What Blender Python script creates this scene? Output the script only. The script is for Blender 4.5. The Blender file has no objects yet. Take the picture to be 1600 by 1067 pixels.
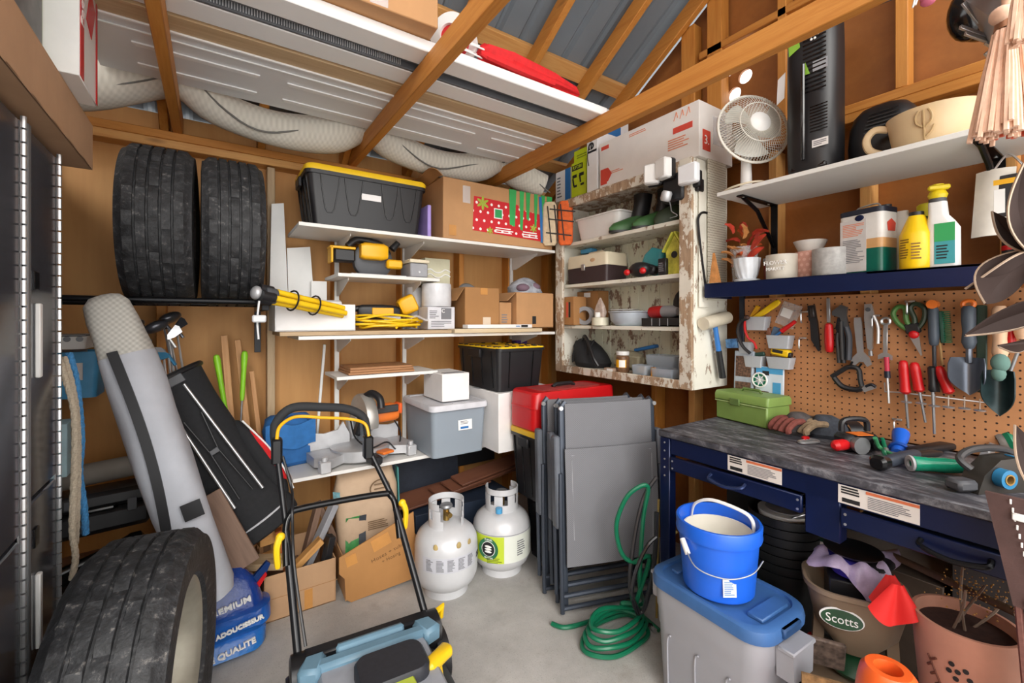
import bpy, bmesh, math, random
from mathutils import Vector as V, Matrix, Euler
RND = random.Random(11)
SC = bpy.context.scene
COL = SC.collection
PI = math.pi
FOC, YAW, EYE = 690.0, math.radians(34), 1.34
SY, CY = math.sin(YAW), math.cos(YAW)

# ---- viewing rays: a pixel of the photograph plus one known world plane gives a world point
def ray(px, py):
    t = (px - 800) / FOC
    return V((SY + t * CY, CY - t * SY, (500 - py) / FOC))
def PX(px, py, x):
    d = ray(px, py); return d * (x / d.x) + V((0, 0, EYE))
def PY(px, py, y):
    d = ray(px, py); return d * (y / d.y) + V((0, 0, EYE))
def PZ(px, py, z):
    d = ray(px, py); return d * ((z - EYE) / d.z) + V((0, 0, EYE))
def PD(px, py, k):
    return ray(px, py) * k + V((0, 0, EYE))

def T(x=0, y=0, z=0): return Matrix.Translation((x, y, z))
def RX(a): return Matrix.Rotation(math.radians(a), 4, 'X')
def RY(a): return Matrix.Rotation(math.radians(a), 4, 'Y')
def RZ(a): return Matrix.Rotation(math.radians(a), 4, 'Z')
def frame(o, x, z):
    """matrix with local x along x and local z as near z as it can be"""
    x = V(x).normalized(); y = V(z).cross(x).normalized(); z = x.cross(y)
    m = Matrix((x, y, z)).transposed().to_4x4(); m.translation = V(o); return m
def zto(p0, p1, roll=0):
    """matrix at p0 with local z pointing to p1"""
    d = (V(p1) - V(p0)); q = d.to_track_quat('Z', 'Y')
    return Matrix.Translation(V(p0)) @ q.to_matrix().to_4x4() @ RZ(roll)

# ---- colours and materials
def lin(h):
    h = h.lstrip('#'); out = []
    for i in (0, 2, 4):
        c = int(h[i:i+2], 16) / 255
        out.append(c / 12.92 if c <= .04045 else ((c + .055) / 1.055) ** 2.4)
    return out
MATS = {}
class NT:
    def __init__(s, name):
        s.m = bpy.data.materials.new(name); s.m.use_nodes = True
        s.t = s.m.node_tree; s.b = s.t.nodes['Principled BSDF']; s._c = None
    def n(s, typ, **kw):
        o = s.t.nodes.new(typ)
        for k, v in kw.items():
            if k in o.inputs: s.set(o, k, v)
            else: setattr(o, k, v)
        return o
    def set(s, node, key, v):
        i = node.inputs[key]
        if hasattr(v, 'is_output'): s.t.links.new(v, i)
        else: i.default_value = v
    def co(s):
        if s._c is None: s._c = s.n('ShaderNodeTexCoord').outputs['Object']
        return s._c
    def map(s, scale=(1, 1, 1), rot=(0, 0, 0), loc=(0, 0, 0)):
        m = s.n('ShaderNodeMapping', Scale=scale, Rotation=rot, Location=loc); s.set(m, 'Vector', s.co()); return m.outputs[0]
    def noise(s, scale, detail=4, vec=None, rough=.55, dist=0):
        n = s.n('ShaderNodeTexNoise', Scale=scale, Detail=detail, Roughness=rough, Distortion=dist)
        s.set(n, 'Vector', vec if vec is not None else s.co()); return n.outputs['Fac']
    def math(s, op, a, b=0.0, c=0.0):
        m = s.n('ShaderNodeMath', operation=op)
        for i, v in enumerate((a, b, c)): s.set(m, i, v)
        return m.outputs[0]
    def ramp(s, f, stops):
        r = s.n('ShaderNodeValToRGB'); e = r.color_ramp.elements
        while len(e) < len(stops): e.new(.5)
        for k, (p, c) in enumerate(stops):
            e[k].position = p; e[k].color = (*(lin(c) if isinstance(c, str) else c), 1)
        s.set(r, 'Fac', f); return r.outputs[0]
    def mix(s, f, a, b):
        m = s.n('ShaderNodeMix', data_type='RGBA')
        s.set(m, 0, f)
        for k, v in ((6, a), (7, b)):
            if isinstance(v, str): v = (*lin(v), 1)
            s.set(m, k, v)
        return m.outputs[2]
    def xyz(s, vec=None):
        x = s.n('ShaderNodeSeparateXYZ'); s.set(x, 0, vec if vec is not None else s.co()); return x.outputs
    def base(s, c): s.set(s.b, 'Base Color', (*lin(c), 1) if isinstance(c, str) else c)
    def bump(s, h, strength=.3, dist=.004):
        b = s.n('ShaderNodeBump', Strength=strength, Distance=dist); s.set(b, 'Height', h); s.set(s.b, 'Normal', b.outputs[0])
    def fin(s, rough=.5, metal=0, **kw):
        s.set(s.b, 'Roughness', rough); s.set(s.b, 'Metallic', metal)
        for k, v in kw.items(): s.set(s.b, k.replace('_', ' '), v)
        MATS[s.m.name] = s.m; return s.m
def shade(h, f):
    return [min(1, c * f) for c in lin(h)]
def mat(name, h=None, rough=.5, metal=0, var=.12, scale=14, bump=0, bscale=None, **kw):
    if name in MATS: return MATS[name]
    s = NT(name)
    s.base(s.ramp(s.noise(scale, 5), [(.3, shade(h, 1 - var)), (.72, shade(h, 1 + var * .6))]))
    if bump: s.bump(s.noise(bscale or scale * 12, 3), bump, .002)
    return s.fin(rough, metal, **kw)
def wood(name, c1, c2, axis='x', rough=.6, k=1.0, knots=True):
    if name in MATS: return MATS[name]
    s = NT(name); sc = [26 * k] * 3; sc['xyz'.index(axis)] = 1.6 * k
    v = s.map(sc)
    f = s.noise(1.3, 6, v, .6, .6)
    c = s.ramp(f, [(.28, c1), (.5, c2), (.75, c1)])
    g = s.noise(6, 5, v, .7)
    c = s.mix(s.math('MULTIPLY', g, .35), c, s.mix(.5, c1, '#3a1f0c'))
    if knots:
        sc2 = [7 * k] * 3; sc2['xyz'.index(axis)] = 2.2 * k
        w = s.n('ShaderNodeTexVoronoi', Scale=1.0, feature='F1'); s.set(w, 'Vector', s.map(sc2, loc=(.37, .11, .73)))
        kn = s.ramp(w.outputs['Distance'], [(.03, (1, 1, 1)), (.11, (0, 0, 0))])
        c = s.mix(s.math('MULTIPLY', kn, .6), c, '#5a2c0e')
    s.base(c); s.bump(g, .15, .002)
    return s.fin(rough)
def clear(name, h, alpha, rough=.15):
    if name in MATS: return MATS[name]
    s = NT(name); s.base(h); s.set(s.b, 'Alpha', alpha); s.set(s.b, 'IOR', 1.35)
    return s.fin(rough)

# ---- mesh builder
class MB:
    def __init__(s, world=False):
        s.v = []; s.f = []; s.w = world; s.mi = []; s.cur = 0
    def add(s, vs, fs, M=None):
        b = len(s.v)
        s.v += [(M @ V(p)) if M is not None else V(p) for p in vs]
        s.f += [tuple(b + i for i in f) for f in fs]; s.mi += [s.cur] * len(fs)
        return s
    def box(s, c, d, M=None, b=.002):
        x, y, z = (q / 2 for q in d); b = min(b, x * .5, y * .5, z * .5)
        vs = []; idx = {}
        for sx in (-1, 1):
            for sy in (-1, 1):
                for sz in (-1, 1):
                    for ax in range(3):
                        p = [sx * x, sy * y, sz * z]
                        for o in range(3):
                            if o != ax: p[o] -= (sx, sy, sz)[o] * b
                        idx[(sx, sy, sz, ax)] = len(vs); vs.append((p[0] + c[0], p[1] + c[1], p[2] + c[2]))
        fs = []
        def q(*k): fs.append(tuple(idx[i] for i in k))
        for sg in (-1, 1):
            o = [(-1, -1), (1, -1), (1, 1), (-1, 1)]
            if sg < 0: o = o[::-1]
            q(*[(sg, a, e, 0) for a, e in o]); q(*[(e, sg, a, 1) for a, e in o]); q(*[(a, e, sg, 2) for a, e in o])
        for a in (-1, 1):
            for e in (-1, 1):
                u = [(-1, a, e, 1), (1, a, e, 1), (1, a, e, 2), (-1, a, e, 2)]; q(*(u if a * e < 0 else u[::-1])[::-1])
                u = [(a, -1, e, 0), (a, 1, e, 0), (a, 1, e, 2), (a, -1, e, 2)]; q(*(u if a * e < 0 else u[::-1]))
                u = [(a, e, -1, 0), (a, e, 1, 0), (a, e, 1, 1), (a, e, -1, 1)]; q(*(u if a * e < 0 else u[::-1])[::-1])
                for g in (-1, 1):
                    u = [(a, e, g, 0), (a, e, g, 1), (a, e, g, 2)]; q(*(u if a * e * g > 0 else u[::-1]))
        return s.add(vs, fs, M)
    def rings(s, rs, cap0=True, cap1=True, closed=True, M=None, loop=False):
        n = len(rs[0]); vs = [p for r in rs for p in r]; fs = []
        m = len(rs)
        for i in range(m if loop else m - 1):
            a = i * n; b = ((i + 1) % m) * n
            for j in range(n if closed else n - 1):
                k = (j + 1) % n; fs.append((a + j, a + k, b + k, b + j))
        if closed and not loop:
            if cap0: fs.append(tuple(range(n))[::-1])
            if cap1: fs.append(tuple((m - 1) * n + j for j in range(n)))
        return s.add(vs, fs, M)
    def lathe(s, prof, n=28, M=None, cap0=True, cap1=True, a0=0, sx=1, sy=1):
        return s.rings([[(r * math.cos(a0 + 2 * PI * j / n) * sx, r * math.sin(a0 + 2 * PI * j / n) * sy, z) for j in range(n)] for r, z in prof], cap0, cap1, True, M)
    def cyl(s, p0, p1, r0, r1=None, n=16, M=None):
        r1 = r0 if r1 is None else r1
        L = (V(p1) - V(p0)).length; A = zto(p0, p1)
        return s.lathe([(r0, 0), (r1, L)], n, (M @ A) if M is not None else A)
    def tube(s, pts, r, n=8, M=None, closed=False, flat=1.0, up=None):
        pts = [V(p) for p in pts]; m = len(pts); rs = r if isinstance(r, (list, tuple)) else [r] * m
        def tan(i):
            a = pts[(i - 1) % m] if closed or i > 0 else pts[0]
            b = pts[(i + 1) % m] if closed or i < m - 1 else pts[-1]
            d = b - a
            return d.normalized() if d.length > 1e-9 else V((0, 0, 1))
        t = tan(0); u = V(up) if up else (V((0, 0, 1)) if abs(t.z) < .9 else V((1, 0, 0)))
        u = (u - t * u.dot(t)).normalized(); out = []
        for i in range(m):
            t = tan(i); u = (u - t * u.dot(t))
            u = u.normalized() if u.length > 1e-6 else t.orthogonal().normalized()
            w = t.cross(u)
            out.append([pts[i] + (u * math.cos(2 * PI * j / n) * flat + w * math.sin(2 * PI * j / n)) * rs[i] for j in range(n)])
        return s.rings(out, True, True, True, M, closed)
    def prism(s, poly, h, M=None):
        """polygon in local XY, extruded h along local z"""
        n = len(poly)
        a = sum(poly[i][0] * poly[(i + 1) % n][1] - poly[(i + 1) % n][0] * poly[i][1] for i in range(n))
        if (a < 0) != (h < 0): poly = poly[::-1]
        vs = [(x, y, 0) for x, y in poly] + [(x, y, h) for x, y in poly]
        fs = [tuple(range(n))[::-1], tuple(range(n, 2 * n))] + [(i, (i + 1) % n, n + (i + 1) % n, n + i) for i in range(n)]
        return s.add(vs, fs, M)
    def ball(s, c, r, n=14, M=None):
        r = (r, r, r) if not isinstance(r, (tuple, list)) else r; h = max(6, n // 2 + 1)
        rs = []
        for i in range(h + 1):
            a = PI * (i + (.02 if i == 0 else -.02 if i == h else 0)) / h
            rs.append([(c[0] + r[0] * math.sin(a) * math.cos(2 * PI * j / n), c[1] + r[1] * math.sin(a) * math.sin(2 * PI * j / n), c[2] - r[2] * math.cos(a)) for j in range(n)])
        return s.rings(rs, True, True, True, M)
    def sheet(s, fn, nu, nv, th, M=None):
        """surface fn(u,v)->point for u,v in 0..1, given a thickness"""
        g = [[V(fn(i / nu, j / nv)) for j in range(nv + 1)] for i in range(nu + 1)]
        def nrm(i, j):
            a = g[min(i + 1, nu)][j] - g[max(i - 1, 0)][j]; b = g[i][min(j + 1, nv)] - g[i][max(j - 1, 0)]
            c = a.cross(b); return c.normalized() if c.length > 1e-12 else V((0, 0, 1))
        W = nv + 1; vs = []; fs = []
        for sg in (.5, -.5):
            for i in range(nu + 1):
                for j in range(nv + 1): vs.append(g[i][j] + nrm(i, j) * th * sg)
        o = (nu + 1) * W
        for i in range(nu):
            for j in range(nv):
                a = i * W + j; fs.append((a, a + W, a + W + 1, a + 1)); fs.append((o + a, o + a + 1, o + a + W + 1, o + a + W))
        for i in range(nu):
            for a, b in ((i * W + W, i * W), (i * W + nv, i * W + W + nv)): fs.append((a, b, o + b, o + a))
        for j in range(nv):
            for a, b in ((j, j + 1), (nu * W + j + 1, nu * W + j)): fs.append((a, b, o + b, o + a))
        return s.add(vs, fs, M)
    def build(s, name, m, parent=None, ang=38, kind=None):
        me = bpy.data.meshes.new(name)
        vs = s.v
        if s.w and parent is not None:
            I = MW[root_of(parent)].inverted(); vs = [I @ p for p in vs]
        me.from_pydata([tuple(p) for p in vs], [], s.f)
        for mm in (m if isinstance(m, (list, tuple)) else [m]): me.materials.append(mm)
        if max(s.mi, default=0): me.polygons.foreach_set('material_index', s.mi)
        bm = bmesh.new(); bm.from_mesh(me); bmesh.ops.recalc_face_normals(bm, faces=bm.faces); bm.to_mesh(me); bm.free()
        me.polygons.foreach_set('use_smooth', [True] * len(me.polygons)); me.set_sharp_from_angle(angle=math.radians(ang))
        o = bpy.data.objects.new(name, me); COL.objects.link(o)
        if parent is not None: o.parent = parent
        if kind: o['kind'] = kind
        return o
MW = {}
def root_of(o):
    while o.parent is not None: o = o.parent
    return o
def thing(name, label, cat, M=None, group=None):
    o = bpy.data.objects.new(name, None); COL.objects.link(o); o.empty_display_size = .05
    M = M if isinstance(M, Matrix) else T(*(M or (0, 0, 0)))
    o.matrix_world = M; MW[o] = M.copy()
    o['label'] = label; o['category'] = cat
    if group: o['group'] = group
    return o
def tag(o, label, cat, group=None, kind=None):
    o['label'] = label; o['category'] = cat
    if group: o['group'] = group
    if kind: o['kind'] = kind
    return o
def struct(o):
    o['kind'] = 'structure'; return o
def dup(root, M, label=None, group=None, mats=None):
    r = root.copy(); COL.objects.link(r); r.matrix_world = M; MW[r] = M.copy()
    if label: r['label'] = label
    if group: r['group'] = group
    def sw(o):
        if mats and o.type == 'MESH' and o.data.materials and o.data.materials[0].name in mats:
            o.data = o.data.copy(); o.data.materials[0] = mats[o.data.materials[0].name]
    sw(r)
    for ch in list(root.children):
        c = ch.copy(); COL.objects.link(c); c.parent = r; sw(c)
        for g in list(ch.children):
            d = g.copy(); COL.objects.link(d); d.parent = c; sw(d)
    return r
def lone(mb, name, m, label, cat, M=None, group=None, kind=None, ang=38):
    """a thing that is one mesh; mb is in local coordinates of M"""
    o = mb.build(name, m, None, ang)
    if M is not None: o.matrix_world = M if isinstance(M, Matrix) else T(*M)
    return tag(o, label, cat, group, kind)
def text(s, size, M, m, parent, name='lettering', align='CENTER', ext=.0006, sx=1.0, bold=0):
    c = bpy.data.curves.new(name, 'FONT'); c.body = s; c.size = size; c.align_x = align; c.align_y = 'CENTER'
    c.extrude = ext; c.offset = bold; c.resolution_u = 3; c.materials.append(m)
    o = bpy.data.objects.new(name, c); COL.objects.link(o); o.parent = parent
    o.matrix_local = M @ Matrix.Diagonal((sx, 1, 1, 1)); return o
FR = RZ(-90)          # frame of things that face away from the right wall
UP = RX(90)           # lettering that stands up on a face looking toward local -y
def catmull(pts, per=6, closed=False):
    pts = [V(p) for p in pts]; n = len(pts); out = []
    for i in range(n if closed else n - 1):
        g = lambda k: pts[k % n] if closed else pts[max(0, min(n - 1, k))]
        a, b, c, d = g(i - 1), g(i), g(i + 1), g(i + 2)
        for j in range(per):
            t = j / per
            out.append(.5 * ((2 * b) + (c - a) * t + (2 * a - 5 * b + 4 * c - d) * t * t + (3 * b - a - 3 * c + d) * t ** 3))
    if not closed: out.append(pts[-1])
    return out
def rrect(w, d, r, n=5, cx=0, cy=0):
    o = []
    for sx, sy, a in ((1, 1, 0), (-1, 1, 90), (-1, -1, 180), (1, -1, 270)):
        for i in range(n + 1):
            t = math.radians(a + 90 * i / n); o.append((cx + sx * (w / 2 - r) + r * math.cos(t), cy + sy * (d / 2 - r) + r * math.sin(t)))
    return o
def rbox(mb, w, d, z0, z1, r, taper=1.0, M=None, n=5, open_top=False, wall=.003):
    """rounded-plan box, w x d at the top, scaled by taper at the bottom"""
    a = [(x * taper, y * taper, z0) for x, y in rrect(w, d, r, n)]; b = [(x, y, z1) for x, y in rrect(w, d, r, n)]
    if not open_top: return mb.rings([a, b], M=M)
    k = 1 - 2 * wall / min(w, d)
    c = [(x * k, y * k, z1) for x, y, z in b]; e = [(x * k, y * k, z0 + wall) for x, y, z in a]
    return mb.rings([a, b, c, e], M=M)
# ---- shared materials
def m_plywood(name, c1, c2, dark):
    s = NT(name); v = s.map((3, 3, .8))
    f = s.noise(1.2, 6, v, .6, 1.2); c = s.ramp(f, [(.25, c1), (.6, c2)])
    g = s.noise(40, 4, s.map((1, 1, .06))); c = s.mix(s.math('MULTIPLY', g, .4), c, dark)
    st = s.ramp(s.noise(1.7, 4, None, .6), [(.58, (0, 0, 0)), (.78, (1, 1, 1))]); c = s.mix(s.math('MULTIPLY', st, .35), c, dark)
    s.base(c); return s.fin(.62)
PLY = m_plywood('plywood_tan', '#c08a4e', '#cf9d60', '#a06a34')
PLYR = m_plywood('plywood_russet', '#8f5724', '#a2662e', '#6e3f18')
PINE = {a: wood('pine_' + a, '#c98a48', '#dca764', a) for a in 'xyz'}
AMBER = {a: wood('amber_lumber_' + a, '#b56f28', '#cb8a3e', a) for a in 'xyz'}
BOARD = {a: wood('grey_lumber_' + a, '#a98d6c', '#c3a986', a) for a in 'xyz'}
OAK = {a: wood('brown_plank_' + a, '#695143', '#846856', a, knots=False) for a in 'xyz'}
TANW = {a: wood('tan_stick_' + a, '#b9834f', '#cf9c68', a, knots=False) for a in 'xyz'}
def m_concrete():
    s = NT('concrete')
    c = s.ramp(s.noise(3.5, 8, None, .7), [(.3, '#a3a09c'), (.7, '#c2bfbb')])
    sp = s.ramp(s.noise(190, 2), [(.62, (0, 0, 0)), (.7, (1, 1, 1))]); c = s.mix(s.math('MULTIPLY', sp, .5), c, '#6b6864')
    st = s.ramp(s.noise(9, 5), [(.6, (0, 0, 0)), (.75, (1, 1, 1))]); c = s.mix(s.math('MULTIPLY', st, .35), c, '#8a7f74')
    s.base(c); s.bump(s.noise(120, 4), .35, .003); return s.fin(.85)
CONC = m_concrete()
STEELROOF = mat('roof_steel', '#737d86', .5, 0, .1, 3)
CARD = {}
def card(h):
    if h in CARD: return CARD[h]
    s = NT('cardboard_' + h[1:]); c = s.ramp(s.noise(7, 5), [(.3, shade(h, .9)), (.7, shade(h, 1.05))])
    w = s.noise(60, 3, s.map((1, 1, .05))); c = s.mix(s.math('MULTIPLY', w, .2), c, (*shade(h, .75), 1))
    s.base(c); CARD[h] = s.fin(.75); return CARD[h]
KRAFT = card('#bd8f62'); KRAFT2 = card('#a97a4a'); KRAFT3 = card('#c79a6c')
TAPE = mat('packing_tape', '#c98f4f', .3)
BLACK = mat('black_plastic', '#1d1d20', .42); BLACKG = mat('black_gloss', '#121214', .18); BLACKM = mat('black_metal', '#17181b', .35, .6)
RUBBER = mat('black_rubber', '#202124', .7, 0, .25, 30)
CLOTHK = mat('black_cloth', '#232427', .9, 0, .2, 60, .4, 500)
GREYP = mat('grey_plastic', '#9a9ba0', .45); LGREY = mat('light_grey_plastic', '#bfc0c6', .45); DGREY = mat('dark_grey_plastic', '#4b4d52', .5)
WHITE = mat('white_plastic', '#e4e4e2', .4, 0, .04); WHITEM = mat('white_laminate', '#e6e4e0', .45, 0, .03); PAPER = mat('white_paper', '#e9e7e6', .7, 0, .04)
CREAM = mat('cream_plastic', '#ddd2b8', .45, 0, .05)
STEEL = mat('bright_steel', '#c9cacc', .28, .75, .04); STEELD = mat('dull_steel', '#8f9194', .42, .6, .05); CAST = mat('cast_aluminium', '#c4c5c8', .45, .5)
BRASS = mat('brass', '#a98a4c', .35, .9)
YEL = mat('yellow_plastic', '#efc418', .42, 0, .06); YELD = mat('tool_yellow', '#eeb211', .4, 0, .06)
RED = mat('red_plastic', '#c8171c', .35, 0, .08); REDF = mat('red_fabric', '#d11a20', .75, 0, .15, 40)
ORG = mat('orange_plastic', '#e8622a', .4, 0, .08); ORGT = mat('tool_orange', '#ea7a2e', .4, 0, .06)
BLUE = mat('bucket_blue', '#1f63d8', .35, 0, .05); BLUEL = mat('lid_blue', '#3f6aa3', .45, 0, .18, 10); NAVY = mat('navy_steel', '#101d44', .3, .25, .08); NAVYD = mat('navy_dark', '#1a2030', .4)
BLUEC = mat('blue_canvas', '#2a66a6', .85, 0, .15, 30); SKYB = mat('sky_blue_plastic', '#4f9fd0', .4)
GRN = mat('hose_green', '#0f6e4d', .35, 0, .1); GRNT = mat('toolbox_green', '#7d9a4f', .45, 0, .12, 9); LIME = mat('lime_card', '#c3d420', .5, 0, .05); LIMEP = mat('lime_plastic', '#8fd32a', .4)
PURP = mat('purple_plastic', '#7a55c8', .45); TEAL = mat('teal_plastic', '#3f9aa3', .35)
INK = mat('black_ink', '#1c1c1e', .7, 0, .02); INKG = mat('grey_ink', '#77777c', .7, 0, .02); INKW = mat('white_ink', '#f1f1ef', .6, 0, .01); INKR = mat('red_ink', '#d04a3a', .6, 0, .03); INKO = mat('orange_ink', '#d98a6a', .6, 0, .03)
INKB = mat('blue_ink', '#2c6fb0', .5, 0, .03); INKN = mat('green_ink', '#2f9b57', .5, 0, .03)
CLR = clear('clear_plastic', '#e8eef2', .22); CLRG = clear('frosted_plastic', '#aebac6', .5, .35); FILM = clear('plastic_film', '#f2f2f4', .3, .2)
TERRA = mat('terracotta', '#b0684f', .7, 0, .1); LEATHER = mat('brown_leather', '#5a4340', .6, 0, .2, 20, .3); CORD = mat('brown_cord', '#7a5048', .8, 0, .2, 90, .5)
LEAFM = mat('dark_bronze', '#372b28', .7, 0, .25, 9, Specular_IOR_Level=.15); PEACH = mat('peach_yarn', '#e6c1a8', .9, 0, .12, 80)
def m_peel(name, paint, wd, amount, wd2):
    s = NT(name)
    n1 = s.noise(16, 8, s.map((1, 1, .5)), .72); k = s.ramp(n1, [(amount - .012, (0, 0, 0)), (amount + .012, (1, 1, 1))])
    w = s.ramp(s.noise(8, 6, s.map((8, 8, 1))), [(.3, wd), (.7, wd2)])
    p = s.ramp(s.noise(5, 4), [(.3, shade(paint, .9)), (.7, shade(paint, 1.05))])
    c = s.mix(k, p, w); s.base(c); s.bump(k, .4, .002); return s.fin(.7)
PEEL = m_peel('peeling_white_paint', '#e6e3d6', '#8d7561', .6, '#a38f7c'); PEEL2 = m_peel('worn_frame_paint', '#d9d2c4', '#8a6f58', .5, '#b59a7e'); PEEL3 = m_peel('flaking_backboard_paint', '#dfdfcb', '#7b6555', .55, '#9a8371')
def m_peg():
    s = NT('pegboard_brown'); x, y, z = s.xyz()
    def fr(a): return s.math('SUBTRACT', s.math('FRACT', s.math('MULTIPLY', a, 1 / .0262)), .5)
    fx, fz = fr(x), fr(z)
    d = s.math('SQRT', s.math('ADD', s.math('MULTIPLY', fx, fx), s.math('MULTIPLY', fz, fz)))
    hole = s.math('LESS_THAN', d, .125)
    c = s.ramp(s.noise(6, 6), [(.3, '#b57c50'), (.7, '#c58c5e')])
    s.base(s.mix(hole, c, '#2a1408')); return s.fin(.6)
PEG = m_peg()
def m_worktop():
    s = NT('scuffed_worktop'); c = s.ramp(s.noise(9, 8, s.map((1, 3, 1)), .75, .4), [(.38, '#303035'), (.5, '#4c4c53'), (.64, '#8b8b90')])
    s.base(c); s.bump(s.noise(30, 4), .2, .002); return s.fin(.5)
WORKTOP = m_worktop()
def m_tread():
    s = NT('dusty_tread'); n = s.noise(45, 6, None, .7)
    c = s.ramp(n, [(.42, '#1b1c1e'), (.58, '#2c2d30'), (.66, '#5a5856'), (.74, '#8f8a84')])
    s.base(c); s.bump(s.noise(80, 4), .6, .004); return s.fin(.62)
TREAD = m_tread()
def m_spots(name, h, dot, sp, r, ax=(0, 2)):
    s = NT(name); q = s.xyz(); a = q[ax[0]]; b = q[ax[1]]
    row = s.math('FLOOR', s.math('MULTIPLY', b, 1 / sp))
    off = s.math('MULTIPLY', s.math('MODULO', row, 2.0), .5)
    fa = s.math('SUBTRACT', s.math('FRACT', s.math('ADD', s.math('MULTIPLY', a, 1 / sp), off)), .5); fb = s.math('SUBTRACT', s.math('FRACT', s.math('MULTIPLY', b, 1 / sp)), .5)
    d = s.math('SQRT', s.math('ADD', s.math('MULTIPLY', fa, fa), s.math('MULTIPLY', fb, fb)))
    s.base(s.mix(s.math('LESS_THAN', d, r), h, dot)); return s.fin(.5)
GIFT = m_spots('red_spotted_print', '#c81e28', '#f3e9e6', .052, .16)
def m_weave(name, h, h2, k=420, axes=(0, 2)):
    s = NT(name); q = s.xyz()
    a = s.math('SINE', s.math('MULTIPLY', q[axes[0]], k)); b = s.math('SINE', s.math('MULTIPLY', q[axes[1]], k))
    f = s.math('MULTIPLY_ADD', s.math('MULTIPLY', a, b), .5, .5)
    c = s.mix(f, h, h2); n = s.noise(8, 5); c = s.mix(s.math('MULTIPLY', n, .25), c, (*shade(h, .6), 1)); s.base(c); s.bump(f, .25, .001); return s.fin(.85)
SLING = m_weave('sling_mesh', '#66676c', '#85868b', 700); BURLAP = m_weave('grey_burlap', '#a9a7a0', '#c9c7c0', 330); CANVG = mat('grey_canvas', '#b4b7bf', .85, 0, .08, 12, .15, 300); QUILT = m_weave('beige_underlay', '#c9c5ba', '#dcd8cd', 260, (0, 1))
LEATHK = mat('locker_black', '#505158', .16, .35, .1, 2)
# ============ THE ROOM ============
YB, XR, XL = 2.78, 2.31, -1.35     # inner faces of the back, right and left walls
SL = .6                            # roof pitch
def rz(y): return 2.28 + SL * (2.69 - y)      # underside of the rafters
RIDGE = .55
m = MB(); m.box((.5, .2, -.05), (4.3, 5.6, .1)); struct(m.build('floor', CONC))
m = MB(); m.box((.5, YB + .01, 1.18), (4.2, .02, 2.36)); struct(m.build('wall_back', PLY))
m = MB(); m.box((XL - .01, .9, 1.2), (.02, 3.8, 2.4)); struct(m.build('wall_left', PLY))
# gable wall with the four round vent holes (a filled curve leaves true holes)
c = bpy.data.curves.new('gable', 'CURVE'); c.dimensions = '2D'; c.fill_mode = 'BOTH'; c.extrude = .008
def spl(pts):
    s = c.splines.new('POLY'); s.points.add(len(pts) - 1); s.use_cyclic_u = True
    for i, (a, b) in enumerate(pts): s.points[i].co = (a, b, 0, 1)
spl([(-2.8, 0), (1.0, 0), (1.0, 2.35), (-RIDGE, rz(RIDGE) + .1), (-2.8, 2.3)])
for px, py in ((1140, 108), (1166, 93), (1164, 119), (1147, 147)):
    p = PX(px, py, XR); spl([(-p.y + .036 * math.cos(k * PI / 12), p.z + .036 * math.sin(k * PI / 12)) for k in range(24)])
tmp = bpy.data.objects.new('gable', c); COL.objects.link(tmp)
me = bpy.data.meshes.new_from_object(tmp.evaluated_get(bpy.context.evaluated_depsgraph_get()))
bpy.data.objects.remove(tmp); me.materials.clear(); me.materials.append(PLYR)
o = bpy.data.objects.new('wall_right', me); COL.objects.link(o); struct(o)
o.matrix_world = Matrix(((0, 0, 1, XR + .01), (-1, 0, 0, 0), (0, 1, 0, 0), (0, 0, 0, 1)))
# lighter lower lining of the right wall corner
TR = [0]
def trim(p, d, mt, M=None):
    TR[0] += 1; q = MB(); q.box(p, d, M, .003); return struct(q.build('trim_%d' % TR[0], mt))
for i, x in enumerate((-.62, -.21, .254, .59, .99, 1.40, 1.80, 2.17)):       # back wall studs
    trim((x, 2.733, 1.08), (.038, .088, 2.16), (BOARD if i == 2 else AMBER)['z'])
trim((.45, 2.733, 2.19), (3.5, .088, .04), PINE['x']); trim((.45, 2.733, 2.231), (3.5, .088, .04), AMBER['x'])
for i, y in enumerate((1.75, 1.493, 1.057, .694, .3, -.1)):                           # right wall studs
    trim((2.265, y, 1.08), (.088, .038, 2.14), (PINE if i > 0 else AMBER)['z'])
trim((2.265, .9, 2.19), (.088, 3.4, .038), AMBER['y']); trim((2.265, .9, 2.229), (.088, 3.4, .038), AMBER['y'])
for y in (1.52, 1.36, 1.02, .58, .15):                                               # gable posts
    h = rz(y) + .02 - 2.25; trim((2.262, y, 2.25 + h / 2), (.07, .085 if y > 1.3 else .04, h), AMBER['z'])
trim((2.262, .5, 2.80), (.07, 1.9, .04), AMBER['y'])
# ties that cross the room
for x in (-.146, .68, 1.572):
    trim((x, .35, 2.292), (.04, 4.75, .088), AMBER['y'])
# rafters on both pitches, purlins above them
ang = math.degrees(math.atan(SL)); L = (2.80 - RIDGE) / math.cos(math.radians(ang))
for x in (-.66, -.2, .21, .64, 1.03, 1.46, 1.87, 2.2):
    M = T(x, RIDGE, rz(RIDGE)) @ RX(-ang); trim((0, L / 2, .045), (.038, L, .09), AMBER['y'], M)
    M = T(x, RIDGE, rz(RIDGE)) @ RX(180 + ang) @ RY(180); trim((0, L * .175, .045), (.038, L * .35, .09), AMBER['y'], M)
trim((.45, RIDGE, rz(RIDGE) + .03), (3.6, .03, .16), AMBER['x'])
for y in (2.55, 1.98, 1.35, .75):
    M = T(.45, y, rz(y) + .09 / math.cos(math.radians(ang)) + .0) @ RX(-ang); trim((0, 0, .019), (3.6, .088, .036), PINE['x'], M)
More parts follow.
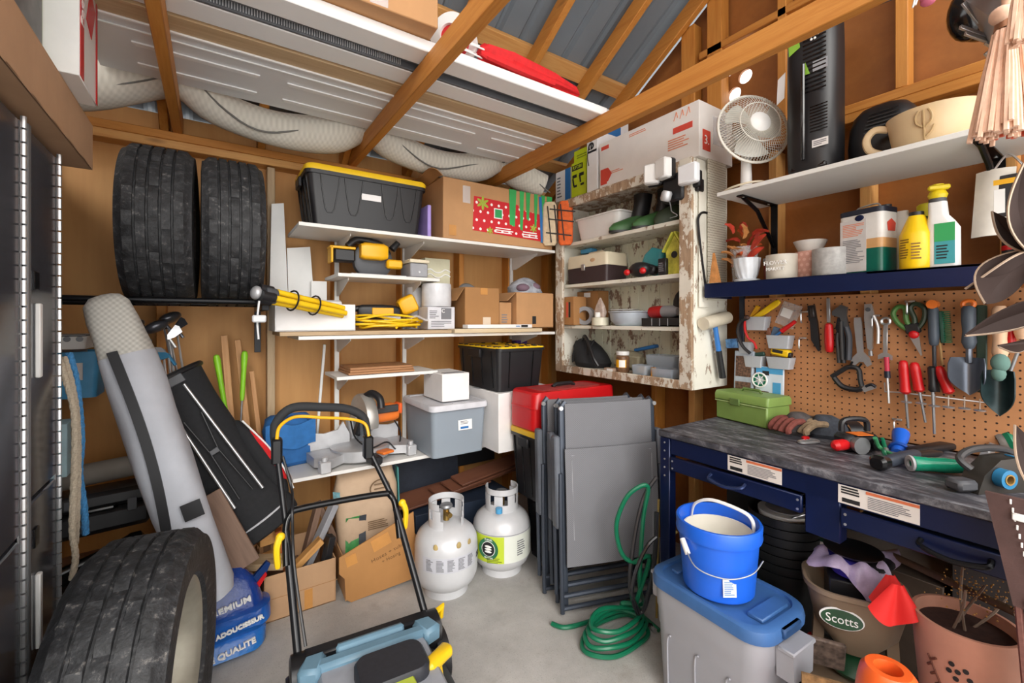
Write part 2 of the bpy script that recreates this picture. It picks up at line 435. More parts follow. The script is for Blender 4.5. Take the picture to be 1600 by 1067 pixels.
# ribbed steel roof
def roof(sgn, length):
    q = MB(); pts = []; x = -1.42
    while x < 2.4:
        pts += [(x, 0), (x + .085, 0), (x + .1, .018), (x + .115, .018), (x + .13, 0)]; x += .15
    y1 = RIDGE + sgn * length * math.cos(math.radians(ang)); z0 = rz(RIDGE) + .152; z1 = z0 - length * math.sin(math.radians(ang))
    q.rings([[(a, RIDGE, z0 + b) for a, b in pts], [(a, y1, z1 + b) for a, b in pts], [(a, y1, z1 + b + .004) for a, b in pts], [(a, RIDGE, z0 + b + .004) for a, b in pts]], closed=False, loop=True)
    return q
a = roof(1, L + .14); b = roof(-1, L * .35); a.add([tuple(p) for p in b.v], b.f)
struct(a.build('ceiling', STEELROOF, ang=20))

# ============ CAMERA, DAYLIGHT ============
cam = bpy.data.cameras.new('camera'); cam.sensor_width = 36; cam.lens = FOC * 36 / 1600
cam.shift_y = -(533.5 - 500) / 1600; cam.clip_start = .02
co = bpy.data.objects.new('camera', cam); COL.objects.link(co)
co.location = (0, 0, EYE); co.rotation_euler = (PI / 2, 0, -YAW); SC.camera = co
w = bpy.data.worlds.new('daylight'); SC.world = w; w.use_nodes = True
nt = w.node_tree; bg = nt.nodes['Background']
bg.inputs['Color'].default_value = (1.0, .985, .96, 1); bg.inputs['Strength'].default_value = 3.0
def area(name, loc, target, sx, sy, power, col=(1, .98, .95)):
    l = bpy.data.lights.new(name, 'AREA'); l.shape = 'RECTANGLE'; l.size = sx; l.size_y = sy; l.energy = power; l.color = col
    o = bpy.data.objects.new(name, l); COL.objects.link(o); o.location = loc
    o.rotation_euler = (V(target) - V(loc)).to_track_quat('-Z', 'Y').to_euler(); return o
sun = bpy.data.lights.new('sun', 'SUN'); sun.energy = 1.2; sun.angle = math.radians(25); sun.color = (1, .96, .9)
so = bpy.data.objects.new('sun', sun); COL.objects.link(so); so.rotation_euler = V((.35, 1, -.55)).to_track_quat('-Z', 'Y').to_euler()
SC.view_settings.view_transform = 'Standard'; SC.view_settings.look = 'None'; SC.view_settings.exposure = .3; SC.view_settings.gamma = 1
SC.cycles.max_bounces = 6; SC.cycles.transparent_max_bounces = 12; SC.cycles.use_denoising = True
SC.cycles.caustics_reflective = False; SC.cycles.caustics_refractive = False
# ============ LEFT SIDE ============
FL = RZ(90)
def carton(name, label, cat, M, w, d, h, mt, flaps=(), group=None, tape=None, wall=.004, open_top=None):
    """cardboard box, origin at the middle of its base, front toward local -y; flaps: (side, angle) with side f b l r"""
    t = thing(name, label, cat, M, group); q = MB()
    if open_top or (flaps and open_top is None):
        q.box((0, 0, wall / 2), (w, d, wall), b=0)
        for s in (-1, 1):
            q.box((s * (w / 2 - wall / 2), 0, h / 2), (wall, d, h), b=.001); q.box((0, s * (d / 2 - wall / 2), h / 2), (w - 2 * wall, wall, h), b=.001)
    else: q.box((0, 0, h / 2), (w, d, h), b=.003)
    q.build('body', mt, t)
    for sd, a, *ln in flaps:
        q = MB(); k = ln[0] if ln else min(w, d) / 2
        if sd in 'fb':
            s = -1 if sd == 'f' else 1
            q.box((0, s * k / 2, 0), (w - .004, k, wall * .7), T(0, s * d / 2, h + .002) @ RX(-s * a if s < 0 else -a * s), b=.0005)
        else:
            s = -1 if sd == 'l' else 1
            q.box((s * k / 2, 0, 0), (k, d - .004, wall * .7), T(s * w / 2, 0, h + .002) @ RY(s * a), b=.0005)
        q.build('flap', mt, t)
    if tape:
        q = MB(); q.box((tape, 0, h + .0008), (.05, d + .002, .0012), b=0); q.box((tape, -d / 2 - .0008, h - .03), (.05, .0012, .06), b=0); q.build('tape', TAPE, t)
    return t
def plate(t, name, mt, w, h, M, th=.0012, b=0):
    q = MB(); q.box((0, 0, 0), (w, th, h), M, b); return q.build(name, mt, t)
def lines(t, name, mt, w, h, n, M, seed=1, th=.0008, lh=.45):
    """rows of small print, as raised bars"""
    r = random.Random(seed); q = MB()
    for i in range(n):
        k = w * r.uniform(.6, 1); q.box((-w / 2 + k / 2, 0, h / 2 - h * (i + .5) / n), (k, th, h / n * lh), M, 0)
    return q.build(name, mt, t)

def locker(label, y0, y1, zsplit, hx):
    t = thing('metal_locker', label, 'locker', T(-.4, (y0 + y1) / 2, 0) @ FL); w = y1 - y0 - .006; h = 1.855
    q = MB(); q.box((0, .235, h / 2), (w, .44, h)); q.build('body', LEATHK, t)
    for z0, z1 in ((.06, zsplit - .006), (zsplit + .006, h - .02)):
        q = MB(); q.box((.006, .006, (z0 + z1) / 2), (w - .05, .016, z1 - z0), b=.005); o = q.build('door', LEATHK, t)
        q = MB(); q.box((hx - .06 + .0, -.008, z1 - .55 if z0 > .5 else z1 - .3), (.022, .012, .20), b=.004); q.build('handle', WHITE, o)
        q = MB(); q.box((hx - .065, -.004, z1 - .39 if z0 > .5 else z1 - .1), (.036, .006, .05), b=.002); q.build('lock', BLACKG, o)
    q = MB(); q.box((-w / 2 + .012, -.004, h / 2), (.02, .012, h - .03)); q.build('edge_strip', STEELD, t)
    q = MB(); z = .05
    while z < h - .03: q.cyl((w / 2 - .008, -.006, z), (w / 2 - .008, -.006, z + .029), .006, n=8); z += .034
    q.box((w / 2 - .008, .001, h / 2), (.018, .003, h - .04), b=0); q.build('hinge', STEEL, t)
    return t
locker('glossy black steel locker nearest the corner tyres, with a long steel hinge along its edge', 1.61, 1.91, .865, .0)
locker('glossy black steel locker cut off by the left edge of the photo', .95, 1.604, .80, .1)
# long open cardboard box on the lockers, with flaps hanging over the edge
t = carton('cardboard_box', 'long open tan cardboard box lying on the lockers with its flaps hanging down', 'box', T(-.55, 1.47, 1.862) @ FL, 1.24, .40, .15, card('#b99473'), (('f', 118, .17), ('b', 40, .1), ('r', 150, .12), ('l', 30, .1)))
# grill box and red and white carton on top of it
t = thing('product_carton', 'dark product carton with a green top and a pale green end on the cardboard box', 'box', T(-.50, 1.43, 2.02) @ FL)
q = MB(); q.box((0, 0, .17), (.5, .24, .34)); q.build('body', mat('sage_green', '#9fb488', .5), t)
plate(t, 'green_panel', mat('box_green', '#2f8a4a', .4), .47, .12, T(0, -.1215, .27)); plate(t, 'photo_panel', mat('dark_print', '#4a4442', .4, 0, .6, 22), .47, .16, T(0, -.1215, .12))
text('GROUNDS', .05, T(-.05, -.1235, .27) @ UP, INKW, t)
q = MB(); q.ball((.05, -.1225, .13), (.05, .004, .025)); q.ball((-.09, -.1225, .1), (.06, .004, .02)); q.build('food_picture', RED, t)
t = thing('product_carton', 'red and white carton standing at the end of the tan cardboard box', 'box', T(-.395, 1.80, 2.02) @ FL)
q = MB(); q.box((0, 0, .17), (.22, .17, .34)); q.build('body', WHITE, t)
plate(t, 'red_panel', RED, .04, .335, T(-.088, -.0862, .17)); plate(t, 'red_panel', RED, .02, .335, T(.098, -.0862, .17)); plate(t, 'red_mark', RED, .07, .12, T(.02, -.0862, .24) @ RY(25))
text('Food', .05, T(-.088, -.0875, .2) @ UP @ RZ(90), INKW, t)

# ---- tyres
def tyre_mesh(r, w, ri, n=112, seed=1):
    q = MB(); prof = [(ri, -w * .40), (ri + .012, -w * .47), (r * .8, -w * .53), (r * .93, -w * .515), (r - .02, -w * .475), (r - .006, -w * .42)]
    gx = (-.25, -.085, .085, .25); X = -.42
    g = [(-.40, .002)]
    for c in gx: g += [(c - .022, 0), (c - .014, .009), (c + .014, .009), (c + .022, 0)]
    g += [(.40, .002)]
    prof += [(r - d, w * a) for a, d in g]
    prof += [(r - .006, w * .42), (r - .02, w * .475), (r * .93, w * .515), (r * .8, w * .53), (ri + .012, w * .47), (ri, w * .40), (ri + .03, w * .36), (r * .86, w * .42), (r * .93, 0), (r * .86, -w * .42), (ri + .03, -w * .36)]
    rd = random.Random(seed); rs = []
    for k, (a, x) in enumerate(prof):
        ring = []
        for j in range(n):
            u = a
            if 5 <= k <= 24 and abs(a - r) < .0075:
                rib = int((x / w + .42) / .168); sh = (rib * 3) % 7
                if (j + sh + int(abs(x) * 60)) % (5 if rib in (0, 4) else 7) == 0: u -= .008
            th = 2 * PI * j / n; ring.append((x, u * math.cos(th), u * math.sin(th)))
        rs.append(ring)
    q.rings(rs, loop=True); return q
def tyre(label, M, r, w, ri, rim=False, seed=1, group=None):
    t = thing('car_tyre', label, 'tyre', M, group); tyre_mesh(r, w, ri, seed=seed).build('tread', TREAD, t, ang=30)
    if rim:
        q = MB(); R2 = RY(90)
        q.lathe([(ri - .002, -w * .40), (ri + .012, -w * .40), (ri + .012, -w * .385), (ri - .012, -w * .36), (ri - .03, -.06), (ri - .035, .02), (ri - .012, w * .36), (ri + .012, w * .385), (ri + .014, w * .43), (ri, w * .42), (ri - .02, w * .36), (ri - .042, .02), (ri - .04, -.05), (ri - .022, -w * .36)], 56, R2, False, False)
        q.build('wheel_rim', mat('silver_rim', '#a8a394', .5, .5, .2, 12), t)
        q = MB(); q.lathe([(ri - .035, -.062), (.09, -.075), (.05, -.07), (.03, -.07), (.03, -.062), (.05, -.06), (.09, -.065), (ri - .035, -.052)], 40, R2, False, False); q.build('wheel_disc', mat('rim_shade', '#8b867a', .55, .5), t)
        q = MB(); q.box((.05, 0, 0), (.05, .028, .006), RX(62) @ T(0, 0, ri - .028)); q.build('balance_weight', GREYP, t)
    return t
tyre('dusty tyre with a bare silver wheel rim standing on the floor at the lower left', T(-.165, 1.575, .362) @ RZ(-9), .362, .235, .222, True, 3)
tyre('dirty black tyre on the wall rack, left of the two that show their tread', T(-.183, 2.435, 1.738) @ RZ(-1), .335, .225, .2, seed=5)
tyre('dirty black tyre on the wall rack, beside the white panels and the yellow tripod', T(.066, 2.435, 1.735) @ RZ(1), .333, .218, .2, seed=8)
tyre('black tyre at the far end of the wall rack, mostly hidden behind the locker', T(-.72, 2.44, 1.738), .335, .2, .2, seed=9)
q = MB(); q.sheet(lambda u, v: (-.592 + .012 * math.sin(v * PI), 2.17 + .26 * u, 1.36 + .68 * v), 4, 10, .03)
lone(q, 'folded_mat', BLUEC, 'blue folded mat standing on the wall rack beside the locker', 'mat')
t = thing('tyre_rack', 'black steel pipe rack that carries the tyres on the back wall', 'rack', (-.2, 2.26, 1.435))
q = MB(1); q.cyl((-.85, 2.258, 1.42), (.2, 2.258, 1.42), .0125); q.build('rail', BLACKM, t); q = MB(1); q.cyl((-.85, 2.614, 1.418), (.2, 2.614, 1.418), .0125); q.build('rail', BLACKM, t)
for x in (-.62, .19):
    q = MB(1); q.box((x, 2.468, 1.395), (.03, .44, .024)); q.box((x, 2.684, 1.3), (.03, .006, .26)); q.build('bracket', BLACKM, t)

# ---- long grey canopy bag
C0, C1 = V((-.328, 2.15, 1.43)), V((-.004, 1.985, .31)); BW_ = .68; ax = (C1 - C0).normalized()
t = thing('canopy_bag', 'long grey canvas storage bag with a mesh end leaning against the tyre rack', 'bag', C1)
def bag_ring(f, w, d, sag=0):
    c = C0.lerp(C1, f); u = V((1, -.12, 0)); u = (u - ax * u.dot(ax)).normalized(); v = ax.cross(u); n = 22; o = []
    for j in range(n):
        a = 2 * PI * j / n; k = 1 + .05 * math.sin(3 * a + f * 9) + .03 * math.sin(5 * a - f * 17)
        ca, sa = math.cos(a), math.sin(a)
        o.append(c + u * (w * BW_ * math.copysign(abs(ca) ** .8, ca) * k) + v * (d * math.copysign(abs(sa) ** .8, sa) * k))
    return o
q = MB(1); q.rings([bag_ring(f, w, d) for f, w, d in ((.0, .03, .02), (.008, .065, .045), (.03, .092, .07), (.08, .104, .078), (.14, .108, .08), (.205, .115, .085))]); q.build('mesh_end', BURLAP, t)
q = MB(1); q.rings([bag_ring(f, w, d) for f, w, d in ((.195, .113, .082), (.2, .117, .087), (.3, .125, .09), (.42, .122, .092), (.55, .126, .094), (.7, .118, .09), (.85, .112, .085), (.97, .108, .08), (1, .095, .07))]); q.build('body', CANVG, t)
def on_bag(f, off, lift): 
    u = V((1, -.12, 0)); u = (u - ax * u.dot(ax)).normalized(); v = ax.cross(u); s = -1 if v.y > 0 else 1
    return C0.lerp(C1, f) + u * off + v * s * lift
q = MB(1); q.sheet(lambda u, v: on_bag(.185 + .55 * u, -.012 + .03 * (v - .5) - .03 * u + .02 * math.sin(u * 3), .098 + .008 * math.sin(u * 5)), 14, 2, .004); q.build('carry_strap', BLACK, t)
q = MB(1); q.sheet(lambda u, v: on_bag(.68 + .05 * u, .02 + .06 * v, .100), 3, 3, .004); q.build('strap_loop', BLACK, t)

# ---- golf bag and clubs
G0, G1 = V((-.195, 2.46, 1.07)), V((.215, 2.36, .36)); ga = (G1 - G0).normalized(); gM = zto(G1, G0)
gx = V((1, .1, 0)); gM = frame(G1, gx - ga * gx.dot(ga), -ga)   # local z up the bag, x to the right, front toward -y
t = thing('golf_bag', 'black golf stand bag with red pockets leaning in the left corner', 'golf bag', gM); LB = (G1 - G0).length
q = MB(); q.rings([[(r * math.cos(2 * PI * j / 24) * 1.42, r * math.sin(2 * PI * j / 24) * 1.0, z) for j in range(24)] for r, z in ((.085, 0), (.105, .012), (.108, .05), (.1, .14), (.098, .3), (.1, .5), (.102, .66), (.106, LB - .1), (.112, LB - .02), (.114, LB), (.10, LB), (.095, LB - .15))], True, True); q.build('body', CLOTHK, t)
q = MB(); q.tube([(.162 * math.cos(a * PI / 12), .114 * math.sin(a * PI / 12), LB - .005) for a in range(24)], .012, 8, closed=True); q.build('collar', BLACK, t)
q = MB(); q.box((.02, -.112, LB - .03), (.1, .014, .04), b=.004); q.build('carry_handle', DGREY, t)
for s in (-1, 1):
    q = MB(); q.ball((s * .135, -.01, .30), (.05, .075, .22), 16); o = q.build('side_pocket', CLOTHK, t)
    q = MB(); q.ball((s * .165, -.05, .30), (.022, .03, .15), 12); q.build('red_panel', REDF, o)
    q = MB(); q.tube(catmull([(s * .165, -.068, .1), (s * .18, -.072, .2), (s * .18, -.074, .33), (s * .155, -.068, .5)]), .004, 6); q.build('piping', INKW, o)
    q = MB(); q.cyl((s * .045 + .01, -.104, LB - .06), (s * .062, -.122, .2), .0065); q.build('stand_leg', STEEL, t)
    q = MB(); q.tube([(s * .035 + .01, -.116, LB - .2), (s * .016, -.118, LB * .55), (s * .03, -.118, .22)], .003, 6); q.build('cord', BLACK, t)
q = MB(); q.tube([(.14 * math.cos(a), .103 * math.sin(a), .075) for a in [PI * 1.05 + PI * .9 * i / 12 for i in range(13)]], .006, 6); q.build('reflective_band', LGREY, t)
q = MB(); q.box((.0, -.119, LB * .55), (.035, .006, .022), b=.003); q.build('buckle', DGREY, t)
q = MB(); q.box((-.12, -.075, LB - .25), (.035, .006, .05)); q.build('tag', LGREY, t)
def club(i, x, y, up, kind, label, mt, yaw=0, lean=(0, 0)):
    M = gM @ T(x, y, LB - .35)
    c = thing('golf_club', label, 'golf club', M, 'golf clubs in the bag'); p0 = V((0, 0, .2)); p1 = V((lean[0] + .125, lean[1], .53 + up))
    q = MB(); q.cyl(p0, p1, .0048, .0045, 8); q.build('shaft', STEEL, c)
    K = T(*p1) @ RZ(yaw)
    q = MB()
    if kind == 'wood':
        q.ball((-.04, 0, .012), (.052, .04, .024), 16, K); q.cyl((0, 0, -.03), (-.005, 0, .012), .007, n=8, M=K)
    else:
        q.prism([(0.006, -.005), (-.004, .015), (-.05, .04), (-.06, .028), (-.058, .0), (-.02, -.008)], .012, K @ T(0, .007, 0) @ RX(90) @ RY(14)); q.cyl((0, 0, -.05), (0, 0, .005), .007, n=8, M=K)
    q.build('head', mt, c)
HD = mat('club_graphite', '#55565c', .3, .6)
club(0, -.05, .035, .075, 'wood', 'big grey driver, topmost on the left in the golf bag', HD, 15)
club(1, .005, .04, .05, 'wood', 'grey fairway wood beside the topmost driver in the golf bag', HD, -150, (.01, 0))
club(2, -.055, .0, .04, 'wood', 'copper coloured fairway wood in the golf bag', mat('copper_head', '#8d5f43', .35, .5), 20, (-.012, 0))
club(3, .015, .01, .03, 'wood', 'grey hybrid club below the drivers in the golf bag', HD, 10, (.005, 0))
club(4, -.06, -.03, -.02, 'wood', 'dark blue fairway wood low on the left of the golf bag', mat('blue_head', '#2c3c66', .3, .4), 15, (-.015, 0))
club(5, -.01, -.035, -.03, 'iron', 'chrome iron with a curved blade in the golf bag', STEEL, 170)
club(6, .03, .0, .0, 'iron', 'dark iron at the right of the golf bag', HD, 200, (.01, 0))
club(7, -.045, -.055, -.07, 'iron', 'steel wedge near the front rim of the golf bag', STEELD, 10, (-.01, 0))
club(8, -.03, -.062, -.10, 'iron', 'blue and chrome putter lowest in the golf bag', mat('putter_blue', '#3d7fa6', .3, .5), 10, (-.02, 0))

# ---- sticks, stakes and planks against the back wall
def stick(name, p0, p1, w, d, mt, label, cat, group=None):
    p0, p1 = V(p0), V(p1); M = frame(p0, p1 - p0, (0, -1, 0)); q = MB(); L = (p1 - p0).length; q.box((L / 2, 0, 0), (L, w, d))
    return lone(q, name, mt, label, cat, M, group)
stick('wooden_stick', (.12, 2.50, .1), PY(350, 524, 2.67), .03, .02, TANW['x'], 'flat wooden stick leaning left of the green handles', 'stick')
stick('wooden_stick', (.20, 2.52, .1), PY(371, 531, 2.67), .028, .02, TANW['x'], 'narrow wooden stick between the two green handles', 'stick')
stick('wooden_stick', (.255, 2.52, .1), PY(393, 580, 2.67), .022, .02, TANW['x'], 'short wooden stick right of the green handles', 'stick')
for a, b, lb in (((339, 562), (352, 640), 'lime green handled stake beside the golf bag collar'), ((382, 556), (379, 610), 'lime green handled stake between the wooden sticks')):
    p1, p0 = PY(*a, 2.615), PY(*b, 2.6); d = (p1 - p0).normalized()
    t = thing('garden_stake', lb, 'garden stake', p0 - d * .5); q = MB(1); q.cyl(p0 - d * .5, p0, .004); q.build('shaft', STEELD, t)
    q = MB(1); L = (p1 - p0).length; q.lathe([(.008, -.05), (.011, -.02), (.012, L * .6), (.016, L), (.012, L + .02), (.004, L + .026)], 12, zto(p0, p1)); q.build('handle', LIMEP, t)
stick('grey_plank', PY(385, 885, 2.17), PY(322, 775, 2.27), .11, .02, OAK['x'], 'weathered brown plank leaning below the golf bag', 'plank')
stick('white_rod', (.47, 2.655, .62), PY(507, 538, 2.655), .014, .014, WHITE, 'thin white rod leaning on the wall below the long shelf', 'rod')

# ---- corner between locker and bag: bins, cases, ropes, scrap wood
def rope(label, pts, r, mt):
    q = MB(); P = catmull(pts, 10); q.tube(P, r, 8)
    # strands wound round the core
    for ph in (0, PI * 2 / 3, PI * 4 / 3):
        W = []
        for i, p in enumerate(P):
            d = (P[min(i + 1, len(P) - 1)] - P[max(i - 1, 0)]).normalized(); u = d.orthogonal().normalized(); v = d.cross(u)
            a = ph + i * .9; W.append(p + (u * math.cos(a) + v * math.sin(a)) * r * .55)
        q.tube(W, r * .62, 6)
    return lone(q, 'rope', mt, label, 'rope')
BR = mat('beige_rope', '#b9ac98', .9, 0, .25, 200, .6); BLR = mat('blue_rope', '#3f83b8', .8, 0, .35, 160, .6)
rope('thick beige rope hanging in a long loop beside the locker', [PD(93, 562, 1.38), PD(102, 590, 1.38), PD(115, 640, 1.37), PD(117, 700, 1.37), PD(115, 760, 1.37), PD(113, 830, 1.36), PD(118, 870, 1.36), PD(112, 905, 1.35)], .008, BR)
rope('thick beige rope, second strand right of the beige loop', [PD(100, 558, 1.41), PD(112, 600, 1.41), PD(120, 650, 1.41), PD(122, 720, 1.41), PD(120, 800, 1.40), PD(118, 850, 1.40)], .008, BR)
rope('blue braided rope hanging next to the beige rope', [PD(108, 552, 1.44), PD(118, 590, 1.44), PD(124, 640, 1.44), PD(127, 690, 1.44), PD(124, 740, 1.44), PD(131, 790, 1.44), PD(134, 835, 1.44)], .009, BLR)
t = thing('wall_crate', 'blue plastic crate on the back wall behind the ropes', 'crate', (-.545, 2.58, 1.02))
q = MB(); rbox(q, .30, .2, 0, .19, .02, .92, open_top=True); q.build('body', SKYB, t); q = MB(); q.box((.04, -.103, .11), (.12, .003, .07), b=0); q.build('white_label', PAPER, t)
q = MB(); rbox(q, .2, .16, 0, .15, .015, .95, open_top=True); lone(q, 'plastic_tub', LGREY, 'grey plastic tub standing in the blue crate', 'tub', T(-.56, 2.58, 1.06))
t = thing('storage_tray', 'white tray with a pierced metal lid above the blue crate', 'tray', (-.53, 2.5, 1.225)); q = MB(); rbox(q, .22, .2, 0, .05, .015, .95); q.build('body', WHITE, t)
q = MB(); q.box((0, 0, .055), (.22, .2, .006))
for i in range(6): q.cyl((-.09 + .036 * i, -.103, .04), (-.09 + .036 * i, -.101, .04), .011, n=10)
q.build('pierced_lid', STEELD, t)
t = thing('light_blue_box', 'pale blue box standing under the grey tub beside the locker', 'box', (-.535, 2.38, .748)); q = MB(); q.box((0, 0, .1), (.15, .12, .2)); q.build('body', mat('pale_blue', '#b4d3dd', .5), t)
def tool_case(label, M, w, d, h):
    t = thing('tool_case', label, 'tool case', M); q = MB(); q.box((0, 0, h * .3), (w, d, h * .56), b=.018); q.build('lower_shell', BLACK, t)
    q = MB(); q.box((0, 0, h * .8), (w, d, h * .4), b=.02); q.build('upper_shell', BLACK, t)
    q = MB(); q.tube([(-.06, -d / 2, h * .62), (-.05, -d / 2 - .03, h * .62), (.05, -d / 2 - .03, h * .62), (.06, -d / 2, h * .62)], .009); q.build('handle', BLACKG, t)
    for s in (-1, 1): q = MB(); q.box((s * w * .32, -d / 2 - .004, h * .58), (.03, .01, .05), b=.003); q.build('latch', DGREY, t)
    plate(t, 'emblem', DGREY, .05, .03, T(-w * .18, -d / 2 - .002, h * .82)); return t
t = tool_case('black plastic power tool case on the scrap wood beside the locker', T(-.40, 2.45, .485) @ RZ(8) @ RX(-8), .34, .26, .16)
t = thing('black_power_tool', 'black hedge trimmer body lying under the black tool case', 'power tool', T(-.385, 2.29, .40) @ RZ(12) @ RY(-14)); q = MB(); q.rings([[(x, r * math.cos(a * PI / 8), r * math.sin(a * PI / 8)) for a in range(16)] for x, r in ((-.17, .03), (-.16, .045), (.08, .048), (.13, .058), (.16, .05), (.17, .02))]); q.build('housing', BLACKG, t)
q = MB(); q.cyl((.12, -.062, 0), (.12, -.05, 0), .035); q.build('end_cap', BLACK, t); q = MB(); q.cyl((.12, -.07, 0), (.12, -.063, 0), .01); q.build('bolt', STEEL, t)
t = thing('grey_roll', 'grey cloth roll wedged above the black tool case', 'roll', T(-.44, 2.5, .70) @ RZ(20)); q = MB(); q.cyl((-.16, 0, 0), (.16, 0, 0), .045); q.build('cloth', mat('taupe_cloth', '#8f8880', .9), t); q = MB(); q.cyl((.161, 0, 0), (.164, 0, 0), .03); q.build('core', LGREY, t)
# scrap wood pile: each offcut is its own
def scrap(i, c, d, rot, mt, label):
    q = MB(); q.box((0, 0, 0), d); lone(q, 'wood_offcut', mt, label, 'offcut', T(*c) @ rot, 'scrap wood under the golf bag')
SCR = [((-.30, 2.5, .33), (.5, .22, .03), RZ(6), OAK['x'], 'wide brown board under the black power tool'),
 ((-.39, 2.06, .121), (.30, .14, .24), RZ(4), OAK['x'], 'dark weathered block behind the floor tyre'),
 ((-.20, 2.36, .30), (.26, .18, .035), RZ(-18) @ RX(20), mat('chip_board', '#c2a37c', .8, 0, .3, 60), 'pale chipboard offcut beside the grey bag'),
 ((-.42, 2.2, .29), (.2, .1, .04), RZ(30), card('#8f6a4a'), 'small reddish block beside the ropes'),
 ((.10, 2.42, .16), (.34, .09, .04), RZ(10) @ RY(-8), PINE['x'], 'pine offcut under the golf bag'),
 ((.13, 2.34, .235), (.30, .10, .03), RZ(-14) @ RY(9), BOARD['x'], 'grey lumber offcut crossing the pine one'),
 ((.05, 2.46, .24), (.32, .08, .04), RZ(34) @ RY(-7), TANW['x'], 'tan offcut deep in the pile'),
 ((.12, 2.48, .05), (.5, .3, .09), RZ(0), OAK['x'], 'thick dark board at the bottom of the pile'),
 ((-.30, 2.45, .05), (.42, .4, .09), RZ(3), OAK['x'], 'thick dark slab on the floor by the locker'),
 ((-.28, 2.42, .15), (.4, .32, .09), RZ(-8), BOARD['x'], 'grey slab on the thick dark slab'),
 ((-.31, 2.47, .245), (.42, .26, .08), RZ(5), OAK['x'], 'brown block on the grey slab'),
 ((.20, 2.53, .28), (.08, .2, .06), RZ(12), PINE['y'], 'short pine block behind the golf bag foot')]
for i, a in enumerate(SCR): scrap(i, *a)
q = MB(); q.lathe([(.028, 0), (.034, .12), (.031, .12), (.026, .004)], 20); lone(q, 'plastic_cup', LGREY, 'pale grey plastic cup behind the floor tyre', 'cup', T(-.285, 1.98, .335) @ RX(-8))
t = thing('work_gloves', 'grey patterned cloth bundle beside the beige rope', 'cloth', (-.43, 2.05, .30)); q = MB(); q.ball((0, 0, 0), (.05, .06, .07), 14); q.ball((.03, 0, .05), (.03, .04, .04), 10); q.build('cloth', mat('patterned_cloth', '#6b6c70', .9, 0, .8, 60), t)
# ============ WHITE SHELVING ON THE BACK WALL ============
for x, z0, lb in ((.586, .45, 'left'), (.99, .45, 'middle'), (1.80, 1.2, 'right')):
    q = MB(1); q.box((x, 2.679, (z0 + 2.0) / 2), (.025, .014, 2.0 - z0), b=.001)
    for k in range(int((2.0 - z0) / .05)):
        for s in (-1, 1): q.box((x + s * .005, 2.6718, z0 + .03 + k * .05), (.003, .001, .02), b=0)
    o = q.build('shelf_upright', WHITEM); tag(o, {'left': 'white slotted shelf upright nearest the blue bag', 'middle': 'white slotted shelf upright behind the clear bin', 'right': 'short white slotted shelf upright beside the old cupboard'}[lb], 'shelf upright')
def shelf(label, x0, x1, y0, z, br=(), th=.018):
    t = thing('wall_shelf', label, 'shelf', ((x0 + x1) / 2, 2.67, z)); q = MB(1); q.box(((x0 + x1) / 2, (y0 + 2.668) / 2, z + th / 2), (x1 - x0, 2.668 - y0, th), b=.0015); q.build('board', WHITEM, t)
    for x in br:
        q = MB(1); d = (2.668 - y0) * .8
        q.prism([(0, 0), (-d, 0), (-d, -.012), (-.05, -.085), (0, -.085)], .004, Matrix(((0, 0, 1, x - .002), (1, 0, 0, 2.668), (0, 1, 0, z - .0005), (0, 0, 0, 1)))); q.build('bracket', WHITEM, t)
    return t
Z1, Z2, Z3, Z4, Z5 = 1.788, 1.562, 1.245, 1.03, .575
shelf('long white top shelf under the black tote and the gift box', .331, 1.893, 2.29, Z1, (.586, .99, 1.80))
shelf('short white shelf that carries the yellow circular saw', .52, 1.08, 2.345, Z2, (.586, .99))
shelf('long white middle shelf under the wooden boards', .33, 1.893, 2.29, Z3, (.586, .99, 1.80))
shelf('short white shelf with a stack of brown shingles', .52, 1.08, 2.372, Z4, (.586, .99))
shelf('white lowest shelf that carries the mitre saw and the clear bin', .306, 1.86, 2.29, Z5, (.586, .99, 1.80))
T1, T2, T3, T4, T5 = (z + .0195 for z in (Z1, Z2, Z3, Z4, Z5))
def board_on(label, x0, x1, y0, y1, z, th, mt, rot=0):
    q = MB(); q.box((0, 0, th / 2), (x1 - x0, y1 - y0, th)); return lone(q, 'wooden_board', mt, label, 'board', T((x0 + x1) / 2, (y0 + y1) / 2, z) @ RZ(rot))
board_on('wide brown board lying on the middle shelf under the white box', .25, 1.125, 2.283, 2.60, T3, .02, BOARD['x'])
board_on('pale pine board lying on the middle shelf under the cardboard boxes', 1.135, 1.765, 2.265, 2.42, T3, .024, wood('pale_pine', '#cbb592', '#dccaa9', 'x'))
board_on('thin brown strip on the pale pine board', 1.14, 1.74, 2.43, 2.60, T3, .014, OAK['x'])
TB = T3 + .0215
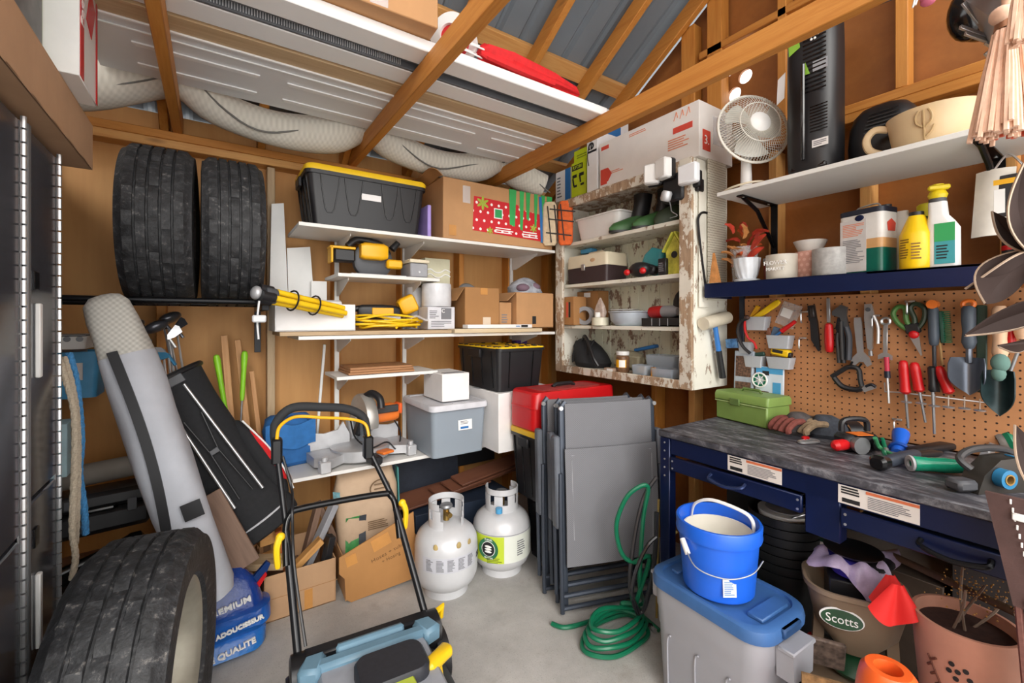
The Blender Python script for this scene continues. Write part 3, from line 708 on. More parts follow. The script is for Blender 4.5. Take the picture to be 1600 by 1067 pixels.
# ---- top shelf
def tote(label, M, w, d, h, lid, ribs='u', group=None, tab=False, lidh=.035):
    """black storage tote: tapered body, coloured lid, moulded ribs on the front and sides"""
    t = thing('storage_tote', label, 'storage tote', M, group); q = MB(); tp = .9
    rbox(q, w, d, 0, h - lidh, .03, tp); q.build('body', BLACK, t)
    q = MB(); q.rings([[(x, y, h - lidh - .012) for x, y in rrect(w * 1.03, d * 1.04, .035)], [(x, y, h - lidh + .006) for x, y in rrect(w * 1.035, d * 1.045, .035)]]); o = q.build('rim', BLACK, t)
    q = MB(); q.rings([[(x, y, h - lidh + .0065) for x, y in rrect(w * 1.04, d * 1.05, .04)], [(x, y, h - .008) for x, y in rrect(w * 1.04, d * 1.05, .04)], [(x, y, h) for x, y in rrect(w * 1.01, d * 1.02, .035)], [(x, y, h) for x, y in rrect(w * .93, d * .9, .03)], [(x, y, h - .012) for x, y in rrect(w * .9, d * .86, .03)]]); q.build('lid', lid, t)
    def fy(z): return -d / 2 * (tp + (1 - tp) * z / (h - lidh)) - .001
    q = MB(); zt, zb = h - lidh - .015, h * .22
    if ribs == 'u':
        for cx in (-.33, -.14, .17, .34):
            c = cx * w; a = .045; b = .022
            q.tube([(c - a, fy(zt), zt), (c - a * .85, fy(zt * .75), zt * .75), (c - b, fy(zb + .02), zb + .02), (c - b * .5, fy(zb), zb), (c + b * .5, fy(zb), zb), (c + b, fy(zb + .02), zb + .02), (c + a * .85, fy(zt * .75), zt * .75), (c + a, fy(zt), zt)], .003, 6)
    else:
        for cx in (-.25, .25): q.tube([(cx * w * .95, fy(.02), .02), (cx * w, fy(zt), zt)], .004, 6)
    if ribs != 'u' or 1:
      q.build('moulded_ribs', BLACKG, t)
    for s in (-1, 1):
        for cy in (-.36, -.12, .12, .36):
            q = MB(); q.tube([(s * w / 2 * (tp + .005), cy * d, .02), (s * w / 2 * 1.0, cy * d, zt)], .005, 6); q.build('moulded_rib', BLACKG, t)
    for s in (-1, 1):
        q = MB(); q.box((s * (w / 2 * 1.03 + .006), 0, h - lidh - .03), (.016, d * .3, .05), b=.004); q.build('handle', BLACK, t)
    return t
t = tote('black storage tote with a yellow lid and a white label on the top shelf', T(.672, 2.475, T1 + .001), .60, .345, .292, YEL)
plate(t, 'label', PAPER, .10, .032, T(.005, -.168, .165) @ RX(-4))
q = MB(); q.box((0, 0, .09), (.022, .2, .18), b=.004); lone(q, 'folder', mat('lilac_plastic', '#a58fd6', .5), 'slim lilac folder between the black tote and the gift box', 'folder', T(1.005, 2.42, T1 + .001))
# gift carton
t = thing('gift_carton', 'big cardboard carton with red spotted print and green ribbon stripes on the top shelf', 'box', T(1.48, 2.475, T1 + .001)); GW, GD, GH = .80, .345, .352
q = MB(); q.box((0, 0, GH / 2), (GW, GD, GH), b=.004); q.build('body', KRAFT, t)
q = MB(); q.box((0, -.09, 0), (.01, .17, .003), b=0)
q = MB(); q.sheet(lambda u, v: (-GW / 2 - .07 * v, -.165 + .33 * u, GH + .006 + .03 * math.sin(v * 2) + .006 * math.sin(u * 9)), 8, 5, .004); q.build('flap', KRAFT2, t)
F = -GD / 2 - .0008
q = MB(); q.prism([(-.21, .065), (.395, .045), (.395, .215), (.13, .235), (.12, .26), (-.20, .27)], .0012, T(0, F, 0) @ UP); o = q.build('printed_panel', GIFT, t)
q = MB()
for x0, x1, z0 in ((.05, .105, .12), (.13, .165, .10), (.18, .215, .17), (.245, .275, .13), (.30, .335, .17), (.35, .395, .09)): q.prism([(x0, GH), (x1, GH), (x1 - .012, z0), (x0 + .004, z0 + .01)], .0014, T(0, F - .001, 0) @ UP)
q.build('green_ribbon', mat('ribbon_green', '#35a757', .5), t)
q = MB()
for x, z, r in ((-.14, .235, .045), (-.09, .075, .025), (.24, .125, .03)):
    q = MB()
    for k in range(6): q.ball((0, r * .5, 0), (r * .2, r * .5, .0015), 8, T(x, F - .002, z) @ UP @ RZ(60 * k))
    q.build('flower_print', mat('flower_green', '#a3b03a', .5), t)
plate(t, 'emblem', INKW, .062, .062, T(-.03, F - .002, .185)); plate(t, 'emblem', INKN, .05, .05, T(-.03, F - .0035, .185)); lines(t, 'small_print', INKW, .16, .04, 3, T(.03, F - .0022, .085), 3); lines(t, 'small_print', INKW, .13, .045, 3, T(.22, F - .0022, .08), 5)
plate(t, 'blue_strap', INKB, .022, .30, T(.302, F - .003, .19) @ RY(-3)); plate(t, 'packing_tape', FILM, .05, .10, T(-.25, F - .001, .27)); plate(t, 'packing_tape', TAPE, .045, .06, T(-.34, F - .001, .05))
q = MB(); q.cyl((.36, F - .004, .06), (.36, F - .001, .06), .03, n=20); q.build('black_dot', INK, t)
# swim vest hung on the corner of the old cupboard
t = thing('life_vest', 'orange and cream childs swim vest with black webbing hanging at the cupboard corner', 'life vest', T(1.868, 2.235, 1.83) @ RZ(-48))
VO = mat('vest_orange', '#e0652c', .8, 0, .2, 40); VC = mat('vest_cream', '#d8c4a4', .85, 0, .15, 40)
for s, mt in ((-1, VC), (1, VO)):
    q = MB(); q.rings([[(s * .052 + x * k, y * k, z) for x, y in rrect(.098, .045, .02)] for z, k in ((0, .7), (.02, .97), (.14, 1), (.26, .95), (.285, .7))]); q.build('foam_panel', mt, t)
q = MB()
for z in (.07, .16, .225): q.box((0, -.024, z), (.17, .005, .008), RY(9), .001)
for x in (-.035, .01, .05): q.box((x, -.026, .14), (.007, .006, .24), RY(-6), .001)
q.build('webbing', BLACK, t)
# ---- second shelf: circular saw, small tin
t = thing('circular_saw', 'yellow and black cordless circular saw on the short upper shelf', 'circular saw', T(.70, 2.47, T2 + .001))
q = MB(); q.box((.05, 0, .004), (.30, .14, .006)); q.build('shoe_plate', CAST, t)
q = MB(); q.lathe([(.0, 0), (.10, .0), (.106, .006), (.106, .05), (.09, .058), (0, .058)], 30, T(.03, .03, .088) @ RX(90), True, True); q.build('blade_guard', DGREY, t)
q = MB(); q.rings([[(x, y * k, z * k) for y, z in rrect(.085, .09, .02)] for x, k in ((-.02, .8), (0, 1), (.10, 1), (.125, .8))], M=T(-.03, -.04, .13)); q.build('motor_housing', YELD, t)
q = MB(); q.box((-.13, -.02, .10), (.11, .075, .07), b=.01); q.build('battery', BLACK, t); q = MB(); q.box((-.14, -.02, .138), (.13, .085, .014), b=.004); q.box((-.195, -.02, .10), (.012, .085, .085), b=.004); q.build('battery_cover', YELD, t)
q = MB(); q.tube(catmull([(-.11, -.03, .15), (-.06, -.03, .19), (.02, -.03, .185), (.075, -.03, .165), (.11, -.03, .12)]), .019, 10); q.build('rear_handle', BLACK, t)
q = MB(); q.cyl((.12, -.06, .15), (.155, -.06, .19), .02, .016, 12); q.build('front_knob', BLACK, t); q = MB(); q.box((.14, -.03, .07), (.09, .06, .05), b=.01); q.build('gear_case', YELD, t)
t = thing('tin_box', 'grey tin with a cream lid beside the circular saw', 'tin', T(.965, 2.45, T2 + .001)); q = MB(); q.box((0, 0, .04), (.105, .16, .08), b=.006); q.build('body', GREYP, t); q = MB(); q.box((0, 0, .091), (.118, .175, .02), b=.004); q.build('lid', CREAM, t); q = MB(); q.cyl((0, -.083, .03), (0, -.08, .03), .006); q.build('keyhole', STEEL, t)
# panels leaning on the wall on the middle shelf
for pts, lb in (([(420, 452), (452, 452), (443, 318), (424, 319)], 'tall narrow white panel leaning on the wall beside the tyre'), ([(452, 455), (494, 457), (484, 386), (448, 388)], 'short wide white panel leaning on the wall under the black tote'), ([(486, 463), (510, 463), (510, 440), (486, 439)], 'small white square panel leaning behind the yellow tripod')):
    yy = 2.64 if pts[0][0] < 430 else 2.655 if pts[0][0] < 470 else 2.628
    P = [PY(x, y, yy) for x, y in pts]; zb = TB + .001
    w = [(p.x, p.z if i > 1 else zb) for i, p in enumerate(P)]
    q = MB(); q.prism([(a - w[0][0], b - zb) for a, b in w], .01, UP); lone(q, 'laminate_sheet', WHITE, lb, 'panel', T(w[0][0], yy, zb))
# ---- middle shelf
t = thing('carton', 'white cardboard box full of odds and ends at the left end of the middle shelf', 'box', T(.412, 2.425, TB + .001)); q = MB()
q.box((0, 0, .002), (.36, .26, .004), b=0)
for s in (-1, 1): q.box((s * .178, 0, .066), (.004, .26, .13), b=.001); q.box((0, s * .128, .066), (.352, .004, .13), b=.001)
q.build('body', PAPER, t)
q = MB(); q.box((0, 0, .1), (.345, .25, .004), b=0); q.build('packing_sheet', card('#d8cfc4'), t)
for i, (x, y, h_, w, mt, nm) in enumerate(((-.09, -.05, .148, .10, card('#d9b9a0'), 'pinkish paper packet in the white box'), (-.01, -.06, .155, .07, card('#b99775'), 'tan paper packet in the white box'), (.08, -.03, .145, .11, PAPER, 'white paper packet in the white box'))):
    q = MB(); q.box((0, 0, .0), (w, .05, .05), b=.006); lone(q, 'paper_packet', mt, nm, 'packet', T(.412 + x, 2.425 + y, TB + h_ - .018) @ RZ(12 - 10 * i) @ RX(14), 'packets in the white box')
# work light tripod lying across the white box
A, B = PD(404, 458, 1.86), PD(536, 487, 2.2); d_ = (B - A).normalized()
t = thing('tripod_stand', 'folded yellow work light tripod lying over the white box', 'tripod', A); TZ = zto(A, B); LT = (B - A).length
for k, (ox, oz) in enumerate(((-.030, -.01), (.0, .022), (.030, -.008), (.0, -.024))):
    q = MB(1); q.cyl((ox, oz, .05), (ox * .8, oz * .8, LT), .0135, n=12, M=TZ); o = q.build('leg', YEL, t)
    q = MB(1); q.cyl((ox, oz, .0), (ox, oz, .055), .02, n=10, M=TZ); q.build('foot_clamp', BLACK, o)
q = MB(1); q.lathe([(.034, .02), (.036, .03), (.036, .06), (.034, .07)], 16, TZ); q.build('hub', DGREY, t)
q = MB(1); q.ball((0, 0, -.01), (.03, .03, .02), 12, TZ); q.build('knob', CAST, t)
for f in (.36, .62): q = MB(1); q.tube([tuple(V((.05 * math.cos(a), .045 * math.sin(a), LT * f))) for a in [i * PI / 8 for i in range(16)]], .004, 6, TZ, True); q.build('strap', BLACK, t)
q = MB(); q.tube(catmull([PD(405, 470, 1.8), PD(402, 500, 1.8), PD(404, 530, 1.8)]), .004, 6); q.box(tuple(PD(405, 498, 1.79)), (.05, .02, .03), b=.006)
lone(q, 'hanging_cable', mat('clear_tag', '#d9dbdd', .4), 'white tag and black cable dangling from the tripod feet', 'cable')
# reciprocating saw and yellow cord
SB = T(.80, 2.47, TB + .001)
t = thing('reciprocating_saw', 'yellow and black power saw lying behind the coiled yellow cord', 'power saw', SB @ T(0, .06, .10) @ RZ(-6))
q = MB(); q.rings([[(x, y * k, z * k) for y, z in rrect(.07, .08, .022)] for x, k in ((-.13, .8), (-.11, 1), (0, 1.05), (.06, .95), (.1, .7))]); q.build('housing', BLACK, t)
q = MB(); q.rings([[(x, y * k, z * k) for y, z in rrect(.09, .10, .02)] for x, k in ((0, .75), (.02, 1), (.09, 1.05), (.10, .8))], M=T(.10, -.01, .02) @ RY(-25)); q.build('front_shield', YELD, t); q = MB(); q.box((0, -.037, .0), (.12, .012, .045), b=.004); q.build('yellow_band', YELD, t)
q = MB(); q.tube(catmull([(-.12, 0, .02), (-.2, 0, .0), (-.22, 0, -.05), (-.16, 0, -.07), (-.08, 0, -.05)]), .017, 10); q.build('handle', BLACK, t); q = MB(); q.box((.05, -.045, -.05), (.10, .02, .05), b=.006); q.build('lamp', CAST, t)
q = MB(); rr = random.Random(4); pts = []
for k in range(46):
    a = k * 2 * PI / 9.2; f = 1 + .18 * math.sin(k * 1.7)
    pts.append((.165 * math.cos(a) * f + .01 * rr.uniform(-1, 1), .075 * math.sin(a) * f - .07, .012 + .035 * (k / 46) + .03 * abs(math.sin(k * .9)) * (k / 46) + .012 * math.sin(a * .5)))
pts += [(.05, -.12, .03), (.0, -.19, .012), (-.02, -.205, -.03), (.04, -.205, -.05), (.1, -.19, -.01)][:2]
q.tube(catmull(pts, 5), .0062, 7); lone(q, 'extension_cord', YEL, 'yellow extension cord heaped on the middle shelf', 'cord', T(.80, 2.47, TB + .001))
t = thing('papers', 'white paper pamphlets and a plastic wrapper at the end of the yellow cord', 'papers', T(.955, 2.34, TB + .06)); q = MB(); q.sheet(lambda u, v: (.1 * u - .05, .07 * v - .035, .012 * math.sin(u * 5) + .01 * v), 6, 3, .0012, RZ(-20)); q.build('sheet', PAPER, t)
# wave pattern carton, big rolls, product box
t = thing('patterned_carton', 'tall cream carton with a white wave pattern behind the paper roll', 'box', T(1.165, 2.612, TB + .0)); q = MB(); q.box((0, 0, .22), (.17, .10, .44)); q.build('body', mat('cream_print', '#d3cfb3', .6), t)
q = MB()
for z in (.36, .33): q.tube(catmull([(-.085 + .034 * i, -.052, z + .012 * math.sin(i * 1.9)) for i in range(6)]), .004, 6, up=(0, 0, 1))
q.build('wave_pattern', INKW, t)
t = thing('product_carton', 'white carton with grey pictures under the paper roll on the middle shelf', 'box', T(1.095, 2.425, TB + .001)); q = MB(); q.box((0, 0, .065), (.17, .14, .13)); q.build('body', mat('cool_white', '#d6d6dc', .6), t)
plate(t, 'picture', INKG, .065, .065, T(.03, -.0708, .09)); lines(t, 'small_print', INKG, .06, .05, 5, T(-.045, -.0708, .085), 9); lines(t, 'small_print', INKG, .13, .04, 4, T(0, -.0708, .03), 2); text('C', .03, T(.01, -.0718, .105) @ UP, INKW, t)
t = thing('wrapped_roll', 'big shiny white roll standing on the white carton', 'roll', T(1.095, 2.425, TB + .133)); q = MB(); q.lathe([(.02, 0), (.084, .0), (.087, .006), (.087, .128), (.084, .134), (.02, .134)], 36); q.build('wrap', mat('shiny_white', '#d5d6da', .15), t)
t = thing('wrapped_roll', 'smaller white roll standing behind the big shiny one', 'roll', T(1.015, 2.575, TB + .001)); q = MB(); q.lathe([(.0, 0), (.05, .0), (.05, .25), (0, .25)], 28); q.build('wrap', mat('matt_white', '#cfd0d4', .5), t)
# cardboard boxes on the pine board
PB = T3 + .0255
c1 = carton('cardboard_carton', 'open brown cardboard box with spread flaps on the middle shelf', 'box', T(1.355, 2.44, PB), .24, .22, .245, KRAFT2, (('f', 118, .085), ('l', 55, .10), ('b', 20, .1), ('r', 120, .06)))
plate(c1, 'label', card('#d8c6b0'), .055, .055, T(.03, -.111, .04)); plate(c1, 'tape', TAPE, .05, .04, T(.01, -.111, .225))
q = MB(); q.lathe([(.03, 0), (.07, 0), (.072, .01), (.06, .02), (.03, .02)], 28); lone(q, 'metal_ring', STEELD, 'round grey metal dish showing above the open brown box', 'dish', T(1.33, 2.47, PB + .215) @ RX(65))
c2 = carton('cardboard_carton', 'small tan cardboard box squeezed between the two bigger ones', 'box', T(1.532, 2.42, PB), .09, .15, .16, KRAFT, (('f', 105, .05),), open_top=True)
lines(c2, 'printed_marks', INKG, .06, .06, 4, T(0, -.0758, .06), 4)
c3 = carton('cardboard_carton', 'wide cardboard box with a plastic bag of things sticking out', 'box', T(1.735, 2.43, PB), .30, .26, .225, KRAFT, (('f', 100, .12), ('l', 40, .09), ('b', 10, .12)))
plate(c3, 'printed_marks', INK, .03, .05, T(-.01, -.131, .05))
t = thing('plastic_bag', 'crumpled clear plastic bag of clothing in the wide cardboard box', 'bag', T(1.735, 2.43, PB + .17)); q = MB(); q.rings([[(.125 * k * math.cos(a) * (1 + .08 * math.sin(3 * a + z * 60)), .105 * k * math.sin(a), z) for a in [2 * PI * j / 22 for j in range(22)]] for z, k in ((0, .8), (.03, .95), (.08, 1.0), (.12, .8), (.15, .5), (.165, .2))], M=RY(8)); q.build('film', mat('bag_film', '#a9adb6', .22, 0, .5, 22, .6, 40), t)
for x, y, z in ((-.05, -.06, .09), (.04, -.055, .10)): q = MB(); q.ball((x, y, z), (.05, .045, .03), 12); q.build('contents', mat('mauve_cloth', '#7a6270', .8), t)
t = thing('flat_carton', 'long flat white carton lying at the front of the middle shelf', 'box', T(1.455, 2.305, PB) @ RZ(-1)); q = MB(); q.box((0, 0, .012), (.46, .07, .022), b=.002); q.build('body', PAPER, t); plate(t, 'label', INK, .05, .014, T(.17, -.036, .012)); plate(t, 'label', INKB, .03, .006, T(.12, -.036, .012))
# ---- short lower shelf: shingles
for k in range(3):
    q = MB(); q.box((0, 0, .006), (.36 - .01 * k, .25 - .012 * k, .0115), b=.001)
    lone(q, 'shingle', wood('cedar_brown', '#9a6a42', '#b07f55', 'x'), 'brown cedar shingle, %s on the short lower shelf' % ('bottom of the stack', 'middle of the stack', 'top of the stack')[k], 'shingle', T(.765, 2.515, T4 + .0005 + k * .0125) @ RZ((-1, .8, -.5)[k]), 'shingles on the short lower shelf')
# ---- clear bin and what stands on it
t = thing('clear_bin', 'frosted clear storage bin with a white lid beside the mitre saw', 'storage bin', T(1.125, 2.385, T5 + .001)); q = MB()
rbox(q, .335, .42, 0, .262, .03, .93, open_top=True, wall=.003); q.build('body', CLRG, t)
q = MB(); q.rings([[(x, y, z) for x, y in rrect(.36 * k, .45 * k, .04)] for z, k in ((.255, 1.0), (.275, 1.0), (.285, .97), (.285, .86), (.280, .84))]); q.build('lid', mat('bin_lid', '#cfd0d6', .45), t)
q = MB(); q.box((.03, -.19, .284), (.14, .014, .006), b=.002); q.build('lid_rib', LGREY, t)
q = MB(); q.ball((.02, 0, .10), (.13, .15, .095), 16); q.ball((-.06, -.03, .09), (.07, .1, .08), 12); q.build('contents', mat('slate_cloth', '#4c5a6a', .85, 0, .3, 25), t)
plate(t, 'label', INKW, .085, .055, T(.03, -.2085, .165) @ RX(-3)); plate(t, 'label', INKB, .05, .012, T(.025, -.2098, .15) @ RX(-3)); lines(t, 'small_print', INKG, .06, .02, 3, T(.03, -.210, .178), 3)
t = thing('carton', 'small white cardboard box standing on the lid of the clear bin', 'box', T(1.135, 2.38, T5 + .288)); q = MB(); q.box((0, 0, .078), (.17, .26, .155)); q.build('body', PAPER, t); q = MB(); q.box((-.0, -.09, .157), (.12, .05, .002), b=0); q.build('tape', GREYP, t)
plate(t, 'grey_mark', INKG, .07, .02, T(-.0865, .08, .145) @ RZ(90))
BW = T(1.535, 2.335, T5 + .001)
t = thing('carton', 'large plain white carton between the clear bin and the red case', 'box', BW); q = MB(); q.box((0, 0, .167), (.445, .51, .333)); q.build('body', PAPER, t); q = MB(); q.box((0, 0, .334), (.447, .09, .0015), b=0); q.build('tape', GREYP, t)
t = tote('black tote with a yellow interlocking lid on the large white carton', BW @ T(-.055, .0, .336), .335, .49, .255, YEL, 'v', lidh=.012)
q = MB()
for k in range(6): q.box((.0 if k % 2 else .03, -.2 + .08 * k, .257), (.02, .02, .006), b=.001); 
for k in range(7): q.box((-.15 + .05 * k, -.235, .256), (.018, .018, .008), b=.001)
for s in (-1, 1):
    for k in range(7): q.box((s * .16, -.21 + .07 * k, .256), (.02, .022, .008), b=.001)
q.build('lid_notch', BLACK, t)
t = thing('purple_bin', 'small purple plastic bin squeezed beside the black tote', 'bin', T(1.80, 2.50, T5 + .337)); q = MB(); rbox(q, .12, .16, 0, .10, .012, .9, open_top=True); q.build('body', PURP, t); q = MB(); q.box((0, 0, .125), (.09, .13, .05), RX(12), .004); q.build('paper', PAPER, t)
t = thing('purple_goods', 'dark purple packets stacked above the purple bin', 'packets', T(1.80, 2.58, T5 + .50)); q = MB()
for k in range(4): q.box((.004 * (k % 2), 0, .012 + .026 * k), (.1, .06, .022), RZ(5 * (k % 2)), .004)
q.build('packet', mat('deep_purple', '#4a2f7a', .4, 0, .3, 30), t)
q = MB(); q.box((0, 0, .12), (.16, .14, .24)); lone(q, 'brown_block', KRAFT2, 'plain brown carton behind the purple bin', 'box', T(1.80, 2.59, T5 + .258) )
# ============ OLD PAINTED CUPBOARD ON THE RIGHT WALL ============
# local frame FR: x runs toward the camera along the wall (world -y), y into the wall, z up; origin at far front bottom corner
CX, CY0, CZ0 = 1.924, 2.300, 1.0
CM = T(CX, CY0, CZ0) @ FR; CL, CD, CH = 1.022, .288, 1.13
t = thing('cupboard', 'old open cupboard with peeling white paint hanging in the corner of the right wall', 'cupboard', CM)
q = MB(); q.box((.012, CD / 2, CH / 2), (.024, CD, CH)); q.build('side_panel', PEEL, t)
q = MB(); q.box((CL - .012, CD / 2, CH / 2), (.024, CD, CH)); q.build('side_panel', PEEL, t)
q = MB(); q.box((CL / 2, CD - .008, CH / 2), (CL - .05, .014, CH - .01), b=0)
for k in range(13): q.box((.04 + k * .0775, CD - .0175, CH / 2), (.066, .006, CH - .03), b=.003)
q.build('back_board', PEEL3, t)
for z, nm in ((.018, 'bottom_board'), (CH - .016, 'top_board')):
    q = MB(); q.box((CL / 2, CD / 2 - .006, z), (CL - .05, CD + .01, .03)); q.build(nm, PEEL2, t)
SHZ = (.295, .565, .838)
for z in SHZ: q = MB(); q.box((CL / 2, CD / 2 + .006, z), (CL - .05, CD - .035, .022)); q.build('shelf', PEEL, t)
for x, w in ((.035, .07), (CL - .035, .068)): q = MB(); q.box((x, -.0105, CH / 2), (w, .02, CH)); q.build('face_stile', PEEL2, t)
for z, h in ((.02, .045), (CH - .035, .05)): q = MB(); q.box((CL / 2, -.0105, z), (CL - .14, .02, h)); q.build('face_rail', PEEL2, t)
def cu(px, py, xw):   # point on a plane inside the cupboard, in world coordinates
    return PX(px, py, xw)
def ly(px, xw): return CY0 - PX(px, 500, xw).y       # local x for a pixel column
def CS(px, z, dx=.12):
    """stand-on-shelf frame at pixel column px, shelf top z (local), dx metres behind the front"""
    xw = CX + dx; return T(xw, PX(px, 500, xw).y, CZ0 + z + .0125) @ FR
Z0c = .034
# top board: cartons
TOPZ = CH + .0005
def TM(px, xw): return T(xw, PX(px, 500, xw).y, CZ0 + TOPZ) @ FR
t = thing('carton', 'white carton with a blue end standing left on top of the old cupboard', 'box', T(2.02, 2.30, CZ0 + TOPZ) @ FR); q = MB(); q.box((-.0, .05, .115), (.155, .2, .23)); q.build('body', PAPER, t); plate(t, 'blue_end', INKB, .055, .229, T(.051, -.0508, .1145)); lines(t, 'small_print', INKG, .05, .15, 7, T(-.035, -.051, .12), 4)
t = thing('drill_carton', 'lime green drill carton on top of the old cupboard', 'box', T(2.0, 2.135, CZ0 + TOPZ) @ FR); q = MB(); q.box((0, .06, .12), (.135, .2, .24)); q.build('body', LIME, t)
plate(t, 'black_panel', INK, .10, .035, T(-.01, -.0408, .205)); text('RYOBI', .03, T(-.01, -.042, .205) @ UP, LIME, t)
q = MB()
for s in (-.035, .03):
    q.box((s, -.041, .15), (.04, .002, .02), b=0); q.box((s + .008, -.041, .12), (.012, .002, .05), RY(-10), 0); q.box((s + .006, -.041, .085), (.03, .002, .014), b=0)
q.build('drill_picture', INK, t)
t = thing('drill_carton', 'second lime green carton lying on the first on the old cupboard', 'box', T(2.015, 2.12, CZ0 + TOPZ + .2415) @ FR); q = MB(); q.box((0, .06, .04), (.15, .2, .08)); q.build('body', LIME, t); lines(t, 'dark_print', mat('olive_ink', '#7b8a20', .6), .09, .03, 2, T(0, -.0408, .035), 2)
t = thing('tall_carton', 'tall narrow white carton with black lettering standing on the old cupboard', 'box', T(1.955, 1.985, CZ0 + TOPZ) @ FR); q = MB(); q.box((0, .12, .26), (.09, .28, .52)); q.build('body', PAPER, t)
text('pel', .10, T(.0, -.0215, .30) @ UP @ RZ(-90), INK, t, sx=1.0, bold=.002)
q = MB(); q.tube(catmull([(-.028, -.0212, .28), (-.038, -.0212, .23), (-.028, -.0212, .17)]), .003, 6); q.build('curved_mark', INK, t); text('Ex', .07, T(.0, -.0215, .43) @ UP @ RZ(-90), INK, t)
plate(t, 'blue_picture', INKB, .003, .12, T(.0465, .09, .43) @ RZ(90)); q = MB(); q.box((.0462, .10, .43), (.0015, .17, .13), b=0); q.build('blue_picture', INKB, t)
t = thing('large_carton', 'big white carton with red marks lying across the top of the old cupboard', 'box', T(1.945, 1.585, CZ0 + TOPZ) @ FR @ RY(0)); q = MB(); q.box((.0, .13, .135), (.66, .29, .27)); q.build('body', mat('carton_white', '#e2ddd8', .7, 0, .04), t)
plate(t, 'red_mark', INKR, .05, .085, T(-.295, -.0158, .06)); q = MB(); q.prism([(-.03, -.04), (.03, -.04), (.06, 0), (.03, .04), (-.03, .04)], .0012, T(-.29, -.0155, .07) @ UP); q.build('red_arrow', INKR, t)
plate(t, 'red_mark', INKR, .06, .022, T(-.285, -.0158, .235)); plate(t, 'red_mark', INKR, .11, .03, T(.24, -.0158, .165)); lines(t, 'orange_print', INKO, .14, .06, 5, T(.225, -.0158, .10), 7); lines(t, 'orange_print', INKO, .09, .02, 2, T(-.19, -.0158, .075), 8); lines(t, 'orange_print', INKO, .14, .02, 2, T(-.03, -.0158, .24), 11)
q = MB()
for k in range(3): q.tube(catmull([(.19 + .035 * k, -.016, .215), (.20 + .035 * k, -.016, .24), (.205 + .035 * k, -.016, .255), (.212 + .035 * k, -.016, .225)]), .002, 5)
q.build('handling_symbols', INKO, t)
plate(t, 'red_mark', INKR, .065, .10, T(.3308, .045, .085) @ RZ(90)); plate(t, 'packing_slip', FILM, .12, .14, T(.3308, .16, .15) @ RZ(90)); text('3.', .06, T(.3322, .045, .085) @ RZ(90) @ UP, INKW, t)
q = MB(); q.sheet(lambda u, v: (-.25 + .45 * u, .1 + .16 * v, .272 + .05 * v + .01 * math.sin(u * 6)), 6, 3, .004); q.build('lid_flap', PAPER, t)
# top shelf
z = SHZ[2]
t = thing('plastic_tub', 'white plastic wash tub on the top shelf of the old cupboard', 'tub', CS(948, z, .13)); q = MB(); rbox(q, .385, .2, 0, .135, .04, .85, open_top=True); q.build('body', WHITE, t); q = MB(); q.tube([(x, y, .134) for x, y in rrect(.395, .21, .045)], .006, 6, closed=True); q.build('rim', WHITE, t)
q = MB(); q.box((0, 0, .09), (.15, .01, .17), RX(10)); lone(q, 'paper_bag', PAPER, 'white folded card standing behind the wash tub', 'card', CS(910, z, .215) )
for k, (px, lb) in enumerate(((983, 'green footed black rubber boot, left of the pair on the cupboard shelf'), (1020, 'green footed black rubber boot, right of the pair on the cupboard shelf'))):
    t = thing('rubber_boot', lb, 'boot', CS(px, z, .10 + .02 * k) @ RZ(-28), 'rubber boots on the cupboard shelf'); BG = mat('boot_green', '#3f6a3c', .45, 0, .15)
    q = MB(); q.rings([[(cx + rx * math.cos(a), cy + ry * math.sin(a), zz) for a in [2 * PI * j / 16 for j in range(16)]] for cx, cy, zz, rx, ry in ((0, .06, .06, .04, .05), (0, .065, .10, .042, .052), (0, .08, .16, .043, .05), (0, .085, .225, .048, .055), (0, .085, .227, .043, .05), (0, .08, .15, .036, .042))], True, True); q.build('shaft', BLACK, t)
    q = MB(); q.rings([[(rx * math.cos(a), cy + ry * math.sin(a), zz) for a in [2 * PI * j / 18 for j in range(18)]] for cy, zz, rx, ry in ((0, .012, .045, .12), (0, .03, .047, .122), (.01, .055, .043, .108), (.04, .08, .04, .072), (.06, .095, .042, .052))]); q.build('foot', BG, t)
    q = MB(); q.prism([(.047 * math.cos(a), .124 * math.sin(a)) for a in [2 * PI * j / 20 for j in range(20)]], .012); q.build('sole', BLACK, t)
t = thing('rubber_boot', 'dark green rubber clog beside the pair of boots', 'boot', CS(1057, z, .13) @ RZ(-30)); q = MB(); q.rings([[(rx * math.cos(a), cy + ry * math.sin(a), zz) for a in [2 * PI * j / 18 for j in range(18)]] for cy, zz, rx, ry in ((0, .0, .05, .12), (0, .03, .055, .125), (.01, .07, .05, .11), (.03, .10, .04, .07), (.04, .105, .02, .03))]); q.build('foot', mat('dark_green_rubber', '#34402f', .6), t)
t = thing('flood_light', 'twin head white and black security flood light on the cupboard shelf', 'flood light', CS(1046, z, -.055) @ T(0, 0, .10)); q = MB(); q.box((0, .06, .05), (.12, .08, .14), b=.01); q.build('housing', BLACK, t)
for x, zz, a in ((-.09, .13, 25), (-.02, .14, -10)):
    q = MB(); q.box((0, 0, 0), (.075, .05, .1), T(x, -.02, zz) @ RZ(a), .008); o = q.build('lamp_head', WHITE, t); q = MB(); q.box((0, .012, 0), (.08, .04, .104), T(x, .0, zz) @ RZ(a), .008); q.build('lamp_back', BLACK, o)
q = MB(); q.lathe([(.02, 0), (.026, .01), (.026, .04), (.02, .05)], 16, T(-.02, -.01, -.02) @ RY(20)); q.build('sensor', CAST, t); q = MB(); q.tube(catmull([(.0, 0, -.02), (.03, -.03, -.06), (.05, -.05, -.09), (.08, -.05, -.115), (.04, -.05, -.12)]), .0025, 6); q.build('wire', STEELD, t)
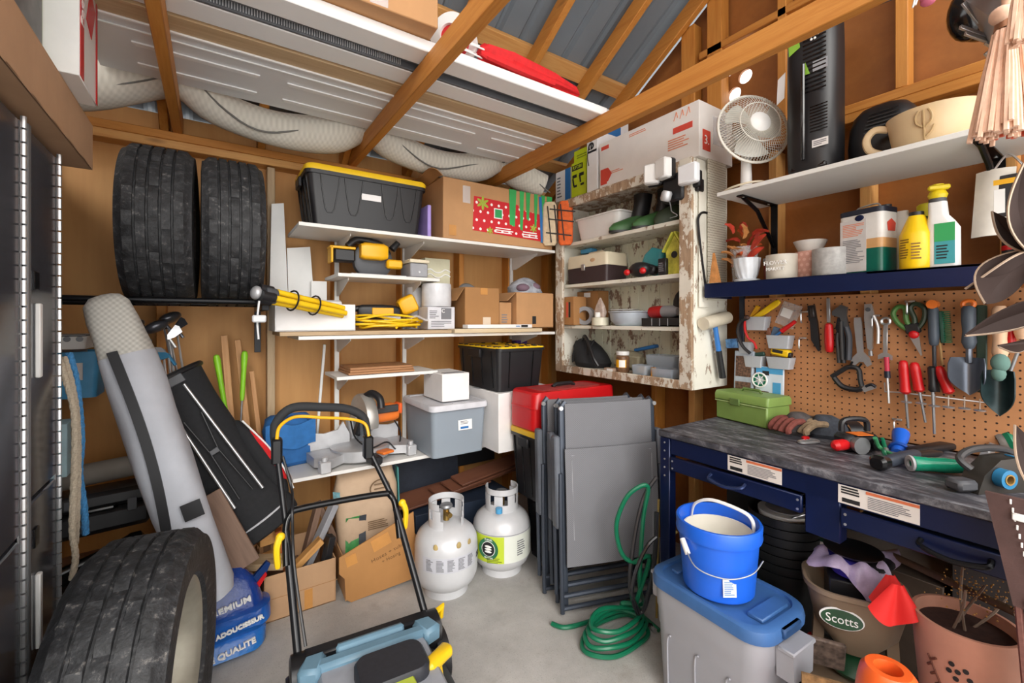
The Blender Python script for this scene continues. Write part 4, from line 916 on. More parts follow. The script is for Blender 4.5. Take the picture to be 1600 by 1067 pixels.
t = thing('flood_light', 'square white lamp head at the front corner of the cupboard top shelf', 'flood light', T(CX - .03, PX(1080, 500, CX - .03).y, CZ0 + .975) @ FR); q = MB(); q.box((0, -.02, .06), (.10, .04, .095), b=.008); q.build('lamp_head', mat('lamp_white', '#e9ecf0', .3, 0, .02), t); q = MB(); q.box((-.01, .035, .045), (.08, .03, .08), b=.008); q.build('lamp_back', BLACK, t)
q = MB(); q.box((0, .06, .02), (.03, .05, .06), b=.004); q.build('bracket', BLACK, t)
# tackle box shelf
z = SHZ[1]
t = thing('tackle_box', 'old tackle box with a cream lid and dark brown base in the cupboard', 'tackle box', CS(932, z, .11)); q = MB(); rbox(q, .36, .19, 0, .095, .02, .97); q.build('base', mat('dark_brown_plastic', '#3a2c2e', .45), t); q = MB(); q.rings([[(x, y, zz) for x, y in rrect(.36 * k, .19 * k, .02)] for zz, k in ((.0965, 1), (.16, .985), (.175, .95), (.176, .85))]); q.build('lid', CREAM, t)
q = MB(); q.box((-.02, -.098, .095), (.03, .008, .04), b=.002); q.build('latch', STEEL, t); q = MB(); q.ball((.06, -.094, .135), (.022, .003, .012), 12); q.build('emblem', card('#c9a27c'), t); q = MB(); q.tube([(-.07, 0, .178), (-.06, 0, .196), (.06, 0, .196), (.07, 0, .178)], .008); q.build('handle', CREAM, t)
t = thing('blue_box', 'small blue box lying on the cream tackle box', 'box', CS(920, z, .15) @ T(0, .0, .205)); q = MB(); q.box((0, 0, .015), (.1, .06, .03), b=.004); q.build('body', SKYB, t)
t = thing('black_tool', 'black hand tool with red knobs between the tackle box and the teal bag', 'tool', CS(1000, z, .05)); q = MB(); q.ball((0, 0, .045), (.07, .05, .042), 14); q.box((.03, .02, .06), (.10, .05, .05), RY(20), .01); q.build('body', BLACK, t)
for x, zz in ((-.05, .03), (.06, .03)): q = MB(); q.ball((x, -.05, zz), (.02, .016, .018), 10); q.build('red_knob', RED, t)
t = thing('packaged_bag', 'teal and clear plastic package in the cupboard', 'package', CS(1018, z, .17)); q = MB(); q.rings([[(x * k, y * k, zz) for x, y in rrect(.15, .08, .03)] for zz, k in ((.0, .8), (.03, 1), (.10, .9), (.15, .5))], M=T(0, 0, .026) @ RY(18)); q.build('package', TEAL, t)
t = thing('battery_pack', 'small black can with a printed label in front of the birdhouse', 'can', CS(1037, z, .035)); q = MB(); q.box((0, 0, .043), (.05, .035, .086), b=.004); q.build('body', BLACK, t); lines(t, 'label', INKG, .035, .05, 5, T(0, -.0182, .04), 3)
t = thing('birdhouse', 'little yellow and green painted birdhouse in the cupboard', 'birdhouse', CS(1063, z, .09)); q = MB(); q.prism([(-.05, 0), (.05, 0), (.05, .12), (0, .2), (-.05, .12)], .10, T(0, .05, 0) @ UP); q.build('body', mat('painted_green', '#c9c24a', .6, 0, .6, 16), t)
for s in (-1, 1): q = MB(); q.box((s * .036, 0, .168), (.115, .125, .01), T(0, 0, 0) @ T(s * .036, 0, .168) @ RY(s * 58) @ T(-s * .036, 0, -.168)); q.build('roof_board', mat('roof_lime', '#c6c94c', .6, 0, .4, 30), t)
q = MB(); q.cyl((0, -.052, .10), (0, -.0495, .10), .018); q.build('entrance', INK, t)
# eye level shelf
z = SHZ[0]
t = carton('cardboard_carton', 'small brown cardboard box with red and black marks in the cupboard', 'box', CS(898, z, .06), .105, .11, .185, KRAFT2); plate(t, 'red_mark', INKR, .016, .10, T(-.012, -.056, .10)); plate(t, 'black_mark', INK, .016, .10, T(.012, -.056, .10))
t = carton('cardboard_carton', 'low brown carton with a white label behind the tape roll', 'box', CS(926, z, .2), .20, .1, .225, KRAFT2); plate(t, 'label', PAPER, .06, .03, T(.0, -.051, .2))
t = thing('tape_roll', 'grey duct tape roll standing on edge in the cupboard', 'tape', CS(915, z, .09) @ T(0, 0, .061) @ RZ(25)); q = MB(); q.lathe([(.035, -.024), (.06, -.024), (.06, .024), (.035, .024), (.035, -.024)], 32, RX(90), False, False); q.build('tape', GREYP, t)
t = thing('tape_roll', 'cream masking tape roll lying flat in the cupboard', 'tape', CS(938, z, .045)); q = MB(); q.lathe([(.035, 0), (.052, 0), (.052, .048), (.035, .048), (.035, 0)], 32, None, False, False); q.build('tape', mat('cream_tape', '#d6d2bd', .3), t)
t = thing('plastic_bag', 'small clear bag of screws standing on the cream tape roll', 'bag', CS(938, z, .05) @ T(0, 0, .0495)); q = MB(); q.rings([[(x * k, y * k, zz) for x, y in rrect(.09, .04, .015)] for zz, k in ((.0, .8), (.03, 1), (.07, .7), (.12, .12))]); q.build('film', mat('pinkish_film', '#b8a69c', .25, 0, .3, 40), t); q = MB(); q.cyl((0, -.022, .0), (0, -.022, .03), .018); q.build('white_cap', WHITE, t)
t = thing('enamel_basin', 'pale blue grey basin in the middle of the cupboard shelf', 'basin', CS(985, z, .13)); q = MB(); q.lathe([(.0, 0), (.085, .0), (.115, .03), (.122, .075), (.13, .08), (.13, .085), (.118, .08), (.11, .032), (.088, .006), (0, .006)], 36); q.build('bowl', mat('pale_enamel', '#b3bcc6', .3), t)
q = MB(); q.box((0, 0, .012), (.16, .09, .006), RZ(12), .002); lone(q, 'container_cover', WHITE, 'white plastic lid lying on the rim of the basin', 'lid', CS(975, z, .16) @ T(-.02, .03, .085))
t = thing('spray_can', 'red and white bottle lying behind the black divided tray', 'bottle', CS(1038, z, .14) @ T(0, 0, .078) @ RZ(-8)); q = MB(); q.lathe([(.0, -.10), (.03, -.098), (.034, -.08), (.034, .0)], 20, RY(90)); q.build('red_end', RED, t); q = MB(); q.lathe([(.034, .0005), (.034, .07), (.02, .10), (0, .102)], 20, RY(90)); q.build('white_end', GREYP, t)
t = thing('divided_tray', 'black divided tray in front of the red bottle in the cupboard', 'tray', CS(1042, z, .075)); q = MB(); q.box((0, 0, .003), (.235, .12, .006), b=0)
for s in (-1, 1): q.box((0, s * .058, .022), (.235, .004, .042), b=0); q.box((s * .116, 0, .022), (.004, .12, .042), b=0)
q.build('body', BLACK, t)
for k in (-.05, .0, .05): q = MB(); q.box((k, -.0605, .022), (.003, .002, .04), b=0); q.build('divider_line', GREYP, t)
t = thing('black_helmet', 'black rounded thing standing at the near end of the cupboard shelf', 'bag', CS(1066, z, .19)); q = MB(); q.ball((0, 0, .10), (.035, .07, .098), 14); q.build('shell', BLACK, t)
# bottom board
z = Z0c - .011
t = thing('tool_bag', 'limp black tool bag lying in the bottom of the cupboard', 'tool bag', CS(926, z, .145)); q = MB(); q.rings([[(cx + rx * .82 * math.cos(a) * (1 + .07 * math.sin(4 * a + zz * 40)), ry * math.sin(a), zz) for a in [2 * PI * j / 26 for j in range(26)]] for cx, zz, rx, ry in ((0, 0, .15, .09), (.0, .03, .165, .11), (-.02, .08, .15, .1), (-.05, .13, .12, .08), (-.07, .165, .09, .05), (-.07, .17, .03, .02))]); q.build('body', CLOTHK, t)
q = MB(); q.sheet(lambda u, v: (-.11 + .15 * u + .02 * v, -.08 - .02 * math.sin(v * 3) + .04 * v, .02 + .15 * v + .012 * math.sin(u * 7)), 10, 6, .006); q.build('flap', CLOTHK, t); q = MB(); q.tube(catmull([(-.05, -.04, .17), (0, -.07, .2), (.06, -.09, .15), (.12, -.11, .07), (.15, -.1, .02)]), .011, 8); q.build('strap', BLACK, t)
t = thing('small_carton', 'flat grey and white packet lying before the black tool bag', 'packet', CS(954, z, .02)); q = MB(); q.box((0, 0, .011), (.075, .035, .022)); q.build('body', card('#a88f7c'), t); plate(t, 'label', PAPER, .045, .014, T(.01, -.0182, .011))
t = thing('nut_jar', 'clear jar of nuts with a white lid and yellow label in the cupboard', 'jar', CS(973, z, .055)); q = MB(); q.lathe([(0, 0), (.035, 0), (.038, .006), (.038, .09), (.03, .1), (0, .1)], 24); q.build('glass', mat('nut_brown', '#7b5b43', .3, 0, .5, 60), t); q = MB(); q.lathe([(0, .1005), (.036, .1005), (.038, .115), (.036, .122), (0, .122)], 24); q.build('lid', WHITE, t); q = MB(); q.rings([[(.0388 * math.cos(a), .0388 * math.sin(a), zz) for a in [PI * (1.1 + .8 * i / 12) for i in range(13)]] for zz in (.03, .075)], closed=False); q.build('label', YELD, t); q = MB(); q.rings([[(.0392 * math.cos(a), .0392 * math.sin(a), zz) for a in [PI * (1.55 + .3 * i / 6) for i in range(7)]] for zz in (.032, .073)], closed=False); q.build('label_text_panel', INKW, t)
t = thing('tissue_box', 'beige bag lying behind the nut jar in the cupboard', 'bag', CS(985, z, .2)); q = MB(); q.ball((0, 0, .06), (.11, .05, .058), 14); q.box((0, -.02, .055), (.2, .06, .08), RY(3), .01); q.build('cloth', mat('olive_beige', '#a39b82', .8, 0, .2, 30), t)
t = thing('blue_bag_strip', 'blue plastic strip lying on top of the beige bag', 'strip', CS(1010, z, .215) @ T(0, 0, .125) @ RY(-12)); q = MB(); q.box((0, 0, .012), (.16, .04, .02), b=.006); q.build('strip', INKB, t)
for i, (px, dx, w, d, h, lb) in enumerate(((1004, .05, .10, .08, .055, 'small clear bin of yellow bits at the cupboard front'), (1040, .05, .14, .08, .05, 'clear bin with white scraps and an orange can at the cupboard front'), (1040, .15, .19, .12, .11, 'taller clear bin behind the other two clear bins'))):
    t = thing('clear_bin', lb, 'bin', CS(px, z, dx), 'clear bins in the cupboard'); q = MB(); rbox(q, w, d, 0, h, .012, .9, open_top=True, wall=.002); q.build('body', CLRG, t)
    q = MB(); q.ball((0, 0, h * .45), (w * .33, d * .3, h * .38), 12); q.build('contents', (YELD, mat('lilac_scrap', '#cdbfd0', .6, 0, .3, 40), mat('grey_scrap', '#777a80', .6, 0, .5, 30))[i], t)
q = MB(); q.lathe([(0, 0), (.014, 0), (.014, .05), (0, .05)], 16); lone(q, 'small_can', mat('can_orange', '#d89a3a', .4), 'small orange can between the clear bins in the cupboard', 'can', CS(1021, z, .03))
t = thing('spray_bottle', 'small clear bottle with a white cap behind the near clear bin', 'bottle', CS(1069, z, .12)); q = MB(); q.lathe([(0, 0), (.03, 0), (.03, .10), (.02, .115), (0, .115)], 18); q.build('body', CLRG, t); q = MB(); q.lathe([(0, .1155), (.022, .1155), (.022, .145), (0, .145)], 16); q.build('cap', WHITE, t)
# ---- on the near side panel: crowbar, mallet, perforated strips
SY0 = CY0 - CL - .001
def side(px, py, off=.012): return PY(px, py, SY0 - off)
t = thing('crowbar', 'bent black steel crowbar hanging on the white side of the cupboard', 'crowbar', side(1099, 330)); q = MB(1); q.tube(catmull([side(1110, 350), side(1112, 342), side(1107, 334), side(1098, 332), side(1092, 338), side(1091, 352), side(1096, 400), side(1103, 452)], 5), [.005] * 4 + [.006] * 32, 8, flat=1); q.build('bar', mat('crowbar_steel', '#3a3a3c', .4, .8), t)
q = MB(1); q.box(tuple(side(1111, 351)), (.022, .008, .008), b=.001); q.build('claw', STEELD, t)
t = thing('mallet', 'white rubber mallet with a blue and black handle hanging on the cupboard side', 'mallet', side(1118, 505, .03)); q = MB(1); q.cyl(side(1099, 506, .035), side(1136, 496, .035), .031, .031, 20); q.build('head', mat('mallet_white', '#d6cdb8', .6), t)
q = MB(1); q.cyl(side(1117, 508, .035), side(1123, 548, .035), .0115, .0125, 12); q.build('handle', mat('handle_blue', '#2f76c4', .4), t); q = MB(1); q.cyl(side(1123, 548.5, .035), side(1129, 590, .035), .0145, .016, 12); q.build('grip', BLACK, t)
for x0, x1, y0, y1, yy, lb in ((1106, 1134, 214, 470, SY0 - .02, 'wide white strip of perforated metal beside the old cupboard'), (1092, 1108, 262, 480, SY0 - .008, 'narrow white metal strip between the cupboard edge and the perforated one')):
    A, B = PY(x0, y0, yy), PY(x1, y1, yy); q = MB(); w = B.x - A.x; h = A.z - B.z; q.box((0, 0, 0), (w, .003, h), b=0)
    o = lone(q, 'metal_strip', m_spots('perforated_white', '#d4cfbf', '#8d8676', .012, .28) if x0 == 1106 else PEEL, lb, 'metal strip', T((A.x + B.x) / 2, yy, (A.z + B.z) / 2))
# ============ RIGHT WALL: BENCH, PEGBOARD, SHELVES ============
BX, BY0, BY1, BH = 1.59, 1.22, .0, .87        # bench front, far end, near end, height
BMX = T(BX, BY0, 0) @ FR                      # local x toward the camera, y into the wall
BLn, BD = BY0 - BY1, .60
t = thing('workbench', 'long navy steel workbench with a scuffed black top and four drawers', 'workbench', BMX)
q = MB(); q.box((BLn / 2, BD / 2 - .003, BH - .014), (BLn + .01, BD + .004, .028), b=.004); q.build('worktop', WORKTOP, t)
for x in (.025, BLn - .025):
    for y in (.022, BD - .03):
        q = MB(); q.box((x, y, .42), (.048, .044, .84), b=.003); o = q.build('leg', NAVY, t)
        if y < .1:
            q = MB()
            for k in range(5): q.cyl((x, -.002, .82 - k * .035), (x, .0, .82 - k * .035), .004, n=8)
            q.build('rivet', STEEL, o)
q = MB(); q.box((BLn / 2, .012, .808), (BLn - .1, .014, .066)); q.build('apron', NAVY, t)
q = MB(); q.box((BLn / 2, .03, .74), (.10, .05, .18), b=.004); q.build('centre_post', NAVY, t)
q = MB(); q.box((BLn / 2, BD - .02, .78), (BLn - .1, .012, .12)); q.build('back_apron', NAVY, t)
q = MB(); q.box((BLn / 2, BD - .12, .11), (BLn - .1, .18, .015)); q.build('lower_shelf', mat('shelf_dark', '#2a2622', .7), t)
for s in (0, 1):
    x0, x1 = (.056, BLn / 2 - .054) if s == 0 else (BLn / 2 + .054, BLn - .056); w = x1 - x0; xc = (x0 + x1) / 2
    q = MB(); q.box((xc, .0, .739), (w, .014, .058), None, .003); o = q.build('drawer', NAVY, t); 
    q = MB(); q.box((xc, .24, .715), (w - .04, .44, .004), b=0); q.box((xc, .24, .745), (w - .06, .42, .004), b=0); q.build('drawer_tray', NAVYD, o)
    q = MB(); q.tube(catmull([(xc - .065, -.008, .748), (xc - .06, -.03, .738), (xc, -.038, .728), (xc + .06, -.03, .738), (xc + .065, -.008, .748)]), .007, 8); q.build('drawer_handle', BLACKM if s else mat('handle_navy', '#37456e', .25, .6), o)
    q = MB()
    for xx in (x0 + .012, x1 - .012):
        for zz in (.722, .752): q.cyl((xx, -.009, zz), (xx, -.006, zz), .004, n=8)
    q.build('rivet', STEEL, o)
    lx = xc + (.09 if s == 0 else -.165); q = MB(); q.box((lx, .0042, .808), (.19, .0012, .056), b=0); o = q.build('warning_label', mat('label_beige', '#e0d9d2', .6, 0, .03), t)
    q = MB(); q.box((lx + .035, .003, .83), (.12, .0012, .008), b=0); q.build('orange_bar', mat('label_orange', '#d9744a', .6), o)
    lines(o, 'small_print', INKG, .115, .036, 7, T(lx + .037, .003, .803), 3); lines(o, 'bold_print', INK, .05, .024, 3, T(lx - .062, .003, .822), 5, lh=.6); plate(o, 'barcode', INK, .045, .012, T(lx - .062, .003, .792))
# pegboard and posts
t = thing('pegboard', 'brown pegboard back of the workbench full of small holes', 'pegboard', T(2.2, BY0 - .02, .872) @ FR); q = MB(); q.box(((BLn - .06) / 2 + .02, .005, .287), (BLn - .06, .008, .574), b=0); q.build('board', PEG, t)
for x in (.008, BLn - .03): q = MB(); q.box((x, .0, .36), (.024, .02, .72)); q.build('post', NAVYD, t)
t = thing('bench_shelf', 'navy steel shelf above the pegboard lined with pots and bottles', 'shelf', T(1.965, BY0 + .03, 1.447) @ FR); q = MB(); q.box((BLn / 2 + .03, .1175, .064), (BLn + .06, .235, .008), b=.001); q.build('deck', BLACKM, t)
q = MB(); q.box((BLn / 2 + .03, .002, .034), (BLn + .06, .004, .068), b=.001); q.build('front_lip', NAVY, t); q = MB(); q.box((.002, .12, .034), (.004, .23, .068), b=.001); q.build('end_lip', NAVY, t)
WZ = 1.887
t = thing('wall_shelf', 'white laminate shelf on black brackets above the pots', 'shelf', T(1.85, 1.117, WZ) @ FR); q = MB(); q.box((.72, .185, .009), (1.44, .37, .018), b=.0015); q.build('board', mat('shelf_white', '#dcdcd8', .5, 0, .05, 5), t)
for x in (.075, .80):
    q = MB(); q.box((x, .20, -.004), (.03, .30, .006)); q.box((x, .355, -.12), (.03, .006, .24)); q.tube([(x, .08, -.008), (x, .20, -.05), (x, .35, -.2)], .009, 8); q.build('bracket', BLACKM, t)
    q = MB()
    for yy in (.08, .3): q.cyl((x, yy, -.009), (x, yy, -.007), .005, n=8)
    q.build('screw', STEEL, t)
# ---- frames for things standing on the shelves
def NS(px, xw=2.07, z=1.447 + .0685): return T(xw, PX(px, 500, xw).y, z) @ FR
def WS(px, xw=2.0): return T(xw, PX(px, 500, xw).y, WZ + .0185) @ FR
def width(px, n, xw): return abs(PX(px - n / 2, 500, xw).y - PX(px + n / 2, 500, xw).y)
# fan
t = thing('desk_fan', 'old white desk fan on the far end of the white shelf', 'fan', WS(1166, 2.0)); q = MB(); q.lathe([(0, 0), (.085, 0), (.088, .008), (.07, .02), (.03, .03), (.022, .05), (.019, .17), (.021, .2), (0, .2)], 28, sx=1.1); q.build('base', WHITE, t)
q = MB(); q.tube(catmull([(-.06, -.02, .03), (-.09, -.06, .012), (-.02, -.1, .02), (.06, -.08, .03), (.08, 0, .04), (0, .06, .045)]), .0045, 6); q.build('power_cord', CREAM, t)
HM = T(.035, -.01, .285) @ RZ(58) @ RX(90 - 8)      # local z out of the fan
q = MB(); q.rings([[(r * math.cos(2 * PI * j / 20), r * math.sin(2 * PI * j / 20), z) for j in range(20)] for r, z in ((.02, -.15), (.045, -.145), (.052, -.12), (.05, -.06), (.04, -.05))], M=HM); q.build('motor_housing', WHITE, t)
FW = mat('fan_white', '#d9d6cc', .4, 0, .05)
q = MB(); R_ = .158
for j in range(72):
    a = 2 * PI * j / 72; ca, sa = math.cos(a), math.sin(a)
    q.tube([(r * ca, r * sa, z) for r, z in ((.045, .062), (.09, .058), (.135, .035), (R_, .0))], .0013, 4, HM)
for r, z in ((.09, .058), (R_, 0)): q.tube([(r * math.cos(2 * PI * j / 40), r * math.sin(2 * PI * j / 40), z) for j in range(40)], .0022 if r < .1 else .006, 6, HM, True)
o = q.build('front_grille', FW, t); q = MB(); q.lathe([(0, .07), (.03, .068), (.045, .06), (.045, .056), (0, .056)], 24, HM, sx=1); q.build('badge', WHITE, o)
q = MB()
for j in range(60):
    a = 2 * PI * j / 60; ca, sa = math.cos(a), math.sin(a); q.tube([(r * ca, r * sa, z) for r, z in ((.05, -.055), (.11, -.045), (.15, -.02), (R_, .0))], .0014, 4, HM)
q.build('rear_grille', FW, t)
q = MB()
for k in range(3):
    def bl(u, v, k=k):
        r = .03 + .105 * u; a = 2 * PI * k / 3 + (v - .5) * (1.3 - .2 * u) + .4 * u; return (r * math.cos(a), r * math.sin(a), .02 * (v - .5) * 1.6)
    q.sheet(bl, 8, 8, .003, HM)
q.cyl((0, 0, -.03), (0, 0, .03), .032, M=HM); q.build('blade', mat('blade_grey', '#bdbcb4', .3), t)
# tower heater
t = thing('tower_heater', 'tall black plastic tower with vents on the white shelf', 'tower heater', WS(1274, 2.02)); W2 = .095
q = MB(); q.rings([[(x * k, y * k, z) for x, y in rrect(.185, .17, .07, 7)] for z, k in ((0, .86), (.02, .9), (.05, .98), (.12, 1), (.5, 1), (.6, .98), (.64, .9), (.66, .7))]); q.build('body', BLACK, t)
q = MB()
for k in range(9): q.box((.045, -.0862, .17 + k * .012), (.06, .002, .004), b=0)
q.build('vent_grille', BLACKG, t); q = MB()
for k in range(13): q.box((.03, -.0862, .33 + k * .017), (.08, .002, .006), b=0)
q.build('vent_grille', BLACKG, t); plate(t, 'rating_label', PAPER, .055, .03, T(.05, -.0865, .12)); lines(t, 'label_print', INKG, .045, .02, 3, T(.05, -.0875, .12), 2); plate(t, 'rating_label', GREYP, .05, .04, T(.05, -.0865, .42)); 
q = MB(); q.prism([(0, 0), (.02, 0), (.004, .05)], .0015, T(-.005, -.0862, .40) @ UP); q.build('green_sticker', mat('sticker_green', '#86b53a', .5), t); q = MB(); q.prism([(-.04, 0), (.0, .02), (-.01, .09), (-.045, .09)], .0015, T(-.02, -.0862, .5) @ UP); q.build('green_sticker', mat('sticker_green', '#86b53a', .5), t)
q = MB(); q.box((-.075, -.072, .25), (.012, .012, .38), RZ(45), .004); q.build('edge_trim', BLACKG, t); q = MB()
for a_ in range(7): q.ball((.02 + .012 * (a_ % 3), -.087, .53 + .013 * (a_ // 2)), (.005, .003, .005), 8)
q.build('control_print', INKW, t); q = MB(); q.sheet(lambda u, v: (-.095 - .03 * u, -.05 + .01 * v, .36 + .11 * v - .02 * u), 3, 3, .0015); q.build('paper_tag', PAPER, t); q = MB(); q.lathe([(0, 0), (.08, 0), (.078, .01), (0, .012)], 24, T(0, 0, -.0)); 
q = MB(); q.box((0, -.06, .018), (.13, .05, .03), RX(-18), .01); q.build('foot', BLACKG, t)
# black heater dome
t = thing('fan_heater', 'rounded black fan heater beside the cream planter on the white shelf', 'fan heater', WS(1380, 2.10)); q = MB(); q.rings([[(x * k, y * k + yo, z) for x, y in rrect(.215, .15, .07, 8)] for z, k, yo in ((0, .84, 0), (.02, .86, 0), (.03, .95, 0), (.10, 1, 0), (.17, .96, .004), (.215, .85, .01), (.24, .66, .015), (.252, .4, .02), (.255, .1, .02))]); q.build('body', BLACK, t)
q = MB(); 
for k in range(7): q.box((.02, -.0765 + .003 * abs(k - 2), .12 + .014 * k), (.12 - .006 * k, .003, .005), b=0)
q.build('vent_grille', BLACKG, t); q = MB(); q.box((0, -.06, .02), (.17, .03, .03), b=.008); q.build('foot', BLACKG, t)
# planter cup
t = thing('planter', 'big cream cup shaped planter with a tulip relief on the white shelf', 'planter', WS(1459, 1.99)); PC = mat('cream_glaze', '#dcc39a', .35, 0, .06)
q = MB(); q.lathe([(0, .0), (.098, .0), (.103, .006), (.118, .095), (.122, .118), (.124, .122), (.120, .124), (.112, .117), (.095, .012), (0, .012)], 44, sy=.9); q.build('bowl', PC, t)
q = MB(); q.tube(catmull([(-.115, -.02, .105), (-.15, -.03, .112), (-.172, -.035, .085), (-.165, -.03, .045), (-.13, -.02, .022), (-.105, -.015, .02)]), .009, 8, flat=1.4); q.build('handle', PC, t)
q = MB(); K = T(.0, -.1, .035) @ RX(6)
for s in (-1, 0, 1): q.tube(catmull([(s * .004, -.003, .02), (s * .018, -.004, .035), (s * .019, -.005, .055), (s * .012, -.004, .072)]), .0035, 6, K)
q.tube([(0, -.001, -.022), (0, -.003, .02)], .003, 6, K); q.tube(catmull([(0, -.001, -.015), (.015, -.002, .0), (.024, -.003, .02)]), .003, 6, K); q.build('tulip_relief', mat('glaze_line', '#bfa377', .4), t)
# ---- navy shelf
def pot(label, px, xw, prof, mt, cat='pot', name='flower_pot', n=30, wob=0, sx=1):
    t = thing(name, label, cat, NS(px, xw)); q = MB()
    if wob: q.rings([[(r * (1 + .045 * math.sin(wob * 2 * PI * j / 66 + z * 38)) * math.cos(2 * PI * j / 66), r * (1 + .045 * math.sin(wob * 2 * PI * j / 66 + z * 38)) * math.sin(2 * PI * j / 66), z) for j in range(66)] for r, z in prof])
    else: q.lathe(prof, n, sx=sx)
    q.build('body', mt, t); return t
def potprof(r0, r1, h, w=.006): return [(0, 0), (r0, 0), (r0 + .003, .004), (r1, h), (r1 - w, h), (r0 - w + .002, .012), (0, .012)]
t = pot('white swirled pot on a saucer at the far end of the navy shelf', 1167, 2.02, [(0, .012), (.036, .012), (.045, .03), (.052, .07), (.055, .105), (.049, .105), (.04, .03), (0, .03)], mat('porcelain', '#d5dae0', .15), wob=12)
q = MB(); q.lathe([(0, 0), (.052, 0), (.056, .008), (.05, .011), (0, .011)], 30); q.build('saucer', mat('porcelain', '#d5dae0', .15), t)
t = thing('vase', 'clear plastic vase of orange autumn leaves behind the swirled pot', 'vase', NS(1163, 2.10)); q = MB(); q.lathe([(0, 0), (.05, 0), (.062, .17), (.06, .17), (.048, .006), (0, .006)], 28); q.build('glass', CLR, t)
LFM = [mat('leaf_orange', '#d9602a', .7, 0, .4, 40), mat('leaf_red', '#c03a24', .7, 0, .4, 40), mat('leaf_tan', '#c98a4e', .7, 0, .3, 40)]
r3 = random.Random(6)
for i in range(22):
    a = r3.uniform(0, 2 * PI); z = r3.uniform(.06, .24); rr_ = r3.uniform(.005, .045 if z < .17 else .06); K = T(rr_ * math.cos(a), rr_ * math.sin(a), z) @ RZ(math.degrees(a)) @ RY(r3.uniform(-80, 10)) @ RX(r3.uniform(-40, 40)); L_ = r3.uniform(.05, .085)
    q = MB(); q.sheet(lambda u, v: (L_ * u, L_ * .55 * (v - .5) * math.sin(PI * min(1, u * .9 + .08)) * (1 + .25 * math.sin(u * 19)), .012 * math.sin(u * 3) + .02 * abs(v - .5)), 8, 4, .0012, K); q.build('leaf', LFM[i % 3 if i % 5 else 2], t)
for x, y, z, a in ((.10, -.03, .12, 30), (.11, -.02, .17, 40)): 
    q = MB(); q.sheet(lambda u, v: (-.03 + .09 * u, .045 * (v - .5) * math.sin(PI * (.1 + u * .85)), .01 * math.sin(u * 3)), 6, 4, .0015, T(x - .03, y - .03, z) @ RY(-a) @ RX(60)); q.build('leaf', LFM[1], t)
q = MB(); q.sheet(lambda u, v: (.05 * (v - .5) * (1.2 - u), .0, .14 * u), 5, 4, .0012, T(-.045, -.045, .0) @ RX(4)); lone(q, 'autumn_leaf', LFM[2], 'single tan leaf hanging over the shelf edge left of the swirled pot', 'leaf', NS(1140, 2.0))
t = thing('glass_jar', 'small glass jar with a chrome lid behind the lettered cream pot', 'jar', NS(1205, 2.13)); q = MB(); q.lathe([(0, 0), (.03, 0), (.03, .09), (0, .09)], 18); q.build('glass', mat('leafy_red', '#a8402a', .3, 0, .5, 40), t); q = MB(); q.lathe([(0, .0905), (.033, .0905), (.033, .108), (0, .112)], 18); q.build('lid', STEEL, t)
t = pot('cream pot with raised flower market lettering on the navy shelf', 1222, 2.04, potprof(.058, .062, .105), mat('stone_cream', '#c9c3b6', .5))
text('FLOWER', .024, T(0, -.0615, .068) @ RX(1) @ UP, INKW, t, ext=.002); text('MARKET', .02, T(0, -.061, .042) @ UP, INKW, t, ext=.002)
t = pot('pink pot with a diamond pattern between the two grey ones', 1266, 2.09, potprof(.05, .056, .112), m_spots('pink_pattern', '#c79384', '#d8aa9c', .022, .3), wob=0)
t = thing('bowl', 'white bowl stacked on the pink pot', 'bowl', NS(1266, 2.09) @ T(0, 0, .1125)); q = MB(); q.lathe([(0, 0), (.042, 0), (.062, .045), (.058, .045), (.038, .005), (0, .005)], 28); q.build('body', mat('bowl_white', '#cfcac4', .3), t)
t = pot('speckled grey pot beside the thinner can', 1298, 2.04, potprof(.06, .063, .108), mat('stone_grey', '#a9a8a6', .5, 0, .25, 50))
t = thing('thinner_can', 'rectangular metal can with a white label and green corner on the navy shelf', 'can', NS(1356, 2.06) @ RZ(-12)); q = MB(); q.rings([[(x, y, z) for x, y in rrect(.15, .10, .02)] for z in (.004, .22)]); q.build('body', mat('can_white', '#d8d6d2', .3), t)
q = MB(); q.rings([[(x * 1.005, y * 1.008, z) for x, y in rrect(.15, .10, .02)] for z in (.004, .09)]); q.build('green_band', mat('can_green', '#0e5a4c', .25), t); q = MB(); q.rings([[(x * 1.007, y * 1.01, z) for x, y in rrect(.15, .10, .02)] for z in (.09, .125)]); q.build('gold_band', mat('can_gold', '#c89a66', .35), t)
q = MB(); q.rings([[(x * k, y * k, z) for x, y in rrect(.154, .104, .022)] for z, k in ((.2205, 1), (.238, 1), (.24, .97))]); q.build('top_rim', NAVYD, t); plate(t, 'text_panel', mat('panel_grey', '#c9c6c4', .5), .09, .195, T(-.022, -.0515, .105)); lines(t, 'small_print', INKO, .075, .05, 8, T(-.02, -.0525, .165), 2); lines(t, 'small_print', INKG, .075, .09, 14, T(-.02, -.0525, .085), 3)
q = MB(); q.ball((-.0, -.0515, .207), (.016, .002, .012), 14); q.build('round_emblem', NAVY, t); q = MB(); q.tube(catmull([(-.04, 0, .241), (-.03, 0, .255), (.03, 0, .26), (.045, 0, .241)]), .003, 6); q.build('wire_handle', STEEL, t); q = MB(); q.cyl((.05, .02, .24), (.05, .02, .252), .016); q.build('cap', BLACK, t); q = MB(); q.prism([(-.02, 0), (.02, 0), (.025, .03), (0, .045), (-.025, .03)], .0012, T(.0765, 0, .15) @ RZ(90) @ UP); q.build('side_emblem', INKR, t)
